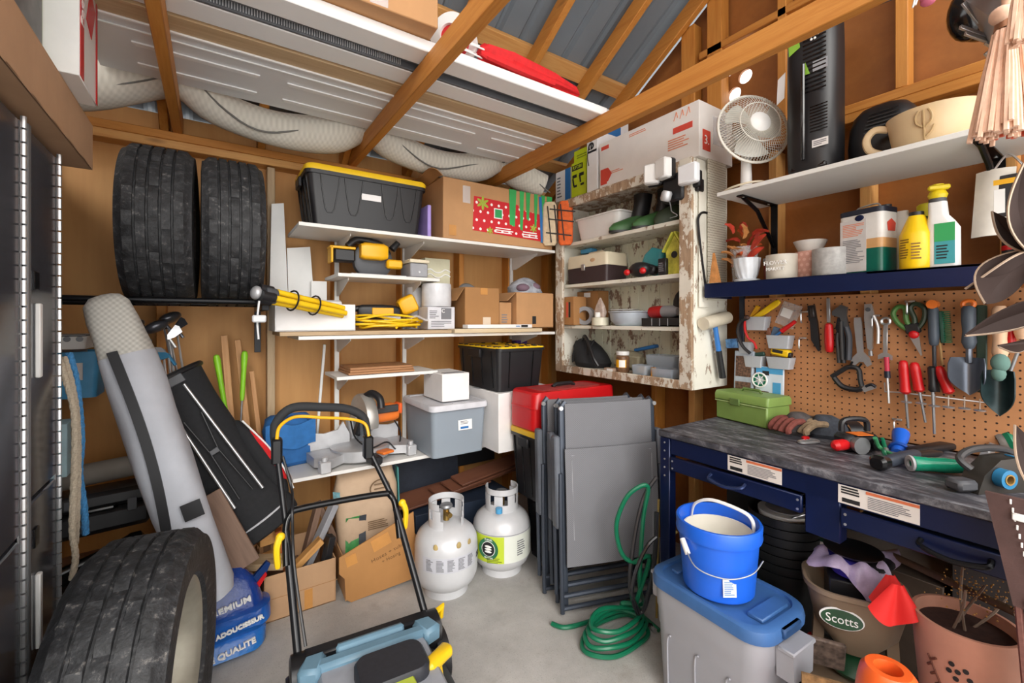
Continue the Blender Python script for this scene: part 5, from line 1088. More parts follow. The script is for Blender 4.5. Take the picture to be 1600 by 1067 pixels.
t = thing('jug', 'white plastic jug behind the yellow bottle', 'jug', NS(1408, 2.13)); q = MB(); q.rings([[(x * k, y * k, z) for x, y in rrect(.10, .07, .025)] for z, k in ((0, .93), (.006, 1), (.14, 1), (.17, .92), (.2, .6), (.215, .42), (.23, .42))]); q.build('body', mat('natural_plastic', '#d8d4cc', .4, 0, .04), t); q = MB(); q.tube(catmull([(.045, 0, .19), (.07, 0, .19), (.075, 0, .15), (.06, 0, .12)]), .011, 8); q.build('handle', mat('natural_plastic', '#d8d4cc', .4), t)
t = thing('bottle', 'yellow plastic bottle with a black cap on the navy shelf', 'bottle', NS(1432, 2.02)); q = MB(); q.lathe([(0, 0), (.043, 0), (.046, .006), (.046, .12), (.042, .13), (.022, .185), (.0, .185)], 30); q.build('body', mat('bottle_yellow', '#ecc20e', .35, 0, .05), t); q = MB(); q.lathe([(0, .1855), (.02, .1855), (.02, .198), (0, .199)], 20); q.build('cap', BLACK, t); lines(t, 'small_print', mat('brown_ink', '#7a5a1a', .6), .03, .07, 8, T(-.022, -.0405, .07) @ RZ(-28), 2); lines(t, 'small_print', mat('brown_ink', '#7a5a1a', .6), .035, .06, 6, T(.014, -.0445, .06) @ RZ(18), 4)
t = thing('spray_can', 'black spray can with a translucent yellow cap behind the yellow bottle', 'spray can', NS(1452, 2.12)); q = MB(); q.lathe([(0, 0), (.033, 0), (.033, .185), (.028, .192), (0, .192)], 24); q.build('body', BLACK, t); q = MB(); q.lathe([(0, .1925), (.034, .1925), (.034, .235), (.028, .24), (0, .24)], 24); q.build('cap', mat('acid_yellow', '#cfc820', .4), t); q = MB(); q.lathe([(.0335, .09), (.0335, .11)], 24, None, False, False); q.build('red_band', RED, t)
t = thing('trigger_bottle', 'white squirt bottle with a yellow top and green label on the navy shelf', 'bottle', NS(1474, 2.02)); q = MB(); q.rings([[(x * k + xo, y * k2, z) for x, y in rrect(.084, .05, .022)] for z, k, k2, xo in ((0, .95, .95, 0), (.006, 1, 1, 0), (.13, .98, 1, .0), (.155, .8, .95, -.006), (.175, .6, .8, -.012), (.22, .55, .75, -.014))]); q.build('body', WHITE, t)
q = MB(); q.cyl((-.014, 0, .2205), (-.014, 0, .232), .023); q.build('collar', DGREY, t); q = MB(); q.lathe([(.022, .2325), (.026, .245), (.018, .262), (.016, .28), (0, .281)], 18, T(-.014, 0, 0)); q.box((-.014, -.012, .266), (.055, .02, .016), RZ(25), .004); q.build('nozzle', mat('nozzle_yellow', '#d9c21a', .4), t)
plate(t, 'label', INKN, .05, .06, T(.008, -.026, .115)); plate(t, 'label', TEAL, .05, .075, T(.008, -.0258, .048)); lines(t, 'small_print', INK, .04, .05, 5, T(.008, -.027, .05), 4)
t = thing('glove_pack', 'pair of pale work gloves in black and gold packaging hanging below the white shelf', 'glove', T(2.09, PX(1563, 500, 2.09).y, 1.60) @ FR); q = MB(); q.sheet(lambda u, v: (-.05 + .085 * u - .012 * (1 - v) , -.012 - .02 * math.sin(PI * u), .01 + .21 * v), 8, 8, .006); q.build('glove_back', mat('glove_white', '#ddd8ce', .8), t); q = MB(); q.box((.022, -.03, .13), (.075, .006, .13)); o = q.build('card', BLACK, t); q = MB(); q.box((.02, -.034, .175), (.06, .002, .016), b=0); q.build('gold_lettering', YELD, o)
for x in (.003, .04): q = MB(); q.box((x, -.034, .115), (.024, .002, .075), b=0); q.build('white_stripe', INKW, o)
q = MB(); q.tube(catmull([(-.01, -.02, .22), (.02, -.02, .262), (.05, -.02, .22)]), .003, 6); q.build('hook', STEEL, t)
t = thing('spray_can', 'black can with a red band at the near end of the navy shelf', 'spray can', NS(1594, 2.1)); q = MB(); q.lathe([(0, 0), (.04, 0), (.04, .13), (.03, .14), (0, .14)], 24); q.build('body', BLACK, t); q = MB(); q.lathe([(.0405, .045), (.0405, .06)], 24, None, False, False); q.build('red_band', RED, t); plate(t, 'label', INKB, .03, .02, T(-.01, -.041, .08))
# ============ TOOLS ON THE PEGBOARD ============
PW = 2.2                               # pegboard face
def peg(px, py, off=.03): return PX(px, py, PW - off)
def hang(name, label, cat, px, py, off=.03, group=None):
    """a tool whose local origin is its top, hanging down (-z), facing the room; returns thing"""
    return thing(name, label, cat, T(*peg(px, py, off)) @ FR, group)
def plen(px0, py0, px1, py1, off=.03): return (peg(px0, py0, off) - peg(px1, py1, off)).length
def tool(name, label, cat, a, b, off=.03, group=None):
    """a tool from pixel a (top) to pixel b (bottom): local x runs along it, z faces the room"""
    A, B = peg(*a, off), peg(*b, off); t = thing(name, label, cat, frame(A, B - A, (-1, 0, 0)), group); return t, (B - A).length
def pin(t, px, py, n='peg_hook'): pass
BINM = mat('bin_grey', '#b3b7bd', .4, 0, .05)
def pbin(label, x0, x1, y0, y1):
    A, B = peg(x0, y0, .0), peg(x1, y1, .0); w = abs(A.y - B.y) * .9; h = A.z - B.z
    t = thing('parts_bin', label, 'parts bin', T(PW - .036, (A.y + B.y) / 2, B.z) @ FR, 'grey bins on the pegboard'); q = MB(); rbox(q, w, .06, 0, h, .006, .82, open_top=True, wall=.003); q.build('body', BINM, t); return t, w, h
b1 = pbin('highest grey parts bin on the pegboard, holding two yellow knives', 1172, 1209, 495, 516)
b2 = pbin('grey parts bin below the highest one, with a red handled tool', 1205, 1246, 523, 545)
b3 = pbin('grey parts bin at the lower left, behind the bent red and black pliers', 1170, 1203, 554, 574)
b4 = pbin('grey parts bin on the lower right, carrying the yellow tape measure', 1205, 1248, 556, 577)
b5 = pbin('small grey parts bin half hidden behind the pliers', 1162, 1182, 534, 552)
# things in the bins
def inbin(b, dx, dz, rot=0, dy=0): return MW[b[0]] @ T(dx, dy, b[2] + dz) @ RY(rot)
t = thing('utility_knife', 'yellow utility knife sticking up from the highest bin', 'utility knife', inbin(b1, .0, .0, 55, -.008)); q = MB(); q.rings([[(x * k, y * k, z) for x, y in rrect(.028, .016, .007)] for z, k in ((-.03, .7), (-.02, .9), (.05, 1), (.11, 1), (.125, .6))]); q.build('handle', YEL, t)
t = thing('utility_knife', 'orange yellow knife lying flat in the highest bin', 'utility knife', inbin(b1, -.03, .004, 30, .012)); q = MB(); q.box((0, 0, .01), (.022, .014, .09), b=.005); q.build('handle', YELD, t)
t = thing('zip_bag', 'clear zip bag with a paper tag hanging behind the highest bin', 'bag', T(*peg(1232, 492, .012)) @ FR @ RY(22)); q = MB(); q.box((0, 0, 0), (.085, .003, .11), b=.001); q.build('film', CLR, t); plate(t, 'paper_tag', PAPER, .045, .04, T(-.01, -.003, .005))
t = thing('screwdriver', 'red handled tool lying in the second bin', 'screwdriver', inbin(b2, .0, .012, 52, -.006)); q = MB(); q.cyl((0, 0, -.06), (0, 0, .01), .006); q.build('shank', INKB, t); q = MB(); q.cyl((0, 0, .0105), (0, 0, .085), .011, .008); q.build('handle', RED, t)
t = thing('small_pliers', 'blue grey pliers in the second bin', 'pliers', inbin(b2, -.028, .008, 20, .01)); q = MB(); q.box((0, 0, 0), (.03, .014, .06), b=.005); q.build('body', mat('slate_tool', '#59708a', .4), t); q = MB(); q.box((-.025, 0, .01), (.02, .012, .04), RY(-30), .005); q.build('copper_end', mat('copper_dull', '#8a5b46', .5), t)
t = thing('tape_measure', 'yellow and black tape measure in the lower right bin', 'tape measure', inbin(b4, .0, .004, 8, -.004)); q = MB(); q.box((0, 0, .018), (.085, .034, .036), b=.009); q.build('case', YEL, t); q = MB(); q.box((-.008, -.018, .022), (.045, .003, .014), b=.003); q.build('label', INK, t); q = MB(); q.box((.04, 0, .014), (.014, .028, .024), b=.004); q.build('mouth', BLACK, t)
t = thing('green_pliers', 'dark green tool lying in the lower left bin', 'pliers', inbin(b3, .01, .006, 80, 0)); q = MB(); q.box((0, 0, 0), (.02, .016, .07), b=.006); q.build('body', mat('dark_green', '#2f4a40', .4), t)
q = MB(); q.prism([(-.02, 0), (.02, 0), (0, .03)], .004, UP); lone(q, 'plastic_clip', WHITE, 'white triangular clip standing in the lower left bin', 'clip', inbin(b3, -.03, -.008, 0, -.012))
t = thing('curved_pliers', 'curved pliers with one red and one black handle hanging left of the highest bin', 'pliers', T(*peg(1165, 498, .085)) @ FR); q = MB(1); q.tube(catmull([peg(1168, 497, .085), peg(1156, 505, .085), peg(1153, 520, .085), peg(1160, 540, .085), peg(1172, 552, .085)]), .008, 8); q.build('black_handle', BLACK, t); q = MB(1); q.tube(catmull([peg(1164, 500, .082), peg(1164, 515, .082), peg(1169, 528, .082), peg(1178, 535, .082), peg(1182, 545, .082)]), .0055, 8); q.build('red_handle', RED, t); q = MB(1); q.ball(tuple(peg(1167, 496, .083)), (.012, .014, .012), 12); q.build('joint', mat('brown_joint', '#4a3028', .5), t)
# cards leaning on the pegboard
t = thing('hardware_pack', 'tall clear pack of assorted brown hardware leaning on the pegboard', 'package', T(*peg(1163, 585, .05)) @ FR @ RX(-3)); q = MB(); q.box((0, 0, 0), (.095, .02, .23), b=.004); q.build('film', mat('cloudy_pack', '#aab4c0', .2, 0, .2, 30), t); plate(t, 'contents', mat('mixed_brown', '#6e5140', .6, 0, .9, 90), .075, .10, T(0, -.011, .04)); plate(t, 'contents', mat('mixed_brown', '#6e5140', .6), .075, .05, T(0, -.011, -.06))
t = thing('card_pack', 'white and blue card with a green and white wire spool leaning on the pegboard', 'package', T(*peg(1199, 598, .05)) @ FR @ RX(-3)); q = MB(); q.box((.01, 0, 0), (.125, .012, .15), b=.002); q.build('card', mat('card_white', '#cfdbe6', .4, 0, .05), t); plate(t, 'blue_panel', SKYB, .12, .03, T(.01, -.0068, .058)); plate(t, 'blue_panel', SKYB, .035, .05, T(.045, -.0068, -.02)); plate(t, 'dark_picture', INK, .03, .02, T(-.005, -.0072, .045)); plate(t, 'brown_picture', mat('mixed_brown', '#6e5140', .6), .06, .03, T(-.02, -.0068, -.055))
q = MB(); 
for k in range(7): q.tube([(0, 0, 0), (.03 * math.cos(k * 2 * PI / 7), .03 * math.sin(k * 2 * PI / 7), 0)], .0022, 5, T(-.03, -.012, .01) @ RX(90))
q.tube([(.033 * math.cos(a * PI / 16), .033 * math.sin(a * PI / 16), 0) for a in range(32)], .004, 6, T(-.03, -.012, .01) @ RX(90), True); o = q.build('wire_spool', INKW, t); q = MB(); q.lathe([(.02, 0), (.029, 0), (.029, .004), (.02, .004), (.02, 0)], 28, T(-.03, -.0088, .01) @ RX(90), False, False); q.build('green_wire', GRN, o)
t = thing('blue_packet', 'small blue and silver packet beside the cupboard and the hardware pack', 'packet', T(*peg(1146, 538, .06)) @ FR); q = MB(); q.prism([(-.03, -.02), (.03, -.015), (.02, .03), (-.035, .025)], .012, UP); q.build('foil', mat('blue_foil', '#5f8fc0', .25, .4, .5, 60), t)
# row of tools
t, L = tool('sheath_knife', 'black knife in a sheath hanging right of the bins', 'knife', (1268, 477), (1277, 549)); q = MB(); q.prism([(0, -.014), (L * .32, -.016), (L * .34, -.012), (L * .75, -.016), (L, .006), (L * .98, .012), (L * .36, .016), (L * .3, .014), (0, .012)], .014, T(0, 0, -.007)); q.build('sheath', BLACK, t); q = MB(); q.box((L * .15, 0, 0), (L * .26, .022, .022), b=.006); q.build('handle', mat('dark_handle', '#2a2220', .5), t)
t, L = tool('chisel', 'red handled screwdriver with a wide blade hanging handle down', 'screwdriver', (1294, 466), (1296, 551)); q = MB(); q.box((L * .22, 0, 0), (L * .44, .013, .005), b=.001); q.build('blade', STEEL, t); q = MB(); q.lathe([(.008, 0), (.014, .005), (.0165, .03), (.017, .08), (.015, L * .5), (.01, L * .53)], 14, T(L * .46, 0, 0) @ RY(90)); q.build('handle', RED, t)
def pliers(label, a, b, c1, open_=.012, jaw=STEELD, off=.03, jl=.3, curve=0):
    t, L = tool('pliers', label, 'pliers', a, b, off); q = MB(); q.prism([(0, -.004), (0, .004), (L * jl * .7, .014), (L * jl, .009), (L * jl, -.009), (L * jl * .7, -.014)], .01, T(0, 0, -.005)); q.cyl((L * jl * .8, 0, -.008), (L * jl * .8, 0, .008), .008); q.build('jaws', jaw, t)
    for s in (-1, 1): q = MB(); q.tube(catmull([(L * jl, s * .006, 0), (L * (jl + .15), s * open_ * 1.3, 0), (L * .8, s * open_ * 1.1, 0), (L, s * open_, 0)]), [.006] + [.0085] * 18, 8); q.build('handle', c1, t)
    return t
pliers('black handled side cutters right of the red chisel', (1311, 496), (1315, 567), BLACK, .008, mat('cutter_black', '#33343a', .35, .7), jl=.32)
t, L = tool('water_pump_pliers', 'big adjustable pliers with dark grey grips and a bent head', 'pliers', (1314, 476), (1328, 564)); q = MB(); q.prism([(0, .0), (L * .1, -.034), (L * .17, -.036), (L * .22, -.01), (L * .45, .0), (L * .45, .016), (L * .2, .014), (L * .06, .022)], .012, T(0, 0, -.006)); q.build('head', mat('tool_steel', '#73767a', .35, .8), t)
q = MB(); q.tube(catmull([(L * .4, .006, 0), (L * .6, .010, 0), (L * .98, -.004, 0)]), .011, 8); q.build('grip', mat('grip_slate', '#3c4048', .5), t); q = MB(); q.tube(catmull([(L * .3, -.006, .008), (L * .55, -.012, .008), (L * .97, -.022, .008)]), .0085, 8); q.build('grip', BLACK, t)
def adj_wrench(t, L, m1, w=.02):
    q = MB(); q.prism([(0, -w * .42), (L * .1, -w * .5), (L * .72, -w * .38), (L * .8, -w * .95), (L * .9, -w * 1.3), (L * .99, -w * .9), (L * .9, -w * .2), (L * .9, w * .35), (L, w * .75), (L * .95, w * 1.35), (L * .82, w * 1.1), (L * .7, w * .42), (L * .1, w * .5), (0, w * .42)], .009, T(0, 0, -.0045)); q.cyl((L * .82, -w * .2, -.006), (L * .82, -w * .2, .006), .006); q.build('body', m1, t)
    q = MB(); q.tube([(.012 + .006 * math.cos(a * PI / 6), .006 * math.sin(a * PI / 6), .0) for a in range(12)], .0025, 5, closed=True); q.build('hanging_eye', STEELD, t)
t, L = tool('adjustable_wrench', 'chrome adjustable wrench hanging jaws down', 'wrench', (1340, 496), (1346, 573)); adj_wrench(t, L, STEEL, .026)
t, L = tool('locking_pliers', 'shiny locking pliers hanging beside the chrome wrench', 'pliers', (1357, 475), (1362, 548)); q = MB(); q.prism([(0, -.012), (0, .01), (L * .2, .016), (L * .3, .012), (L * .95, .004), (L, -.002), (L * .95, -.012), (L * .3, -.016)], .012, T(0, 0, -.006)); q.build('body', STEEL, t); q = MB(); q.tube(catmull([(L * .25, .014, 0), (L * .5, .026, 0), (L * .85, .022, 0)]), .006, 8); q.build('lever', STEEL, t); q = MB(); q.cyl((L, -.004, 0), (L + .02, -.004, 0), .007); q.build('adjusting_screw', STEELD, t); q = MB(); q.cyl((L * .12, 0, -.012), (L * .12, 0, .012), .008); q.build('rivet', DGREY, t)
t, L = tool('combination_wrench', 'long chrome combination wrench hanging on a hook', 'wrench', (1384, 497), (1383, 562)); q = MB(); q.tube([(.012 + .013 * math.cos(a * PI / 9), .013 * math.sin(a * PI / 9), 0) for a in range(18)], .005, 6, closed=True); q.box((L * .5, 0, 0), (L * .74, .014, .006)); q.prism([(L * .84, -.01), (L * .9, -.022), (L, -.022), (L * .97, -.008), (L * .97, .008), (L, .022), (L * .9, .022), (L * .84, .01)], .007, T(0, 0, -.0035)); q.build('body', STEEL, t)
t, L = tool('screwdriver', 'small screwdriver with a red and navy handle in the wire rack', 'screwdriver', (1385, 558), (1389, 630), .05); q = MB(); q.cyl((0, 0, 0), (L * .3, 0, 0), .0085, n=12); q.build('red_grip', mat('grip_red', '#c0304a', .4), t); q = MB(); q.cyl((L * .3 + .0005, 0, 0), (L * .45, 0, 0), .010, n=12); q.build('navy_grip', NAVYD, t); q = MB(); q.cyl((L * .45, 0, 0), (L, 0, 0), .004, n=8); q.build('shank', STEEL, t)
# pruner on its side
t, L = tool('pruning_shears', 'open black pruning shears hanging low on the pegboard', 'shears', (1299, 590), (1368, 611), .035); q = MB(); q.tube(catmull([(L * .06, .004, 0), (L * .3, -.022, 0), (L * .6, -.018, 0), (L * .72, -.004, 0)]), .011, 8); q.build('handle', BLACK, t); q = MB(); q.tube(catmull([(0, .004, 0), (L * .15, .035, 0), (L * .3, .062, 0), (L * .52, .066, 0), (L * .62, .03, 0), (L * .7, .002, 0)]), .0095, 8); q.build('handle', BLACK, t)
q = MB(); q.prism([(L * .7, -.014), (L * .8, -.016), (L, .012), (L * .98, .022), (L * .75, .012)], .006, T(0, 0, -.003)); q.build('blade', STEEL, t); q = MB(); q.tube(catmull([(L * .78, .006, 0), (L * .88, .02, 0), (L * .98, .016, 0)]), .006, 8); q.build('counter_blade', mat('cutter_black', '#33343a', .35, .7), t); q = MB(); q.tube([(L * .32, .066, 0), (L * .36, .09, 0)], .004, 6); q.tube([(L * .5, .066, 0), (L * .56, .092, 0)], .004, 6); q.build('spring_legs', BLACKM, t)
# garden scissors
t, L = tool('garden_scissors', 'green and black handled garden scissors hanging open end up', 'scissors', (1417, 477), (1437, 556)); SG = mat('scissor_green', '#4d7a3a', .45, 0, .15)
for s in (-1, 1): q = MB(); q.tube(catmull([(L * .5, s * .006, 0), (L * .34, s * .036, 0), (L * .12, s * .046, 0), (.0, s * .026, 0), (L * .06, s * .008, 0), (L * .28, s * .012, 0)], 6, True), .0085, 8, closed=True); o = q.build('handle', SG if s < 0 else mat('scissor_dark', '#2a3a26', .45), t)
q = MB(); q.box((L * .46, 0, 0), (L * .2, .045, .02), b=.006); q.build('grip_body', BLACK, t); q = MB(); q.ball((L * .58, 0, .006), (.016, .016, .01), 12); q.build('red_pivot', RED, t); q = MB(); q.prism([(L * .58, -.016), (L * 1.0, .004), (L * .99, .008), (L * .58, .014)], .004, T(0, 0, .0)); q.build('blade', STEEL, t)
# garden tools
def gtool(name, label, a, b, off, top=True):
    t, L = tool(name, label, 'garden tool', a, b, off); return t, L
SLT = mat('handle_slate', '#46505c', .5, 0, .08)
t, L = gtool('weeding_fork', 'long slim garden weeder with a slate handle and orange end', (1458, 479), (1461, 612), .04); q = MB(); q.lathe([(.011, .0), (.015, .012), (.0155, L * .35), (.013, L * .44), (.008, L * .46)], 14, RY(90)); q.build('handle', SLT, t); q = MB(); q.cyl((-.008, 0, -.016), (-.008, 0, .016), .016, n=18); q.build('orange_end', ORGT, t); q = MB(); q.cyl((L * .45, 0, 0), (L * .8, 0, 0), .006); q.prism([(L * .78, -.008), (L, -.014), (L * 1.0, -.004), (L * .94, 0), (L * 1.0, .004), (L, .014), (L * .78, .008)], .006, T(0, 0, -.003)); q.build('fork', mat('dark_fork', '#42454a', .5, .6), t)
t, L = gtool('brush', 'green bristled brush beside the slate weeder', (1470, 486), (1474, 536), .03); q = MB(); q.box((L * .5, 0, 0), (L, .012, .02), b=.004); q.build('back', mat('brush_dark', '#1f4a3a', .5), t); q = MB()
for k in range(16): q.box((L * (k + .5) / 16, .014, .0), (.0035, .018, .016), b=0)
q.build('bristles', GRN, t, kind='stuff')
def drv(label, a, b, off=.05, blade=STEELD, hc=RED, hl=.5, hw=.016, grp=None):
    t, L = tool('screwdriver', label, 'screwdriver', a, b, off, grp); q = MB(); q.lathe([(.007, 0), (.013, .006), (hw, .03), (hw * .95, L * hl * .7), (hw * 1.05, L * hl * .93), (.008, L * hl)], 14, RY(90)); q.build('handle', hc, t); q = MB(); q.cyl((L * hl, 0, 0), (L, 0, 0), .0048, .004, 8); q.build('shank', blade, t); return t
drv('red handled screwdriver, left one of the two that hang close together', (1411, 563), (1419, 669)); drv('red handled screwdriver, right one of the two that hang close together', (1428, 566), (1446, 660))
drv('thin screwdriver with a black handle under the slate weeder', (1456, 572), (1460, 678), .06, hc=BLACK, hl=.38, hw=.012)
drv('red handled screwdriver leaning right of the black handled one', (1466, 572), (1484, 616), .055, hl=.99); t, L = tool('awl', 'thin steel rod above the leaning red screwdriver', 'awl', (1468, 531), (1472, 570), .03); q = MB(); q.cyl((0, 0, 0), (L, 0, 0), .004, n=8); q.build('shank', card('#b08b5a'), t)
def trowel(label, a, b, hfrac, wd, bm, hm, off, endcap=None, tip=None):
    t, L = tool('trowel', label, 'trowel', a, b, off); h = L * hfrac
    q = MB(); q.lathe([(.013, 0), (.019, .01), (.019, h * .35), (.0165, h * .6), (.02, h * .85), (.012, h)], 16, RY(90)); q.build('handle', hm, t)
    q = MB(); q.tube(catmull([(h * .97, 0, 0), (h + .02, 0, .004), (h + .05, 0, .0)]), [.009] * 12 + [.004], 8); q.build('tang', bm, t)
    def bl(u, v):
        x = h + .03 + (L - h - .03) * u; ww = wd * (1 if u < .45 else max(.02, 1 - ((u - .45) / .55) ** 2.2)) * (.9 + .1 * min(1, u * 6)); y = (v - .5) * ww
        return (x, y, -.006 + 1.1 * y * y / wd * 2 + .012 * u)
    q = MB(); q.sheet(bl, 18, 10, .003); q.build('blade', bm, t)
    if endcap: q = MB(); q.tube([(-.006 + .012 * math.cos(a_ * PI / 8), .014 * math.sin(a_ * PI / 8), 0) for a_ in range(16)], .007, 8, closed=True); q.build('hanging_ring', endcap, t)
    return t
trowel('steel garden trowel with a slate handle and orange ring', (1513, 478), (1516, 617), .48, .09, mat('trowel_steel', '#6d7480', .35, .7), SLT, .055, ORGT)
q = MB(); q.box((0, 0, 0), (.026, .012, .30), b=.004); lone(q, 'green_stake', mat('dark_green', '#2f4a40', .4), 'dark green slat hanging behind the steel trowel', 'slat', T(*peg(1534, 545, .018)) @ FR)
t = trowel('dark green trowel with a bare wooden handle hanging at the right', (1562, 478), (1563, 650), .5, .076, mat('trowel_green', '#26383a', .4, .3, .3, 40), wood('pale_handle', '#d3a684', '#e0b998', 'x', knots=False), .06)
q = MB(); q.ball((0, 0, 0), (.023, .018, .03), 12); q.ball((-.004, 0, -.035), (.018, .014, .025), 10); lone(q, 'green_cloth', mat('sage_cloth', '#5f8078', .9), 'grey green cloth tied round the wooden handled trowel', 'cloth', T(*peg(1563, 567, .10)) @ FR)
t = thing('hand_rake', 'hand rake with a wooden handle at the right end of the pegboard', 'garden tool', T(*peg(1598, 520, .05)) @ FR); q = MB(); q.lathe([(.014, -.02), (.02, 0), (.018, .05), (.02, .09), (.013, .1)], 14); q.build('handle', wood('pale_handle', '#d3a684', '#e0b998', 'x'), t); q = MB(); q.cyl((0, 0, -.02), (-.03, 0, -.14), .005); q.build('tine', STEELD, t); q = MB(); q.cyl((0, 0, -.02), (.03, 0, -.14), .005); q.build('tine', STEELD, t)
q = MB(); q.cyl((0, 0, 0), (0, 0, .05), .013); lone(q, 'red_tool_handle', RED, 'red tool handle showing between the two wooden handles', 'tool', T(*peg(1579, 536, .03)) @ FR)
# wire rack and single hooks
t = thing('wire_rack', 'long chrome wire tool rack that carries the screwdrivers', 'rack', T(*peg(1475, 617, .03)) @ FR); q = MB(1)
q.tube([peg(1382, 598, .02), peg(1383, 612, .04), peg(1405, 613, .045), peg(1540, 629, .045), peg(1542, 590, .02)], .0028, 6); q.build('wire_frame', STEEL, t)
for px, py in ((1416, 628), (1439, 630), (1460, 634), (1482, 636), (1507, 638), (1531, 641)):
    q = MB(1); q.cyl(peg(px, py - 18, .045), peg(px, py - 1, .05), .0022, n=6); a = peg(px, py, .06); q.tube([a + V((.012 * math.cos(k * PI / 7), .014 * math.sin(k * PI / 7), 0)) for k in range(14)], .0028, 5, closed=True); q.build('holder_loop', STEEL, t)
def hook(px, py, lb):
    t = thing('peg_hook', lb, 'hook', T(*peg(px, py, .0)) @ FR, 'loose hooks on the pegboard'); q = MB(); q.tube(catmull([(0, -.002, 0), (0, -.03, 0), (.002, -.045, -.008), (.002, -.045, -.04), (.0, -.035, -.05)]), .003, 6); q.box((0, -.004, 0), (.03, .004, .008), b=.001); q.build('hook', STEEL, t)
hook(1402, 655, 'bare chrome hook low on the pegboard above the orange and black tool'); hook(1258, 487, 'bare chrome hook left of the sheath knife'); hook(1368, 493, 'chrome hook between the locking pliers and the long wrench'); hook(1422, 471, 'chrome hook above the green scissors'); hook(1255, 528, 'small chrome hook beside the red handled tool in the bin')
# ============ ON THE WORKTOP ============
def bt(px, py, h=0): return PZ(px, py, BH + .001 + h)
t = thing('tool_box', 'long moss green metal tool box on the far end of the workbench', 'tool box', T(1.845, BY0 - .185, BH + .001) @ RZ(0)); 
A = bt(1118, 652); B = bt(1198, 671); dv = (B - A); an = math.degrees(math.atan2(dv.y, dv.x)); t.matrix_world = T(*((A + B) / 2)) @ RZ(an); MW[t] = t.matrix_world.copy(); Lb = dv.length + .0
q = MB(); q.box((0, .08, .048), (Lb, .155, .094), b=.006); q.build('body', GRNT, t); q = MB(); q.rings([[(x * k, .08 + y * k2, z) for x, y in rrect(Lb + .014, .168, .012)] for z, k, k2 in ((.0955, 1, 1), (.118, 1, 1), (.132, .985, .9), (.134, .95, .7))]); q.build('lid', GRNT, t)
q = MB(); q.box((-.02, -.008, .094), (.05, .008, .03), b=.003); q.build('latch', mat('latch_green', '#6d884a', .4, .3), t); q = MB(); q.tube([(-.05, .08, .135), (-.04, .08, .148), (.04, .08, .148), (.05, .08, .135)], .006); q.build('handle', mat('latch_green', '#6d884a', .4, .3), t); q = MB(); q.tube([(-Lb / 2, -.0005, .088), (Lb / 2, -.0005, .088)], .003, 6); q.build('seam', mat('seam_green', '#a9c27f', .5), t)
def glove(label, px, py, rot, m1, m2):
    t = thing('work_glove', label, 'glove', T(*bt(px, py)) @ RZ(rot)); q = MB(); q.rings([[(rx * math.cos(a), y + ry * math.sin(a), z) for a in [2 * PI * j / 18 for j in range(18)]] for z, y, rx, ry in ((0, 0, .05, .075), (.015, 0, .06, .08), (.04, .0, .055, .07), (.07, .01, .04, .05), (.085, .02, .02, .03))]); q.build('palm', m1, t)
    for k in range(4):
        q = MB(); q.tube(catmull([(-.036 + .024 * k, .03, .055), (-.04 + .027 * k, .075, .055), (-.042 + .028 * k, .11, .03), (-.042 + .028 * k, .125 - .012 * abs(k - 1.5), .014)], 4), [.0125] * 12 + [.008], 8); q.build('finger', m2, t)
    q = MB(); q.tube(catmull([(.05, -.02, .04), (.085, .01, .03), (.09, .05, .014)], 4), [.014] * 8 + [.009], 8); q.build('thumb', m2, t); q = MB(); q.rings([[(.052 * math.cos(a) , -.07 + s, .035 + .03 * math.sin(a)) for a in [2 * PI * j / 16 for j in range(16)]] for s in (-.03, .02)], False, False); q.build('cuff', BLACK, t); return t
glove('grey and black work glove with a red cuff beside the green tool box', 1252, 676, 70, mat('glove_grey', '#4d4848', .9, 0, .3, 60), mat('glove_rust', '#7a4038', .9, 0, .3, 60)); glove('slate and tan work glove with bent fingers further along the bench', 1296, 682, 50, mat('glove_slate', '#3a3f48', .9, 0, .3, 60), mat('glove_tan', '#8f7a60', .9, 0, .4, 60))
t = thing('carabiner', 'red and silver carabiner lying before the gloves', 'carabiner', T(*bt(1262, 692)) @ RZ(-20)); q = MB(); q.tube(catmull([(-.035, -.012, .006), (.03, -.016, .006), (.045, 0, .006), (.03, .014, .006), (-.03, .01, .006)], 5, True), .005, 6, closed=True); q.build('ring', STEEL, t); q = MB(); q.tube(catmull([(.0, .012, .012), (.01, .03, .012), (.02, .012, .014)]), .006, 6); q.build('red_cord', RED, t)
def flash(label, px, py, rot, L, r, m1, m2):
    t = thing('flashlight', label, 'flashlight', T(*bt(px, py)) @ RZ(rot)); q = MB(); q.lathe([(r * .8, L * .45), (r, L * .46), (r, L * .62), (r * 1.5, L * .8), (r * 1.5, L), (r * 1.3, L + .001)], 18, T(0, 0, r * 1.5) @ RY(90)); q.build('barrel', m1, t); q = MB(); q.lathe([(r * .5, 0), (r * 1.1, .012), (r * 1.15, L * .4), (r * .8, L * .449)], 18, T(0, 0, r * 1.5) @ RY(90)); q.build('red_head', m2, t); return t
flash('red and black flashlight at the front of the workbench', 1302, 708, -14, .15, .017, mat('flash_dark', '#241a1c', .3), RED)
t = thing('head_lamp', 'black work lamp with an orange label among the bench tools', 'lamp', T(*bt(1345, 705)) @ RZ(-30)); q = MB(); q.box((0, .02, .03), (.13, .07, .06), b=.012); q.build('body', BLACK, t); q = MB(); q.box((.0, .005, .0615), (.06, .05, .002), b=0); q.build('orange_label', ORGT, t); q = MB(); q.cyl((-.03, -.016, .03), (-.03, -.04, .03), .026, .03); q.build('lens_ring', STEELD, t); q = MB(); q.cyl((.035, -.016, .03), (.035, -.035, .03), .02, .022); q.build('lens_ring', BLACKM, t); q = MB(); q.tube(catmull([(-.03, .05, .06), (-.02, .05, .10), (.06, .05, .10), (.07, .05, .06)]), .010, 8); q.build('handle', BLACK, t)
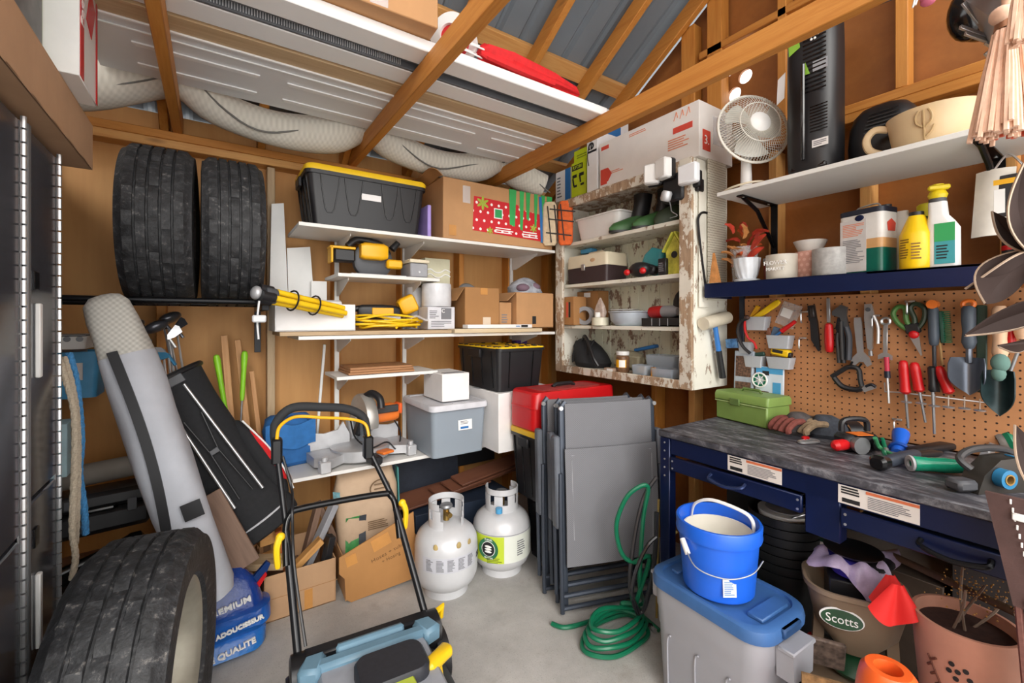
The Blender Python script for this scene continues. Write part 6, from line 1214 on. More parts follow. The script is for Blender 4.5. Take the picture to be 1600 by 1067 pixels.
t = thing('hose_nozzle', 'bright blue plastic spray nozzle tilted up among the bench tools', 'nozzle', T(*bt(1405, 702)) @ RZ(10)); K = T(0, 0, .018) @ RY(62); q = MB(); q.lathe([(.02, -.05), (.022, -.045), (.018, .0), (.024, .03), (.026, .065), (.0, .066)], 18, K); q.build('body', mat('nozzle_blue', '#1f62d0', .35), t); q = MB(); q.lathe([(.028, -.03), (.030, -.024), (.028, -.018)], 18, K); q.build('ring', mat('nozzle_blue2', '#1a4fa8', .35), t)
t = thing('green_snips', 'green handled snips lying across the bench tools', 'snips', T(*bt(1385, 716)) @ RZ(25)); q = MB(); q.tube(catmull([(-.09, 0, .012), (-.03, .01, .02), (.03, .0, .03), (.07, .0, .05)]), .007, 8); q.build('handle', GRN, t); q = MB(); q.tube(catmull([(-.06, -.03, .012), (-.02, -.01, .02), (.02, .015, .03), (.0, .03, .065)]), .007, 8); q.build('handle', mat('snip_green', '#3f8a5e', .4), t); q = MB(); q.cyl((.0, 0, .015), (.0, .0, .035), .006); q.build('bolt', STEEL, t)
def black_tool(label, px, py, rot, parts, nm='power_tool', cat='power tool', mt=BLACK):
    t = thing(nm, label, cat, T(*bt(px, py)) @ RZ(rot))
    for n, m_, pr in parts:
        q = MB(); q.rings([[(x, y * k, z0 + z * k) for y, z in rrect(w, h, min(w, h) * .4)] for x, w, h, z0, k in pr]); q.build(n, m_, t)
    return t
black_tool('black and slate folding saw with a curved grip at the bench front', 1405, 728, -12, (('grip', mat('grip_slate2', '#39404c', .5), ((-.07, .03, .03, .022, .8), (-.06, .035, .034, .022, 1), (.03, .036, .036, .026, 1), (.09, .03, .03, .028, 1), (.1, .03, .03, .028, .7))), ('blade_case', BLACK, ((.095, .024, .02, .024, .9), (.20, .03, .022, .018, 1), (.24, .02, .02, .015, .6))), ('end', BLACKG, ((-.12, .045, .04, .022, .8), (-.11, .05, .045, .024, 1), (-.075, .04, .036, .022, 1)))), 'folding_saw', 'saw')
black_tool('long flat black tool lying behind the folding saw', 1450, 707, -14, (('body', BLACK, ((-.10, .03, .02, .012, .8), (-.09, .04, .024, .014, 1), (.12, .05, .024, .014, 1), (.2, .03, .02, .012, .8))),), 'pry_bar', 'tool')
t = thing('tape_gun_roll', 'roll of shiny green film lying at the bench edge', 'roll', T(*bt(1456, 738, .0)) @ RZ(-48)); K = T(-.05, 0, .024) @ RY(90); q = MB(); q.lathe([(.014, 0), (.022, 0), (.023, .004), (.021, .04), (.023, .08), (.02, .12), (.012, .121)], 22, K); q.build('film', mat('film_green', '#1f9a78', .2, 0, .15, 40), t); q = MB(); q.lathe([(.012, -.001), (.0235, -.001), (.0245, .002), (.0235, .006), (.012, .006), (.012, -.001)], 22, K @ T(0, 0, -.008), False, False); q.build('core', LGREY, t)
t = thing('tape_dispenser', 'dark tape dispenser with a blue tape roll on the near part of the bench', 'tape dispenser', T(*bt(1562, 765)) @ RZ(-28)); DG = mat('dispenser_brown', '#33302c', .35, 0, .1)
q = MB(); q.prism([(-.10, 0), (.13, 0), (.13, .03), (.10, .07), (.04, .095), (-.03, .09), (-.08, .05)], .05, T(0, .025, 0) @ UP); q.build('body', DG, t); q = MB(); q.lathe([(.014, 0), (.025, 0), (.025, .022), (.014, .022), (.014, 0)], 28, T(-.035, -.026, .045) @ RX(90), False, False); q.build('tape_roll', mat('tape_blue', '#2f7fae', .3), t); q = MB(); q.lathe([(.011, -.002), (.0145, -.002), (.0145, .024), (.011, .024), (.011, -.002)], 24, T(-.035, -.026, .045) @ RX(90), False, False); q.build('core', mat('core_gold', '#b08b4f', .4, .4), t); q = MB(); q.tube(catmull([(-.09, 0, .06), (-.10, .02, .085), (-.04, .03, .105), (.06, .03, .10), (.12, .02, .06)]), .010, 8); q.build('handle', mat('handle_dark', '#3a3a3c', .4), t); q = MB(); q.box((-.12, 0, .02), (.06, .045, .03), b=.008); q.build('foot', DGREY, t); q = MB(); q.box((.03, -.01, .098), (.06, .03, .004), RY(12), .001); q.build('blue_strip', mat('tape_blue', '#2f7fae', .3), t)
t = thing('hand_sander', 'round grey and green tool lying at the back of the bench', 'tool', T(*bt(1578, 716)) @ RZ(20)); q = MB(); q.lathe([(.0, -.03), (.045, -.03), (.05, -.02), (.05, .02), (.035, .03), (0, .032)], 24, T(0, 0, .052) @ RX(70)); q.build('body', mat('sander_grey', '#85807a', .4, .3), t); q = MB(); q.lathe([(.051, -.012), (.056, 0), (.051, .012)], 28, T(0, 0, .052) @ RX(70), False, False); q.build('green_ring', GRN, t)
t = thing('tap_fitting', 'small steel valve fitting before the round grey tool', 'fitting', T(*bt(1545, 715)) @ RZ(0)); q = MB(); q.cyl((-.05, 0, .016), (.04, 0, .016), .014); q.cyl((0, 0, .016), (0, -.01, .05), .01); q.build('body', STEEL, t); q = MB(); q.ball((.06, -.02, .022), (.022, .022, .02), 12); q.build('knob', STEELD, t)
# ============ UNDER AND BEFORE THE BENCH ============
BT = mat('bin_grey_body', '#a6a8b0', .5, 0, .06, 8)
t = thing('grey_bin', 'tall grey plastic bin with a dusty blue lid before the workbench', 'bin', T(1.455, .855, 0) @ RZ(-92)); BH2 = .40   # local x toward the camera
q = MB(); rs = []
for z, k in ((0, .86), (.012, .88), (.24, .94), (.245, .955), (.30, .97), (.305, .985), (BH2, 1.0)): rs.append([(x * k, y * k, z) for x, y in rrect(.41, .27, .06, 6)])
q.rings(rs); q.build('body', BT, t)
for s in (-1, 1):
    q = MB(); q.prism([(-.055, .28), (.055, .28), (.06, .375), (-.06, .375)], .05, T(s * .205, 0, 0) @ RZ(90 * s) @ UP); q.box((s * .235, 0, .37), (.05, .13, .014), b=.005); q.build('handle', BT, t)
q = MB()
for x in (-.13, -.02, .09): q.tube(catmull([(x, -.123, .02), (x, -.128, .2), (x + .015, -.131, .23)]), .003, 6)
q.build('moulded_line', BT, t)
q = MB(); q.rings([[(x * k, y * k, z) for x, y in rrect(.435, .295, .075, 7)] for z, k in ((BH2 - .015, 1), (BH2 + .005, 1.005), (BH2 + .022, .985), (BH2 + .028, .94), (BH2 + .028, .86), (BH2 + .02, .84))]); o = q.build('lid', BLUEL, t)
for bx, bw in ((.15, .05), (-.14, .03)): q = MB(); q.box((bx, 0, BH2 + .026), (bw, .15, .012), b=.005); q.build('lid_rib', BLUEL, o); q = MB(); q.box((.218, 0, BH2 + .006), (.02, .1, .03), b=.005); q.build('lid_clip', BLUEL, o)
def bucket_prof(r0, r1, h, w=.004): return [(0, 0), (r0 - .006, 0), (r0, .006), (r1 - .004, h - .05), (r1 + .004, h - .049), (r1 + .006, h - .04), (r1 + .004, h - .03), (r1 + .006, h - .005), (r1 + .003, h), (r1 - w, h), (r1 - w - .002, h - .03), (r0 - w, .01), (0, .01)]
t = thing('bucket', 'bright blue plastic bucket with a white handle on the blue bin lid', 'bucket', T(1.435, .862, BH2 + .0295) @ RZ(-34)); q = MB(); q.lathe(bucket_prof(.112, .130, .232), 44); q.build('body', BLUE, t)
q = MB(); q.tube(catmull([(-.132, -.03, .175), (-.12, -.10, .12), (-.04, -.135, .10), (.04, -.138, .115), (.09, -.115, .145)]), .0022, 6); q.build('wire_bail', STEELD, t); q = MB(); q.cyl((-.128, -.062, .14), (-.134, -.03, .175), .009); q.build('bail_grip', WHITE, t)
plate(t, 'sticker', INKW, .042, .055, T(-.018, -.1175, .06) @ RX(-4)); lines(t, 'sticker_print', INKB, .034, .045, 8, T(-.018, -.1187, .06) @ RX(-4), 3)
t = thing('inner_bucket', 'white bucket nested inside the blue one with its handle raised', 'bucket', T(1.442, .868, BH2 + .047) @ RZ(-34)); q = MB(); q.lathe([(0, 0), (.094, 0), (.111, .175), (.107, .175), (.09, .006), (0, .006)], 40); q.build('body', mat('bucket_white', '#e8e3d4', .5, 0, .03), t); q = MB(); q.tube(catmull([(-.05, .098, .175), (-.04, .086, .225), (.0, .04, .255), (.07, -.03, .245), (.094, -.05, .22), (.1, -.045, .175)], 5), .006, 8, flat=.6); q.build('handle', WHITE, t)
# stacked nursery pots and white tub
def npot(label, z, k=1.0): 
    q = MB(); q.lathe([(0, 0), (.09 * k, 0), (.115 * k, .23), (.124 * k, .232), (.126 * k, .262), (.12 * k, .262), (.1135 * k, .235), (.0895 * k, .006), (0, .006)], 36)
    lone(q, 'nursery_pot', mat('nursery_black', '#1b1c1e', .45, 0, .2, 20), label, 'plant pot', T(1.865, .845, z), 'nested black nursery pots')
for k, w in enumerate(('bottom', 'second from the bottom', 'third from the bottom', 'middle', 'third from the top', 'second from the top', 'top')): npot('black nursery pot under the bench, %s of the nested stack' % w, .125 + .034 * k)
t = thing('pail', 'small white tub with a wire handle standing in the top nursery pot', 'tub', T(1.865, .845, .357)); q = MB(); q.lathe([(0, 0), (.075, 0), (.088, .22), (.091, .222), (.091, .236), (.08, .238), (0, .238)], 32); q.build('body', WHITE, t); q = MB(); q.lathe([(.0, .2385), (.06, .2385), (.065, .243), (0, .244)], 28); q.build('grey_lid', GREYP, t)
q = MB(); q.tube(catmull([(-.09, 0, .2), (-.05, -.07, .245), (.02, -.085, .25), (.09, 0, .2)]), .0022, 6); q.build('wire_bail', STEEL, t); plate(t, 'yellow_label', YEL, .045, .03, T(.0, -.0855, .175)); q = MB(); q.ball((.035, -.082, .165), (.014, .006, .014), 12); q.build('red_dot', RED, t)
t = thing('green_packet', 'dark green packet with a white barcode leaning on the white tub', 'packet', T(1.86, .735, .40) @ RZ(-60) @ RX(-4)); q = MB(); q.box((0, 0, .09), (.09, .02, .16), b=.006); q.build('body', mat('packet_green', '#1d4a3a', .3, 0, .3, 30), t); plate(t, 'barcode', PAPER, .035, .035, T(.02, -.011, .10))
# broadcast spreader
SP = mat('spreader_taupe', '#8f7b66', .5, 0, .08); SPG = mat('spreader_green', '#1f4a2e', .4)
t = thing('seed_spreader', 'taupe push spreader hopper with a green oval badge under the bench', 'spreader', T(1.745, .575, .16) @ RZ(-62)); q = MB(); rs = []
for z, w, d, r in ((.10, .09, .08, .03), (.13, .13, .11, .04), (.19, .22, .18, .07), (.30, .27, .215, .08), (.305, .285, .23, .085), (.32, .285, .23, .085)): rs.append([(x, y, z) for x, y in rrect(w, d, r, 7)])
rs += [[(x * .94, y * .93, .32) for x, y in rrect(.285, .23, .085, 7)], [(x * .9, y * .88, .30) for x, y in rrect(.27, .215, .08, 7)], [(x * .8, y * .8, .20) for x, y in rrect(.22, .18, .07, 7)]]
q.rings(rs); q.build('hopper', SP, t); q = MB(); q.prism([(.058 * math.cos(a), .03 * math.sin(a)) for a in [2 * PI * j / 36 for j in range(36)]], .004, T(-.05, -.1045, .245) @ RX(-12) @ UP); o = q.build('badge', INKW, t); q = MB(); q.prism([(.054 * math.cos(a), .0265 * math.sin(a)) for a in [2 * PI * j / 36 for j in range(36)]], .002, T(-.05, -.1085, .244) @ RX(-12) @ UP); q.build('badge_field', SPG, o)
text('Scotts', .034, T(-.05, -.1112, .243) @ RX(-12) @ UP, INKW, o, ext=.001)
q = MB(); q.prism([(-.12, 0), (-.09, 0), (-.08, .17), (-.11, .2)], .03, T(0, .02, 0) @ UP); q.build('leg_frame', SP, t); q = MB(); q.prism([(.09, 0), (.12, 0), (.11, .2), (.08, .17)], .03, T(0, .02, 0) @ UP); q.build('leg_frame', SP, t); q = MB(); q.lathe([(0, .035), (.07, .035), (.08, .05), (.06, .075), (.03, .09), (0, .09)], 28); q.build('spinner', SPG, t); q = MB(); q.rings([[(x, y, z) for x, y in rrect(.30, .20, .06)] for z in (-.01, .02)]); q.build('base', SP, t); q = MB(); q.rings([[(x, y, z) for x, y in rrect(.31, .21, .06)] for z in (-.025, -.0105)]); q.build('green_base', SPG, t)
q = MB(); q.box((0, 0, .115), (.36, .28, .012)); q.box((0, 0, .05), (.34, .26, .115), b=.004); lone(q, 'shallow_crate', mat('crate_dark', '#1d1f22', .5), 'black shallow crate that carries the spreader under the bench', 'crate', T(1.785, .55, .0) @ T(0, 0, .0105) )
q = MB(); q.box((0, 0, .07), (.15, .11, .14), b=.004); lone(q, 'black_box', BLACK, 'square black plant pot standing inside the spreader hopper', 'pot', T(1.752, .577, .356) @ RZ(-62))
t = thing('purple_pot', 'violet plant pot wrapped in a crumpled pale plastic liner', 'pot', T(1.765, .585, .5005)); q = MB(); q.lathe([(0, 0), (.06, 0), (.075, .055), (0, .055)], 30); q.build('pot', mat('pot_violet', '#4a3fc0', .4), t)
rl = random.Random(8); q = MB()
def skirt(u, v):
    a = 2 * PI * u; g = lambda d, n: max(0, math.cos(a - math.radians(d))) ** n; fr = (.085 * g(-126, 10) + .012 * abs(math.sin(a * 3)) - .03 * g(-34, 8)) * v; r = .072 + (.022 + .045 * g(146, 8) + .06 * g(-34, 10) + .02 * g(-126, 8)) * v + .008 * math.sin(11 * a) * v; return (r * math.cos(a), r * math.sin(a), .063 + .01 * math.sin(7 * a) - (.02 + fr * 1.3) * v * v)
q.sheet(skirt, 60, 6, .0015); q.build('liner', mat('liner_mauve', '#b7a6c6', .35, 0, .25, 30, .4), t)
q = MB(); q.lathe([(0, .068), (.07, .068), (.082, .078), (.078, .078), (.066, .071), (0, .071)], 36); lone(q, 'black_dish', BLACK, 'round black dish sitting in the lined violet pot', 'dish', T(1.765, .585, .5005))
def cloth_cone(label, c, s, rot, m_):
    q = MB(); 
    def f(u, v):
        a = -1.3 + 2.6 * u; r = (.02 + .085 * v) * s; return (r * math.sin(a) * (1 + .12 * math.sin(a * 4)), -r * .6 * math.cos(a) * (1 + .25 * math.sin(a * 5)), -.135 * s * v + .02 * math.sin(a * 3) * v)
    q.sheet(f, 24, 8, .002); return lone(q, 'warning_flag', m_, label, 'flag', T(*c) @ RZ(rot))
RF = mat('flag_red', '#e0201c', .7, 0, .08)
cloth_cone('red cloth flag hanging over the near rim of the spreader', PD(1403, 912, 1.26), .66, -55, RF); cloth_cone('red cloth flag behind, folded to a peak', PD(1391, 897, 1.33), .6, -40, RF)
t = thing('broom', 'wooden broom handle with a black head lying under the bench', 'broom', PD(1400, 873, 1.45)); q = MB(1); q.cyl(PD(1395, 868, 1.46), PD(1590, 958, 1.13), .011, n=12); q.build('handle', wood('dark_handle_wood', '#5a4636', '#6e5744', 'x', knots=False), t); q = MB(1); q.ball(tuple(PD(1368, 878, 1.45)), (.09, .05, .02), 14); q.build('head', BLACK, t)
t = thing('terracotta_planter', 'terracotta planter with dotted and leafy relief holding dead stems', 'planter', T(*PD(1506, 955, 1.17))); c = t.matrix_world.translation.copy(); pr = .108
t.matrix_world = T(c.x + .02, c.y, .262); MW[t] = t.matrix_world.copy(); PH = .28
q = MB(); q.lathe([(0, 0), (.082, 0), (.088, .006), (pr - .004, PH * .7), (pr, PH), (pr - .008, PH), (pr - .012, PH - .03), (0, PH - .035)], 48); q.build('body', mat('terracotta_pale', '#c08a74', .7, 0, .12, 12), t); q = MB(); q.lathe([(0, PH - .03), (pr - .013, PH - .03), (0, PH - .028)], 40); q.build('soil', mat('dark_soil', '#3a211a', .95, 0, .4, 60), t)
vd = (V((0, 0, 0)) - V((c.x, c.y, 0))).normalized(); va = math.degrees(math.atan2(vd.y, vd.x))
def onpot(a, z): r = .088 + (pr - .088) * min(1, z / (PH * .8)); th = math.radians(va + a); return V((r * math.cos(th), r * math.sin(th), z)), V((math.cos(th), math.sin(th), 0))
q = MB()
for i, (a, z) in enumerate(((-14, .2), (-8, .185), (0, .195), (-10, .165), (4, .175), (-3, .15), (2, .13), (-17, .18))):
    p, n = onpot(a, z); q.cyl(p - n * .001, p + n * .0012, .0058, n=12)
q.build('dot_relief', INK, t)
q = MB(); q.tube([onpot(a, z)[0] * 1.002 for a, z in ((-42, .19), (-30, .14), (-20, .09), (-8, .0))], .0022, 6)
for a, z in ((-44, .16), (-40, .14), (-34, .12), (-38, .18)): q.tube([onpot(a, z)[0] * 1.002, onpot(a + 7, z + .012)[0] * 1.002], .003, 6)
q.build('branch_relief', mat('relief_brown', '#6b3c2c', .7), t); q = MB()
for k in range(9):
    a0 = 16 + 2 * k; q.tube([onpot(12 + a, .02 + z)[0] * 1.003 for a, z in ((0, .0 + .008 * k), (14, .02 + .014 * k), (30, .03 + .016 * k))], .0018, 5)
q.build('leaf_relief', mat('relief_tan', '#a9745f', .7), t)
for i, pts in enumerate((((-.02, .02, PH - .03), (-.03, .0, PH + .04), (-.06, -.01, PH + .10)), ((-.01, .0, PH - .03), (.0, .01, PH + .05), (.02, .01, PH + .13)), ((.02, .02, PH - .03), (.05, .0, PH + .02), (.04, -.03, PH + .09)), ((.03, -.01, PH - .03), (.07, -.04, PH + .01), (.1, -.06, PH + .05)))):
    q = MB(); q.tube(catmull(pts), [.0035, .0035, .003] * 4 + [.002], 5); q.build('dead_stem', mat('stem_grey', '#7a6658', .8), t)
rr = random.Random(3); q = MB()
for i in range(150):
    p = V((rr.gauss(.03, .05), rr.gauss(-.01, .035), PH + .075 + rr.gauss(0, .02))); q.ball(tuple(p), rr.uniform(.0012, .0026), 5)
q.build('dry_seeds', mat('seed_gold', '#a8793a', .8, 0, .4, 90), t, kind='stuff')
q = MB(); q.box((0, 0, .13), (.2, .2, .258)); lone(q, 'dark_crate', mat('crate_dark', '#1d1f22', .5), 'dark crate that carries the terracotta planter', 'crate', T(c.x - .01, c.y, .0012))
t = thing('traffic_cone', 'orange plastic traffic cone with an open top at the bottom edge', 'traffic cone', T(*PD(1388, 1040, 1.05))); cc = t.matrix_world.translation; t.matrix_world = T(cc.x, cc.y, 0.0005); MW[t] = t.matrix_world.copy()
q = MB(); q.lathe([(.13, .03), (.115, .035), (.060, .47), (.054, .50), (.044, .513), (.028, .513), (.026, .505), (.026, .47), (.05, .42), (.10, .04), (.12, .03)], 40, None, False, False); q.build('cone', mat('cone_orange', '#f0662a', .35, 0, .05), t); q = MB(); q.rings([[(x, y, z) for x, y in rrect(.3, .3, .03)] for z in (0, .029)]); q.build('base', mat('cone_orange', '#f0662a', .35), t)
q = MB(); q.box((0, 0, 0), (.20, .012, .26), b=.001); lone(q, 'strand_board', mat('strand_board_tan', '#b08a5c', .8, 0, .6, 40), 'offcut of strand board standing before the black crate', 'board', T(*PD(1322, 1150, 1.20)) @ RZ(-58) @ RX(-8))
q = MB(); q.box((0, 0, 0), (.22, .015, .10), b=.004); lone(q, 'patterned_board', mat('speckled_brown', '#6a5a50', .7, 0, .7, 50), 'speckled brown board end beside the grey bin', 'board', T(*PD(1255, 1010, 1.42)) @ RZ(-60) @ RX(15))
q = MB(); q.box((0, 0, 0), (.05, .02, .025), b=.006); lone(q, 'red_clip', RED, 'small red plastic clip in the shade left of the spreader', 'clip', T(*PD(1264, 997, 1.52)))
# bags and boxes deep under the bench
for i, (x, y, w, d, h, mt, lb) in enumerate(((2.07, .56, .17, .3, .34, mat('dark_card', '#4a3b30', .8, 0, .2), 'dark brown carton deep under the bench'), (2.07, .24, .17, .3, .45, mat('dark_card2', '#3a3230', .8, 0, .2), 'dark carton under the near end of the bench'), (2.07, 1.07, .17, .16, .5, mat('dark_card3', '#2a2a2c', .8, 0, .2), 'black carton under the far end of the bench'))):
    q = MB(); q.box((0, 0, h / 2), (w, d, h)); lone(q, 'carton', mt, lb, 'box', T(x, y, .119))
q = MB(); q.cyl((0, -.2, 0), (0, .2, 0), .035); lone(q, 'rolled_mat', mat('roll_taupe', '#6b5f55', .8, 0, .2), 'taupe roll lying on the cartons under the bench', 'roll', T(2.07, .52, .496))
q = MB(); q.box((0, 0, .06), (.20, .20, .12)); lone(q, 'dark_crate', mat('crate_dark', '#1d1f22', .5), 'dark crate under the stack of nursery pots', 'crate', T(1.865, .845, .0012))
# ============ FLOOR: TANKS, BOXES, TOTES, CHAIRS, HOSE, MOWER ============
TW = mat('tank_white', '#d2d3d6', .35, .1, .07, 12)
def tank(label, x, y, rot):
    t = thing('propane_tank', label, 'propane tank', T(x, y, 0.0005) @ RZ(rot)); q = MB()
    q.lathe([(.0, .02), (.06, .022), (.11, .036), (.140, .06), (.152, .088), (.156, .11), (.156, .23), (.152, .26), (.138, .29), (.11, .315), (.07, .332), (.03, .338), (0, .338)], 44); q.build('cylinder', TW, t)
    q = MB(); q.lathe([(.104, 0), (.108, 0), (.106, .045), (.102, .045), (.104, 0)], 40, None, False, False); q.build('foot_ring', TW, t)
    q = MB(); n = 48; th = .004; rs = []
    def col(j): return 2 * PI * j / n
    # collar: a wall with grip holes, cut as a ring of posts and rails, open at the front
    a0, a1 = math.radians(-55), math.radians(235)
    def arc(z0, z1, b0, b1, m=20):
        k = [b0 + (b1 - b0) * i / m for i in range(m + 1)]
        q.rings([[(r * math.cos(a), r * math.sin(a), z) for r, z in ((.084, z0), (.088, z0), (.088, z1), (.084, z1))] for a in k])
    arc(.318, .365, a0, a1, 40); arc(.415, .445, a0 + .25, a1 - .25, 36)
    for i in range(6):
        c = a0 + (a1 - a0) * (i + .5) / 6; arc(.358, .412, c - .26, c + .26, 6)
    q.build('collar', TW, t)
    q = MB(); q.cyl((0, 0, .34), (0, 0, .40), .016); q.cyl((0, 0, .375), (0, -.045, .375), .012); q.build('valve', BRASS, t); q = MB(); q.lathe([(.0, .401), (.028, .401), (.032, .408), (.028, .418), (0, .42)], 20); q.build('valve_wheel', STEELD, t)
    return t
def wrap(t, name, mt, a0, a1, z0, z1, r=.1568, m=16):
    q = MB(); q.rings([[(r * math.cos(math.radians(a0 + (a1 - a0) * i / m)), r * math.sin(math.radians(a0 + (a1 - a0) * i / m)), z) for i in range(m + 1)] for z in (z0, z1)], closed=False); return q.build(name, mt, t)
def on_tank(a, z, r=.158): a = math.radians(a); return T(r * math.cos(a), r * math.sin(a), z) @ RZ(math.degrees(a) + 90)
t = tank('white propane tank in front, with rust spots and a grey information label', .965, 2.02, 0)
wrap(t, 'label', mat('label_grey', '#c9cad2', .5, 0, .03), 200, 345, .155, .225)
for a in (215, 234, 253, 272, 291): lines(t, 'small_print', INKG, .036, .055, 9, on_tank(a, .19, .1575), a)
lines(t, 'bold_mark', INK, .04, .03, 2, on_tank(318, .185, .1575), 2, lh=.6)
for a, z in ((225, .27), (292, .268), (268, .273)): q = MB(); q.ball((0, 0, 0), (.012, .003, .018), 10, on_tank(a, z, .149)); q.build('rust_spot', mat('rust', '#b7a06a', .8, 0, .3), t)
t = tank('white propane tank beside the yellow lidded totes, with a lime green brand label', 1.295, 2.02, 160)
wrap(t, 'lime_label', mat('label_lime', '#c3d63a', .5, 0, .1, 8), 5, 82, .10, .235); wrap(t, 'white_label', mat('label_white', '#e2e6dc', .5, 0, .03), 82, 165, .10, .235)
K = on_tank(52, .172, .158)
for r0, mt, d in ((.055, mat('badge_green', '#2f6f4a', .5), 0), (.038, INKW, .0012), (.035, INK, .0022)): q = MB(); q.cyl((0, -d, 0), (0, -d - .001, 0), r0, n=36, M=K); q.build('badge', mt, t)
for k in range(3): q = MB(); q.ball((0, 0, 0), (.02, .002, .006), 12, K @ T(0, -.0035, .012 - .013 * k)); q.build('badge_picture', INKW, t)
text('TANK', .017, K @ T(0, -.0016, .045) @ UP, INKW, t); text('TRADERS', .012, K @ T(0, -.0016, -.046) @ UP, INKW, t)
lines(t, 'small_print', mat('olive_ink', '#7b8a20', .6), .09, .03, 4, on_tank(66, .115), 7); lines(t, 'small_print', INKG, .06, .08, 7, on_tank(118, .17), 3)
wrap(t, 'band_line', INKG, 0, 359, .238, .2405, .1562, 40)
q = MB(); q.cyl((.04, .115, .345), (.04, .115, .37), .018); q.build('blue_cap', SKYB, t)
# boards, mats and low things behind the tanks
for k, (x, y, z, L, w, r, lb) in enumerate(((.98, 2.47, .30, .62, .14, 3, 'brown laminate plank, lowest and furthest left behind the front tank'), (1.16, 2.44, .313, .58, .14, 5, 'brown laminate plank behind the tanks, second from below'), (1.36, 2.43, .345, .6, .13, 9, 'brown laminate plank behind the tanks, third from below'), (1.42, 2.41, .372, .58, .13, 10, 'brown laminate plank behind the tanks, second from the top'), (1.46, 2.40, .40, .55, .12, 11, 'brown laminate plank behind the tanks, topmost of the stack'))):
    q = MB(); q.box((0, 0, 0), (L, w, .011), b=.001); lone(q, 'laminate_plank', wood('laminate_walnut', '#6b4234', '#80533f', 'x', .4, knots=False), lb, 'plank', T(x, y, z) @ RZ(r) @ RX(10) @ RY(-3), 'laminate planks behind the tanks')
q = MB(); q.box((0, 0, 0), (.64, .30, .26)); lone(q, 'dark_tub', mat('tub_navy', '#2b3648', .5), 'dark blue grey tub under the laminate planks', 'tub', T(1.24, 2.46, .131))
q = MB(); q.sheet(lambda u, v: (-.26 + .52 * u, 0, .26 * v + .01 * math.sin(u * 40) * v), 40, 6, .012); lone(q, 'rubber_mat', mat('mat_navy', '#242a38', .6, 0, .2, 40), 'dark ribbed rubber mat leaning on the wall behind the laminate planks', 'mat', T(1.08, 2.62, .262) @ RX(-7))
q = MB(); q.box((0, 0, 0), (.2, .02, .24)); lone(q, 'black_tray', BLACK, 'black plastic tray standing left of the ribbed mat', 'tray', T(.745, 2.6, .32) @ RX(-8))
t = thing('printed_board', 'black board with large white lettering under the clear bin', 'board', T(1.46, 2.66, .36)); q = MB(); q.box((0, 0, .1), (.36, .02, .2)); q.build('body', BLACK, t); text('LOVE', .08, T(-.03, -.011, .13) @ UP, INKW, t); q = MB(); q.tube(catmull([(.06, -.011, .15), (.1, -.011, .1), (.14, -.011, .15), (.1, -.011, .18)], 5, True), .004, 5, closed=True); q.build('scroll_mark', INKW, t)
# low open carton of scraps, torn carton with handwriting, paper bag of kindling
t = carton('cardboard_carton', 'low open cardboard box of scraps on the floor in front of the golf bag', 'box', T(.332, 2.40, 0.0005), .30, .36, .205, card('#bf9873'), open_top=True)
q = MB(); q.box((.02, -.1805, .1), (.28, .001, .002), b=0); q.build('fold_line', KRAFT2, t); plate(t, 'tape', TAPE, .035, .09, T(.03, -.181, .05))
t = thing('torn_carton', 'torn cardboard box with handwriting beside the low open box', 'box', T(.68, 2.165, 0.0005) @ RZ(-2)); q = MB(); q.prism([(-.165, .02), (-.17, .12), (-.195, .15), (-.195, .225), (.165, .36), (.185, .02), (-.14, .0)], .006, UP); q.build('front_panel', card('#b5824c'), t); q = MB(); q.prism([(-.165, .02), (.185, .02), (.185, .20), (-.165, .18)], .004, T(0, .42, 0) @ UP); q.box((.183, .21, .12), (.004, .42, .22), b=0); q.box((-.163, .21, .1), (.004, .42, .18), b=0); q.box((.01, .21, .02), (.34, .42, .004), b=0); q.build('box_sides', KRAFT3, t)
plate(t, 'tape', TAPE, .05, .05, T(-.14, -.0072, .2) @ RY(-12)); plate(t, 'tape', TAPE, .09, .06, T(-.0, -.0072, .25) @ RY(-18)); text('Hoses + tubes', .026, T(.04, -.0068, .19) @ RY(-16) @ UP, mat('pen_brown', '#5a4028', .8), t, sx=1.2, bold=-.0004); text('+ Hosing', .026, T(.05, -.0068, .16) @ RY(-14) @ UP, mat('pen_brown', '#5a4028', .8), t, bold=-.0004)
t = thing('paper_sack', 'beige paper sack with green and blue bands standing in the torn carton', 'sack', T(.692, 2.42, .03) @ RZ(-6) @ RY(-2)); q = MB(); rs = []
for z, w, d, r in ((0, .28, .17, .04), (.12, .30, .2, .06), (.3, .32, .19, .06), (.42, .32, .14, .05), (.49, .30, .07, .03), (.52, .29, .02, .008)): rs.append([(x * (1 + .03 * math.sin(z * 30 + x * 20)), y + .012 * math.sin(x * 25 + z * 18), z) for x, y in rrect(w, d, r, 6)])
q.rings(rs); q.build('body', mat('sack_paper', '#bfa489', .8, 0, .12, 10, .4, 60), t)
K = T(0, -.098, 0); q = MB(); q.sheet(lambda u, v: (-.13 + .07 * v + .015 * u, -.095 - .012 * math.sin(u * 6), .06 + .24 * u), 8, 3, .003); q.build('green_band', mat('band_green', '#3f8f4a', .5, 0, .4, 30), t); q = MB(); q.sheet(lambda u, v: (-.065 + .035 * v + .015 * u, -.099 - .012 * math.sin(u * 6), .06 + .24 * u), 8, 3, .003); q.build('dark_band', mat('band_dark', '#3a4048', .6), t); q = MB(); q.sheet(lambda u, v: (-.17 + .2 * u, -.075 + .01 * v, .39 - .06 * u + .05 * v), 8, 3, .004); q.build('striped_band', mat('band_stripe', '#5a8f98', .5, 0, .7, 40), t)
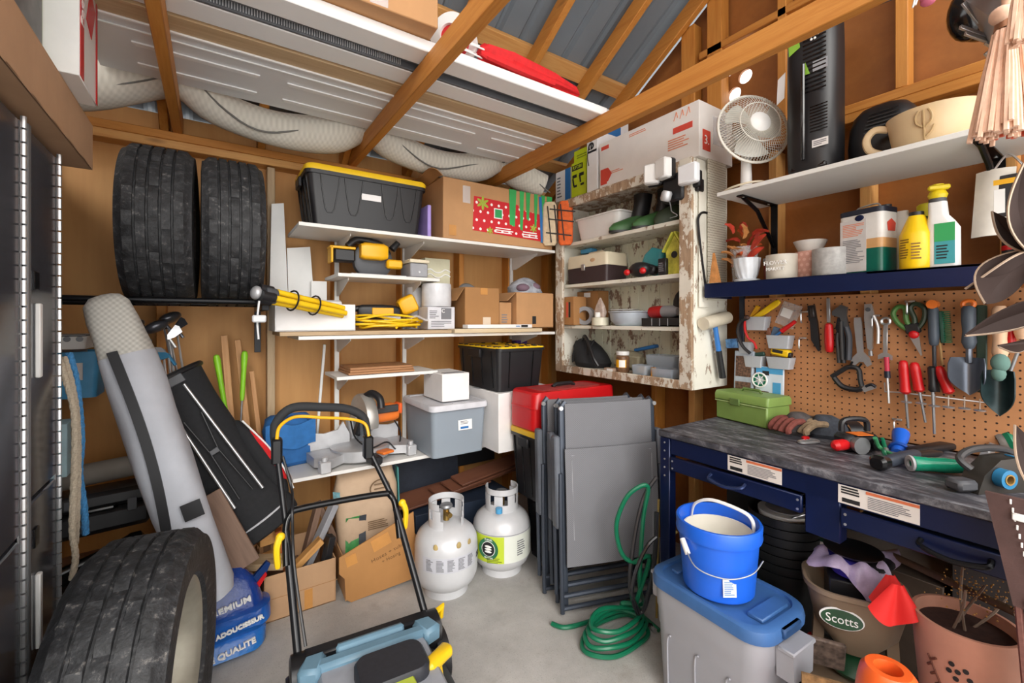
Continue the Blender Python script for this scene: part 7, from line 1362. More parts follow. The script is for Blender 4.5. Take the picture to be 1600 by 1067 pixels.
q = MB(); q.box((.165, -.03, .4), (.006, .05, .2), b=.001); q.build('teal_edge', mat('band_teal', '#4f9a9a', .5), t); q = MB(); q.tube([(.06 + .05 * math.cos(a * PI / 10), -.088, .42 + .045 * math.sin(a * PI / 10)) for a in range(20)], .0035, 5, closed=True)
for k in range(3): q.box((.06, -.09, .395 + .024 * k), (.06, .003, .006), RY(0), 0)
q.build('emblem_print', mat('sack_ink', '#7a6248', .8), t); lines(t, 'small_print', mat('sack_ink', '#7a6248', .8), .12, .05, 5, T(.05, -.104, .24), 3)
for i, (x, y, z, L, rx, ry, mt, lb) in enumerate(((.44, 2.36, .27, .3, 12, 62, GREYP, 'grey metal bracket sticking out of the low open box'), (.40, 2.42, .24, .34, 5, 75, OAK['x'], 'dark brown offcut sticking out of the low open box'), (.50, 2.44, .26, .3, -6, 112, OAK['x'], 'reddish wooden offcut leaning against the paper sack'), (.36, 2.32, .2, .2, 0, 40, PINE['x'], 'pale pine offcut in the low open box'), (.455, 2.28, .2, .18, 8, 78, BLACK, 'black plastic piece in the low open box'), (.28, 2.42, .2, .24, -5, 100, mat('orange_scrap', '#a85a2a', .7), 'rusty orange scrap at the left of the low open box'))):
    q = MB(); q.box((0, 0, 0), (L, .05, .03)); lone(q, 'wood_offcut', mt, lb, 'offcut', T(x, y, z) @ RZ(rx) @ RY(-ry), 'scraps in the low open box')
for i in range(12):
    q = MB(); r = random.Random(i + 40); q.box((0, 0, 0), (r.uniform(.06, .12), .03, .02)); lone(q, 'kindling_stick', PINE['x'] if i % 2 else BOARD['x'], 'short kindling stick lying loose in the torn carton', 'kindling', T(.60 + .022 * i, 2.235 + .02 * (i % 3), .06 + .033 * (i % 5)) @ RZ(r.uniform(-40, 40)) @ RY(r.uniform(-25, 25)), 'kindling sticks in the torn carton')
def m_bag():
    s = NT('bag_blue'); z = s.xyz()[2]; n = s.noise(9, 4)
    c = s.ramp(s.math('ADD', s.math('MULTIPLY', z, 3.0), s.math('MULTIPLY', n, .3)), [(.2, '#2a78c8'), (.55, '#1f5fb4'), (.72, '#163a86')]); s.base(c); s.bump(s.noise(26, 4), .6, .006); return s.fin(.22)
# blue bags of salt
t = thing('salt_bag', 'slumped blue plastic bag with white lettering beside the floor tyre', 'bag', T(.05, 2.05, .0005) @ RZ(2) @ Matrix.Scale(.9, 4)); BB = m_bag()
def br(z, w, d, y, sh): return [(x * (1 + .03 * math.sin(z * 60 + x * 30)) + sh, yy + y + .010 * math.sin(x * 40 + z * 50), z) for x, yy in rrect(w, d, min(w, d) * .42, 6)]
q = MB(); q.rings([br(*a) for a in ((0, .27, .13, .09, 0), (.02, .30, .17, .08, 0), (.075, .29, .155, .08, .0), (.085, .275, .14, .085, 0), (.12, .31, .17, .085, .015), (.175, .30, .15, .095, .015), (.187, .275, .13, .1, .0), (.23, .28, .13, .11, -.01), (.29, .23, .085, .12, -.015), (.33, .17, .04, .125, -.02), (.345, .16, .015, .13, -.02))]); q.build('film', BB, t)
q = MB(); q.prism([(.05, .26), (.10, .29), (.155, .345), (.17, .33), (.14, .26), (.115, .22)], .02, T(0, .12, 0) @ UP); q.build('corner_ear', mat('bag_navy', '#14356f', .3), t); q = MB(); q.prism([(.09, .235), (.15, .30), (.155, .285), (.11, .215)], .004, T(0, .098, 0) @ UP); q.build('red_flash', RED, t)
for s, z, sz, y, mt in (('PREMIUM', .215, .04, .04, INKW), ('POUR ADOUCISSEUR', .135, .026, -.007, INKW), ('DE QUALITE', .05, .034, -.012, INKW)): text(s, sz, T(.0, y, z) @ RY(-9) @ RX(12 if z > .2 else 0) @ UP, mt, t, ext=.004, sx=1.05, bold=.0012)
q = MB(); q.ball((-.07, .058, .262), (.026, .006, .022), 12); q.build('round_emblem', INKW, t); q = MB(); q.ball((-.065, .054, .257), (.014, .006, .012), 12); q.build('emblem_blue', SKYB, t)
# ---- totes and red case
YK = mat('lid_yellow2', '#e3b81c', .4, 0, .06)
t = tote('black tote with a yellow lid on the floor beside the propane tank, lower of two', T(1.735, 1.925, .0005) @ RZ(0), .50, .29, .375, YK, 'v'); t = tote('black tote with a yellow lid under the red case, upper of two', T(1.635, 1.925, .3775), .50, .29, .375, YK, 'v')
t = thing('red_case', 'red plastic tool case lying on the upper tote behind the folded chairs', 'tool case', T(1.67, 1.94, .7545)); q = MB(); q.rings([[(x * k, y * k, z) for x, y in rrect(.60, .24, .04, 6)] for z, k in ((0, .97), (.01, 1), (.115, 1), (.118, 1.01), (.125, 1.01), (.128, 1), (.195, .985), (.205, .95))]); q.build('shell', RED, t)
q = MB(); q.rings([[(x, y, z) for x, y in rrect(.44, .16, .03)] for z in (.2045, .2065)]); q.build('top_panel', mat('dusty_red', '#a83a3a', .6, 0, .2), t); q = MB(); q.tube([(-.085, 0, .21), (-.06, -.0, .222), (.05, 0, .222), (.075, 0, .21)], .011, 8); q.build('carry_handle', BLACK, t)
for x in (.15, -.2): q = MB(); q.box((x, -.125, .12), (.035, .012, .04), b=.003); q.build('latch', STEEL, t)
q = MB(); q.prism([(-.23, .03), (.22, .02), (.25, .08), (-.2, .09)], .003, T(0, -.12, 0) @ UP); q.build('raised_panel', RED, t)
# ---- folding chairs
CF = mat('chair_frame', '#434a56', .4, .4, .1); SEAM = mat('seam_grey', '#9a9ba0', .8)
def chair(label, M, first=None):
    t = thing('folding_chair', label, 'folding chair', M, 'folded chairs'); W = .24
    for s in (-1, 1):
        q = MB(); q.tube([(s * W, 0, .02), (s * W, .0, .92), (s * (W - .02), 0, .94)], .0125, 8, flat=1.3); q.build('back_post', CF, t)
        q = MB(); q.tube(catmull([(s * (W + .025), -.028, .0), (s * (W + .025), -.030, .4), (s * (W + .02), -.025, .62)]), .011, 8); q.build('leg', CF, t)
        q = MB(); q.tube(catmull([(s * (W + .03), .026, .06), (s * (W + .03), .03, .45), (s * (W + .02), .028, .66)]), .011, 8); q.build('leg', CF, t)
        q = MB(); q.box((s * (W + .032), .0, .58), (.03, .05, .42), b=.012); q.build('armrest', mat('arm_grey', '#5d626b', .5), t)
    for z, y in ((.02, -.028), (.09, .026), (.075, -.030)): q = MB(); q.tube([(-W - .02, y, z), (W + .02, y, z)], .011, 8); q.build('cross_bar', CF, t)
    q = MB(); q.sheet(lambda u, v: (-W + .012 + (2 * W - .024) * u, -.012 - .012 * math.sin(PI * u), .70 + .235 * v), 10, 6, .006); q.build('back_sling', SLING, t)
    q = MB(); q.sheet(lambda u, v: (-W + .0 + (2 * W) * u, -.03 - .010 * math.sin(PI * u) - .006 * math.sin(PI * v), .20 + .53 * v), 10, 10, .008); o = q.build('seat_sling', SLING, t)
    q = MB(); q.tube([(-W + .03, -.036, .70), (W - .03, -.036, .70)], .0022, 5)
    q.tube([(-W + .035, -.040, .32), (-W + .03, -.040, .68)], .0022, 5); q.tube([(W - .035, -.040, .24), (W - .03, -.040, .68)], .0022, 5); q.build('stitching', SEAM, o); q = MB(); q.cyl((-W - .008, -.02, .915), (-W - .008, -.005, .915), .010); q.cyl((W + .008, -.02, .915), (W + .008, -.005, .915), .010); q.build('bolt', STEEL, t)
    return t
CH1 = T(1.565, 1.47, .0135) @ RZ(-18) @ RX(-3)
ch = chair('grey mesh folding chair, front one of the folded stack beside the workbench', CH1)
dup(ch, CH1 @ T(.012, .09, 0), 'grey mesh folding chair, middle one of the folded stack beside the workbench'); dup(ch, CH1 @ T(-.02, .18, 0), 'grey mesh folding chair at the back of the folded stack, sticking out on the left')
# ---- hose and hoses
def hz(px, py, z=.012): return PZ(px, py, z)
q = MB(); P = [hz(862, 974), hz(885, 980), hz(930, 968), hz(975, 952), hz(1005, 942), V((1.52, 1.27, .2)), V((1.53, 1.26, .48)), PD(1012, 760, 1.87), PD(985, 770, 1.87), PD(968, 800, 1.87), PD(963, 830, 1.87), PD(972, 865, 1.87), PD(990, 878, 1.87), PD(1015, 872, 1.88), V((1.52, 1.29, .10))]
for k in range(4):
    r0 = .15 - .013 * k
    for j in range(9): a = 2 * PI * j / 9 + k * .5; P.append(V((1.40 + r0 * 1.15 * math.cos(a) , 1.295 + r0 * .62 * math.sin(a) , .014 + .025 * k + .006 * (j % 2))))
P += [hz(1000, 960, .03), hz(1030, 985, .012)]
q.tube(catmull(P, 6), .0095, 8); lone(q, 'garden_hose', GRN, 'green garden hose coiled on the floor before the folded chairs', 'hose')
q = MB(); q.tube(catmull([PD(1026, 745, 1.90), PD(1005, 780, 1.90), PD(990, 850, 1.88), PD(985, 920, 1.86), PD(1004, 955, 1.86), PD(1022, 880, 1.84), PD(1026, 800, 1.85)], 8), .0095, 8); lone(q, 'black_hose', mat('hose_black', '#2b2c30', .3), 'black hose loop hanging against the bench leg', 'hose')
q = MB(); q.tube(catmull([PD(1026, 838, 1.80), PD(1010, 855, 1.80), PD(993, 895, 1.80), PD(988, 935, 1.82), PD(1003, 970, 1.88), PD(1018, 977, 1.905)], 8), .008, 8); lone(q, 'black_hose', mat('hose_gloss', '#25262a', .12), 'glossy black hose in front with a metal end', 'hose')
q = MB(); q.cyl(hz(1018, 980), hz(1024, 986), .011); lone(q, 'hose_fitting', STEEL, 'metal hose fitting on the floor beside the grey bin', 'fitting')
for i, (a, b, lb) in enumerate((((1026, 965), (1029, 780), 'thin brass coloured rod standing behind the hoses'), ((1040, 848), (1058, 830), 'short pale rod between bench leg and blue bucket'))): q = MB(); q.cyl(PD(*a, 1.93), PD(*b, 1.93), .005, n=8); lone(q, 'thin_rod', mat('rod_ochre', '#9a8448', .5), lb, 'rod')
# ---- lawn mower
MK = T(.456, 1.57, 0) @ RZ(-5); t = thing('lawn_mower', 'black and grey cordless lawn mower with a raised handle and yellow levers', 'lawn mower', MK); HB = mat('mower_black', '#1c1d20', .3, .2)
q = MB(); rs = []
for z, w, d in ((.05, .46, .64), (.12, .47, .66), (.15, .42, .60), (.165, .36, .52)): rs.append([(x, y - .30, z) for x, y in rrect(w, d, .09, 6)])
q.rings(rs); q.build('deck', mat('mower_deck', '#2c2e33', .5, 0, .15), t)
q = MB(); q.rings([[(x * k, y * k - .235, z) for x, y in rrect(.36, .42, .06, 5)] for z, k in ((.1655, 1), (.20, .99), (.215, .93))]); q.build('motor_cover', mat('cover_grey', '#9b9fa8', .4), t)
q = MB(); q.box((.0, -.055, .205), (.40, .05, .06), b=.012); q.build('blue_cover', mat('mower_blue', '#6a8da2', .45, 0, .12), t); q = MB(); q.box((0, -.085, .20), (.23, .04, .05), RX(-20), .008); q.build('cover_ramp', mat('mower_blue', '#6a8da2', .45), t)
for s in (-1, 1): q = MB(); q.box((s * .165, -.1, .208), (.07, .1, .06), RZ(s * 20), .012); q.build('blue_shoulder', mat('mower_blue', '#6a8da2', .45), t)
q = MB(); q.rings([[(x * k + .03, y * k - .19, z) for x, y in rrect(.22, .15, .04, 5)] for z, k in ((.215, 1), (.245, 1), (.255, .93))]); q.build('battery_lid', mat('lid_slate', '#2a2c33', .5, 0, .2, 60), t); q = MB(); q.box((.02, -.285, .235), (.12, .05, .016), b=.006); q.build('lime_latch', mat('latch_lime', '#b9c84a', .45), t)
q = MB(); q.box((.0, .005, .225), (.43, .05, .03), b=.008); q.build('rear_flap', HB, t)
for s in (-1, 1):
    q = MB(); q.rings([[(s * .225 + dx, .0 + r * math.cos(a), .17 + r * 1.1 * math.sin(a)) for a in [2 * PI * j / 16 for j in range(16)]] for dx, r in ((-.03, .05), (-.025, .065), (.02, .065), (.028, .05))]); q.build('handle_mount', HB, t)
    for y in (-.02, -.56): q = MB(); q.lathe([(.0, -.02), (.085, -.02), (.09, -.01), (.09, .02), (.06, .025), (0, .025)], 28, T(s * .245, y, .0915) @ RY(90)); q.build('wheel', BLACK, t)
def hp(f, s, z): return None
TL, TRt = V((-.225, .02, .19)), V((.215, .02, .19)); ML, MR = V((-.258, .21, .569)), V((.155, .255, .55)); UL, UR = V((-.285, .356, .83)), V((.065, .386, .79))
for p, m in ((TL, ML), (TRt, MR)): q = MB(); q.cyl(p, m, .0135, n=12); q.build('lower_tube', HB, t)
q = MB(); q.tube(catmull([ML + V((0, -.06, -.1)), ML + V((0, .0, .0)), ML + V((.015, .022, .045)), ML + V((.06, .03, .06)), MR + V((-.06, .03, .06)), MR + V((-.015, .022, .045)), MR, MR + V((0, -.06, -.1))]), .0125, 10); q.build('cross_tube', mat('tube_gloss', '#17181a', .12, .3), t)
for a, b in ((ML, UL), (MR, UR)): q = MB(); q.cyl(a + V((0, .02, .02)), b, .0115, n=12); q.build('upper_tube', HB, t)
q = MB(); q.tube(catmull([UL, UL + V((-.005, .05, .085)), UL + V((.055, .08, .145)), (-.11, .455, .965), UR + V((-.06, .085, .150)), UR + V((.0, .055, .10)), UR], 8), [.016] * 8 + [.0185] * 33 + [.016] * 8, 10); q.build('grip_bar', mat('grip_foam', '#2b2d30', .8), t)
q = MB(); q.tube(catmull([UL + V((.0, -.03, .05)), UL + V((.012, -.008, .095)), UL + V((.07, .03, .118)), (-.11, .40, .93), UR + V((-.07, .03, .12)), UR + V((-.012, -.005, .10)), UR + V((0, -.03, .05))], 8), .0065, 8); q.build('bail_lever', YELD, t)
for p in (UL, UR): q = MB(); q.box(tuple(p + V((0, -.01, .0))), (.04, .05, .10), RX(0), .008); q.build('clamp', HB, t)
for p, s in ((ML + V((-.018, -.03, -.06)), -1), (MR + V((.022, -.02, -.03)), 1)): q = MB(); q.tube(catmull([p + V((0, 0, .06)), p + V((s * .012, -.012, .02)), p + V((s * .008, -.01, -.05))]), [.012] * 6 + [.011] * 6 + [.008], 8); q.ball(tuple(p + V((0, 0, .055))), (.016, .014, .016), 10); q.build('cam_lever', YEL, t)
q = MB(); q.tube(catmull([UL + V((.02, -.02, -.02)), UL + V((.05, -.06, -.14)), ML + V((.02, -.03, .08)), ML + V((.022, -.04, -.05)), ML + V((.03, -.09, -.15)), TL + V((.02, 0, .06))]), .005, 6); q.build('cable', BLACK, t)
q = MB(); q.tube([(.245, .03, .21), (.275, .02, .235), (.27, .03, .19)], .012, 8); q.build('side_latch', YEL, t)
q = MB(); q.cyl((.185, -.22, .12), (.18, -.2, .20), .012); o = q.build('height_lever', YEL, t); q = MB(); q.rings([[(x, y * k, z * k) for y, z in rrect(.052, .044, .02)] for x, k in ((-.055, .6), (-.045, .95), (.045, 1), (.055, .7))], M=T(.18, -.195, .212) @ RZ(30)); q.build('lever_knob', mat('knob_yellow', '#f0c41e', .35), t)
# ============ STORED ON THE TIES ============
ZT = 2.3375; GD = mat('garage_white', '#dfe1e3', .35, 0, .03, 5); WK = mat('white_strip', '#eceded', .3, 0, .02)
t = thing('garage_panel', 'white embossed garage door panel lying across the roof ties', 'garage door panel', T(.615, 2.135, ZT)); q = MB(); q.box((0, 0, .022), (1.97, .40, .044)); q.build('panel', GD, t)
for k in range(4):
    x = -.66 + .5 * k; q = MB()
    for sy, s in ((-.06, 1), (.10, 1)): q.rings([[(x + dx, sy + dy, z) for dx, dy in ((-.20, -.012), (.20, -.012), (.19, .012), (-.19, .012))] for z in (-.0005, -.006)])
    q.build('raised_moulding', WK, t)
q = MB(); q.box((0, -.215, -.004), (1.97, .012, .008), b=.002); q.box((0, -.155, -.003), (1.97, .008, .006), b=.002); q.build('edge_rib', WK, t)
q = MB(); q.box((0, 0, .02), (1.95, .095, .04)); lone(q, 'timber', wood('pale_timber', '#b79a74', '#ccb08a', 'x'), 'pale rough timber lying between the two garage door panels', 'timber', T(.615, 1.872, ZT))
q = MB(); q.box((0, 0, .01), (1.95, .022, .018)); lone(q, 'timber_strip', wood('pale_strip', '#c9ab78', '#d8bd8c', 'x'), 'thin pale strip of timber hung under the embossed panel edge', 'timber', T(.615, 1.96, ZT - .0195) @ T(0, -.04, .02))
t = thing('garage_panel', 'white garage door section with a dark ribbed slot, nearest to the camera on the ties', 'garage door panel', T(.615, 1.68, ZT)); q = MB(); q.box((0, .075, .022), (1.97, .105, .044), b=.004); q.build('far_rail', WK, t); q = MB(); q.box((0, -.095, .022), (1.97, .10, .044), b=.004); q.build('near_rail', WK, t); q = MB(); q.box((0, -.01, .034), (1.97, .075, .01), b=0); q.build('slot', mat('slot_grey', '#6f7276', .5), t)
q = MB()
for k in range(120): q.box((-.96 + .008 * k, .0075, .026), (.003, .003, .036), b=0)
q.build('ribbing', mat('rib_grey', '#c2c4c8', .4), t, kind='stuff'); q = MB(); q.box((0, .015, .024), (1.97, .012, .046), b=.002); q.build('inner_lip', mat('lip_grey', '#5c5f64', .5), t)
# quilted underlay roll
P = [(-.62, 2.45, 2.27), (-.45, 2.45, 2.29), (-.15, 2.45, 2.42), (.02, 2.45, 2.32), (.25, 2.45, 2.28), (.5, 2.45, 2.31), (.68, 2.45, 2.42), (.85, 2.46, 2.33), (1.1, 2.46, 2.285), (1.38, 2.46, 2.31), (1.56, 2.47, 2.42), (1.68, 2.44, 2.32), (1.86, 2.38, 2.25)]
q = MB(); C = catmull(P, 6); q.tube(C, [.086 + .010 * math.sin(i * .23) for i in range(len(C))], 18, flat=1.05); o = q
t = thing('underlay_roll', 'long beige quilted underlay roll sagging over the ties along the eave', 'roll', (0, 2.45, 2.28)); q.w = True; q.build('roll', QUILT, t)
q = MB(1); q.tube([V(p) + V((0, -.078, -.03 + .03 * math.sin(i * .5))) for i, p in enumerate(C)], .0045, 5); q.build('seam', mat('seam_dark', '#6b6a66', .8), t)
# carton, spool, umbrella on the panels
t = carton('cardboard_carton', 'flat cardboard carton lying on the garage door panel at the top of the photo', 'box', T(.36, 1.60, ZT + .046) @ RZ(-2), .62, .26, .11, KRAFT); plate(t, 'tape', FILM, .06, .1, T(.1, -.1308, .055))
t = thing('wire_spool', 'white plastic spool with a red core standing on the panels behind the tie', 'spool', T(.80, 1.60, ZT + .126) @ RZ(35)); q = MB()
for x in (-.05, .05): q.lathe([(.035, -.006), (.078, -.006), (.078, .006), (.035, .006), (.035, -.006)], 36, T(x, 0, 0) @ RY(90), False, False)
q.build('flange', WHITE, t); q = MB(); q.cyl((-.043, 0, 0), (.043, 0, 0), .045, n=28); q.build('wound_wire', RED, t)
A, B = V((.86, 1.555, ZT + .09)), V((1.44, 1.565, ZT + .075)); t = thing('umbrella', 'folded red umbrella lying on the garage door panels', 'umbrella', A); K = zto(A, B); LU = (B - A).length; q = MB(1)
q.rings([[((r * (1 + .22 * math.sin(5 * a + z * 6))) * math.cos(a), (r * (1 + .22 * math.sin(5 * a + z * 6))) * math.sin(a), z) for a in [2 * PI * j / 26 for j in range(26)]] for r, z in ((.02, .03), (.036, .05), (.045, LU * .3), (.036, LU * .7), (.022, LU * .95), (.006, LU))], M=K); q.build('canopy', REDF, t)
for k in range(4): q = MB(1); a = k * PI / 2; q.cyl((.018 * math.cos(a), .018 * math.sin(a), -.05), (.03 * math.cos(a), .03 * math.sin(a), LU * .35), .0035, n=6, M=K); q.build('rib', INKW, t)
q = MB(); q.cyl((0, 0, 0), (.30, 0, 0), .028, .02, 14); lone(q, 'red_sleeve', REDF, 'red cloth sleeve lying below the umbrella', 'sleeve', T(.86, 1.62, ZT + .0645) @ RY(4))
# ============ HANGING AT THE NEAR RIGHT ============
def strands(t, name, top, bot, n, r_top, r_bot, mt, seed):
    r = random.Random(seed); q = MB()
    for i in range(n):
        a = 2 * PI * i / n + r.uniform(-.2, .2); f = math.sqrt((i * .618) % 1); p0 = V(top) + V((r_top * f * math.cos(a), r_top * f * math.sin(a), 0)); p1 = V(bot) + V((r_bot * f * math.cos(a), r_bot * f * math.sin(a), r.uniform(-.01, .012)))
        q.tube(catmull([p0, p0.lerp(p1, .4) + V((r.uniform(-.004, .004), 0, 0)), p1], 4), [.0028] * 4 + [.004] * 5, 5)
    return q.build(name, mt, t, kind='stuff')
t = thing('macrame_tassel', 'peach macrame tassel with a brass band hanging from the roof at the right', 'tassel', PD(1572, 215, .80)); pa = PD(1572, 46, .80); top = PD(1574, 48, .80); bot = PD(1566, 208, .80); strands(t, 'x', (0, 0, 0), (0, 0, 0), 0, 0, 0, PEACH, 1) if 0 else None
MWt = MW[t].translation
strands(t, 'fringe', top - MWt, bot - MWt, 95, .018, .044, PEACH, 3); strands(t, 'coral_fringe', PD(1588, 50, .81) - MWt, PD(1594, 205, .81) - MWt, 30, .012, .032, mat('coral_yarn', '#d9694f', .9, 0, .15, 80), 5)
q = MB(1); q.cyl(PD(1574, 30, .80), PD(1574, 46, .80), .016, .018, 16); q.build('brass_band', mat('copper_band', '#b08366', .3, .8), t); q = MB(1); q.ball(tuple(PD(1566, 24, .80)), (.02, .018, .016), 12); q.build('knot', PEACH, t); q = MB(1); q.cyl(PD(1576, 14, .80), V((1.13, .16, 2.62)), .009); q.cyl(PD(1590, 30, .81), V((1.15, .15, 2.62)), .007); q.build('cord', PEACH, t)
t = thing('macrame_tassel', 'short second peach tassel cut by the right edge', 'tassel', PD(1592, 60, .74)); o_ = MW[t].translation; strands(t, 'fringe', PD(1600, -40, .74) - o_, PD(1592, 60, .74) - o_, 24, .008, .014, PEACH, 9)
t = thing('snowboard', 'grey board hanging under the roof at the upper right', 'board', PD(1560, 20, 1.25)); q = MB(1); a, b, c, d = PD(1512, -8, 1.34), PD(1556, 74, 1.34), PD(1640, 74, 1.02), PD(1640, -60, 1.02); n = (b - a).cross(c - b).normalized() * .012
q.add([a, b, c, d, a + n, b + n, c + n, d + n], [(0, 1, 2, 3), (4, 7, 6, 5), (0, 4, 5, 1), (1, 5, 6, 2), (2, 6, 7, 3), (3, 7, 4, 0)]); q.build('deck', mat('board_grey', '#a2a7ae', .35), t); q = MB(1); q.tube([a, b], .010, 8); q.build('edge', STEELD, t)
t = thing('ski_boot', 'black ski boot with silver buckles strapped to the grey board', 'boot', PD(1515, 30, 1.40)); q = MB(1); K = PD(1512, 22, 1.42); q.ball(tuple(K), (.055, .05, .085), 18); q.ball(tuple(K + V((.05, -.02, -.03))), (.05, .05, .045), 14); q.build('shell', BLACKG, t)
for p0, p1 in (((1500, 42), (1545, 58)), ((1508, 52), (1548, 66)), ((1540, 66), (1556, 76)), ((1540, 82), (1552, 94)), ((1505, 4), (1530, 36))): q = MB(1); q.box((0, 0, 0), ((PD(*p0, 1.33) - PD(*p1, 1.33)).length, .012, .008), frame(PD(*p0, 1.33).lerp(PD(*p1, 1.33), .5), PD(*p1, 1.33) - PD(*p0, 1.33), (-.7, -.5, .2)), .001); q.build('buckle', STEEL, t)
q = MB(1); q.cyl(PD(1530, -60, 1.33), V((1.572, .5, 2.40)), .004); q.build('strap', BLACK, t)
t = thing('paper_flower', 'pink paper flower with white stems peeking in at the top edge', 'flower', PD(1450, 3, 1.3)); q = MB(1); q.ball(tuple(PD(1450, 2, 1.3)), (.018, .018, .012), 12); q.ball(tuple(PD(1446, -4, 1.3)), (.014, .014, .012), 10); q.build('petals', mat('petal_pink', '#e87a9a', .7), t)
for a, b in (((1426, 12), (1434, -20)), ((1430, 8), (1440, -20))): q = MB(1); q.cyl(PD(*a, 1.3), PD(*b, 1.3), .0025, n=6); q.build('stem', INKW, t)
q = MB(1); q.cyl(PD(1440, -19, 1.3), V((1.572, .62, 2.26)), .003, n=6); q.build('hanger', BLACK, t)
# dark bronze leaf sculpture standing beside the bench
def leaf(t, base, tip, w, curl, side):
    base, tip = V(base), V(tip); d = tip - base; s = V(side).normalized(); s = (s - d.normalized() * s.dot(d.normalized())).normalized(); n = d.cross(s).normalized()
    def f(u, v):
        k = math.sin(PI * (.06 + .93 * u) ** .8) * w; y = (v - .5) * 2
        return base + d * u + s * y * k * .5 + n * (curl * math.sin(PI * u) - abs(y) * k * .22)
    q = MB(1); q.sheet(f, 16, 8, .003); q.build('leaf', LEAFM, t)
    q = MB(1); q.tube([f(i / 14, 0) for i in range(15)], .0022, 5); q.build('leaf_edge', mat('edge_pale', '#b09a86', .5, .3), t)
t = thing('metal_flower', 'dark bronze metal flower with long curling leaves at the right edge', 'garden ornament', PD(1640, 860, .82)); Cc = PD(1618, 395, .86)
for tp, w, c, sd in (((1508, 452, .90), .045, .01, (.8, -.55, .2)), ((1540, 475, .84), .075, -.02, (.8, -.5, .3)), ((1550, 330, .90), .04, .015, (.3, -.3, 1)), ((1600, 255, .84), .09, .02, (.8, -.5, 0)), ((1700, 340, .80), .09, .02, (0, 0, 1))): leaf(t, Cc, PD(*tp), w, c, sd)
C2 = PD(1660, 470, .80)
for tp, w, c, sd in (((1508, 524, .80), .045, .012, (.2, -.2, 1)), ((1560, 540, .74), .085, -.02, (.7, -.5, .5)), ((1720, 540, .74), .08, .02, (0, 0, 1))): leaf(t, C2, PD(*tp), w, c, sd)
leaf(t, PD(1650, 800, .8), PD(1586, 664, .86), .07, .01, (.8, -.5, .2))
q = MB(1); q.cyl(Cc, V((C2.x, C2.y, .02)), .008); q.cyl(V((C2.x, C2.y, .0006)), V((C2.x, C2.y, .02)), .12, n=28); q.build('stem', LEAFM, t)
# leather and cord panel leaning on the bench
Kp = T(1.50, .182, .0006) @ FR @ RX(-1.5); t = thing('leather_panel', 'brown leather and woven cord chair back with white stitching at the lower right', 'chair back', Kp); W = .36
q = MB(); q.sheet(lambda u, v: (-.055 + .09 * (1 - v) * .5 + W * u, -.03 - .006 * math.sin(PI * u), .70 + .24 * v), 8, 6, .012); q.build('leather_band', LEATHER, t)
q = MB()
for k in range(26): x = -.003 + .0145 * k; q.tube([(x + .045, -.026, .02), (x + .02, -.030, .4), (x, -.030, .70)], .0068, 6)
q.build('woven_cord', CORD, t, kind='stuff'); q = MB()
for x0 in (.0, .03):
    for k in range(13): q.box((x0 - .014 + .045 * (1 - k / 12) * .9, -.042, .715 + .018 * k), (.0035, .003, .011), None, .001)
q.build('stitching', INKW, t)
for z in (.715, .90): q = MB(); q.box((.02 if z < .8 else .0, -.042, z), (.024, .008, .016), b=.004); q.build('white_tab', INKW, t)
q = MB(); q.tube([(.16, 0, .0), (.10, .0, .93), (W - .06, .0, .93), (W, 0, .0)], .013, 8); q.build('frame', BLACKM, t)
# ============ MITRE SAW AND BLUE BAG ON THE LOWEST SHELF ============
t = thing('mitre_saw', 'silver and orange mitre saw with cast base on the lowest white shelf', 'mitre saw', T(.66, 2.465, T5 + .001) @ RZ(6))
q = MB(); q.prism([(-.26, -.08), (-.2, -.15), (-.12, -.10), (.12, -.10), (.2, -.15), (.26, -.08), (.26, .10), (-.26, .10)], .045, T(0, 0, .014)); q.build('base', CAST, t)
q = MB(); q.lathe([(0, .0), (.15, 0), (.155, .006), (.155, .058), (.14, .064), (0, .064)], 44, T(0, -.01, .012)); q.build('turntable', CAST, t); q = MB(); q.box((0, -.19, .03), (.06, .10, .045), b=.01); q.build('detent_lever', BLACK, t); q = MB(); q.box((.01, -.20, .058), (.07, .06, .014), RZ(15), .004); q.build('orange_grip', ORGT, t)
for x in (-.23, .23):
    q = MB(); q.box((x, -.145, .0275), (.05, .05, .055), b=.004); q.cyl((x, -.145, .056), (x, -.145, .075), .014); q.build('clamp_post', mat('post_silver', '#d0d1d4', .35, .4), t)
    q = MB(); q.box((x * .98, .07, .02), (.06, .08, .038), b=.004); q.build('foot', CAST, t)
for s in (-1, 1):
    q = MB(); q.prism([(.035, 0), (.25, 0), (.25, .085), (.19, .075), (.10, .09), (.06, .12), (.035, .06)] if s > 0 else [(-.035, 0), (-.25, 0), (-.25, .095), (-.17, .08), (-.10, .09), (-.07, .13), (-.035, .06)], .014, T(0, .07, .06) @ UP); q.build('fence', mat('fence_silver', '#d6d7da', .4, .3), t)
q = MB(); q.lathe([(0, -.003), (.118, -.003), (.118, .003), (0, .003)], 48, T(.03, .02, .20) @ RY(90) ); q.build('blade', STEEL, t)
q = MB(); K = T(.03, .02, .20) @ RY(90); n = 30
q.rings([[(r * math.cos(a), r * math.sin(a), z) for r, z in ((.05, -.03), (.132, -.03), (.138, -.02), (.138, .02), (.132, .03), (.05, .03))] for a in [PI * (.42 + 1.16 * i / n) for i in range(n + 1)]], M=K); q.build('upper_guard', mat('guard_silver', '#b4b0aa', .35, .5), t)
q = MB(); q.lathe([(.0, .004), (.122, .004), (.122, .018), (.0, .018)], 40, K @ T(0, 0, -.024)); q.build('lower_guard', CLRG, t)
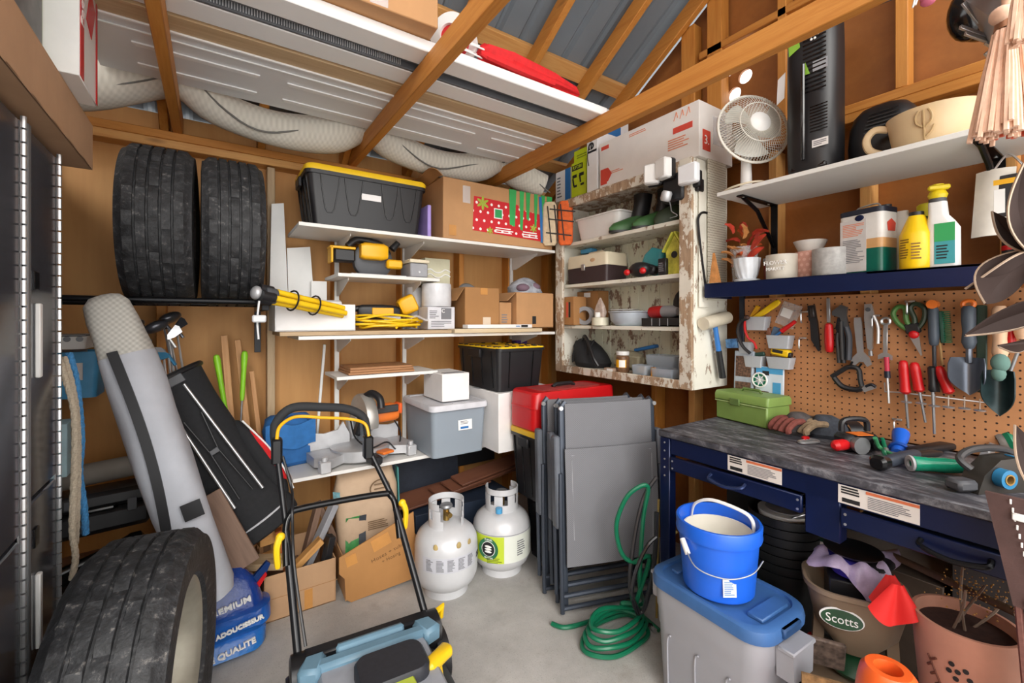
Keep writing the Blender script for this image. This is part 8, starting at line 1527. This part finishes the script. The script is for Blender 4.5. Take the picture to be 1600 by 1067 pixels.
q = MB(); q.rings([[(x, y * k, z * k) for y, z in rrect(.095, .10, .03)] for x, k in ((.0, .9), (.01, 1), (.13, 1), (.155, .85), (.16, .6))], M=T(.07, .03, .215)); q.build('motor', ORGT, t); q = MB(); q.box((.14, -.03, .245), (.14, .02, .04), b=.008); q.build('motor_grip', mat('grip_dark', '#3b3a3a', .5), t); q = MB(); q.box((.235, .02, .235), (.02, .07, .06), b=.008); q.build('motor_cap', ORG, t)
q = MB(); q.tube(catmull([(.035, .0, .325), (.05, -.05, .345), (.07, -.10, .32), (.07, -.12, .27)]), .02, 10); q.build('handle', BLACK, t); q = MB(); q.box((.03, .11, .14), (.09, .06, .16), RX(-15), .012); q.build('arm', CAST, t); q = MB(); q.box((-.03, .05, .15), (.05, .06, .10), RY(20), .01); q.build('pivot_black', BLACK, t)
q = MB(); q.tube(catmull([(.2, .0, .17), (.22, -.04, .10), (.17, -.1, .03), (.08, -.17, .1), (.0, -.15, .08), (-.06, -.1, .13), (-.05, .0, .2)]), .0045, 6); q.build('cord', BLACK, t)
t = thing('cloth_bag', 'blue canvas bag slumped at the left end of the lowest shelf', 'bag', T(.325, 2.575, T5 + .001)); q = MB(); q.rings([[(x * (1 + .05 * math.sin(z * 50 + y * 40)), y + .008 * math.sin(x * 40), z) for x, y in rrect(w, d, min(w, d) * .4, 6)] for z, w, d in ((0, .2, .16), (.02, .24, .19), (.09, .235, .18), (.105, .225, .17), (.18, .24, .17), (.23, .22, .13), (.25, .17, .06))]); q.build('body', BLUEC, t)
q = MB(); q.tube(catmull([(-.06, -.07, .22), (-.03, -.085, .26), (.06, -.085, .26), (.09, -.07, .22)]), .008, 6); q.build('handle', mat('handle_blue_dark', '#234f86', .8), t); q = MB(); q.sheet(lambda u, v: (-.115 + .23 * u, -.098 - .012 * math.sin(u * 5), .10 + .12 * v + .01 * math.sin(u * 8)), 12, 4, .005); q.build('flap', mat('flap_blue', '#3274b8', .85, 0, .15, 30), t)
# ============ lettering curves become meshes ============
bpy.context.view_layer.update(); DG = bpy.context.evaluated_depsgraph_get(); done = {}
for o in [o for o in COL.objects if o.type == 'FONT']:
    if o.data.name not in done:
        me = bpy.data.meshes.new_from_object(o.evaluated_get(DG)); me.name = 'lettering'; done[o.data.name] = me
    n = bpy.data.objects.new('lettering_tmp', done[o.data.name]); COL.objects.link(n)
    n.parent = o.parent; n.matrix_local = o.matrix_local.copy(); nm = o.name
    bpy.data.objects.remove(o); n.name = nm
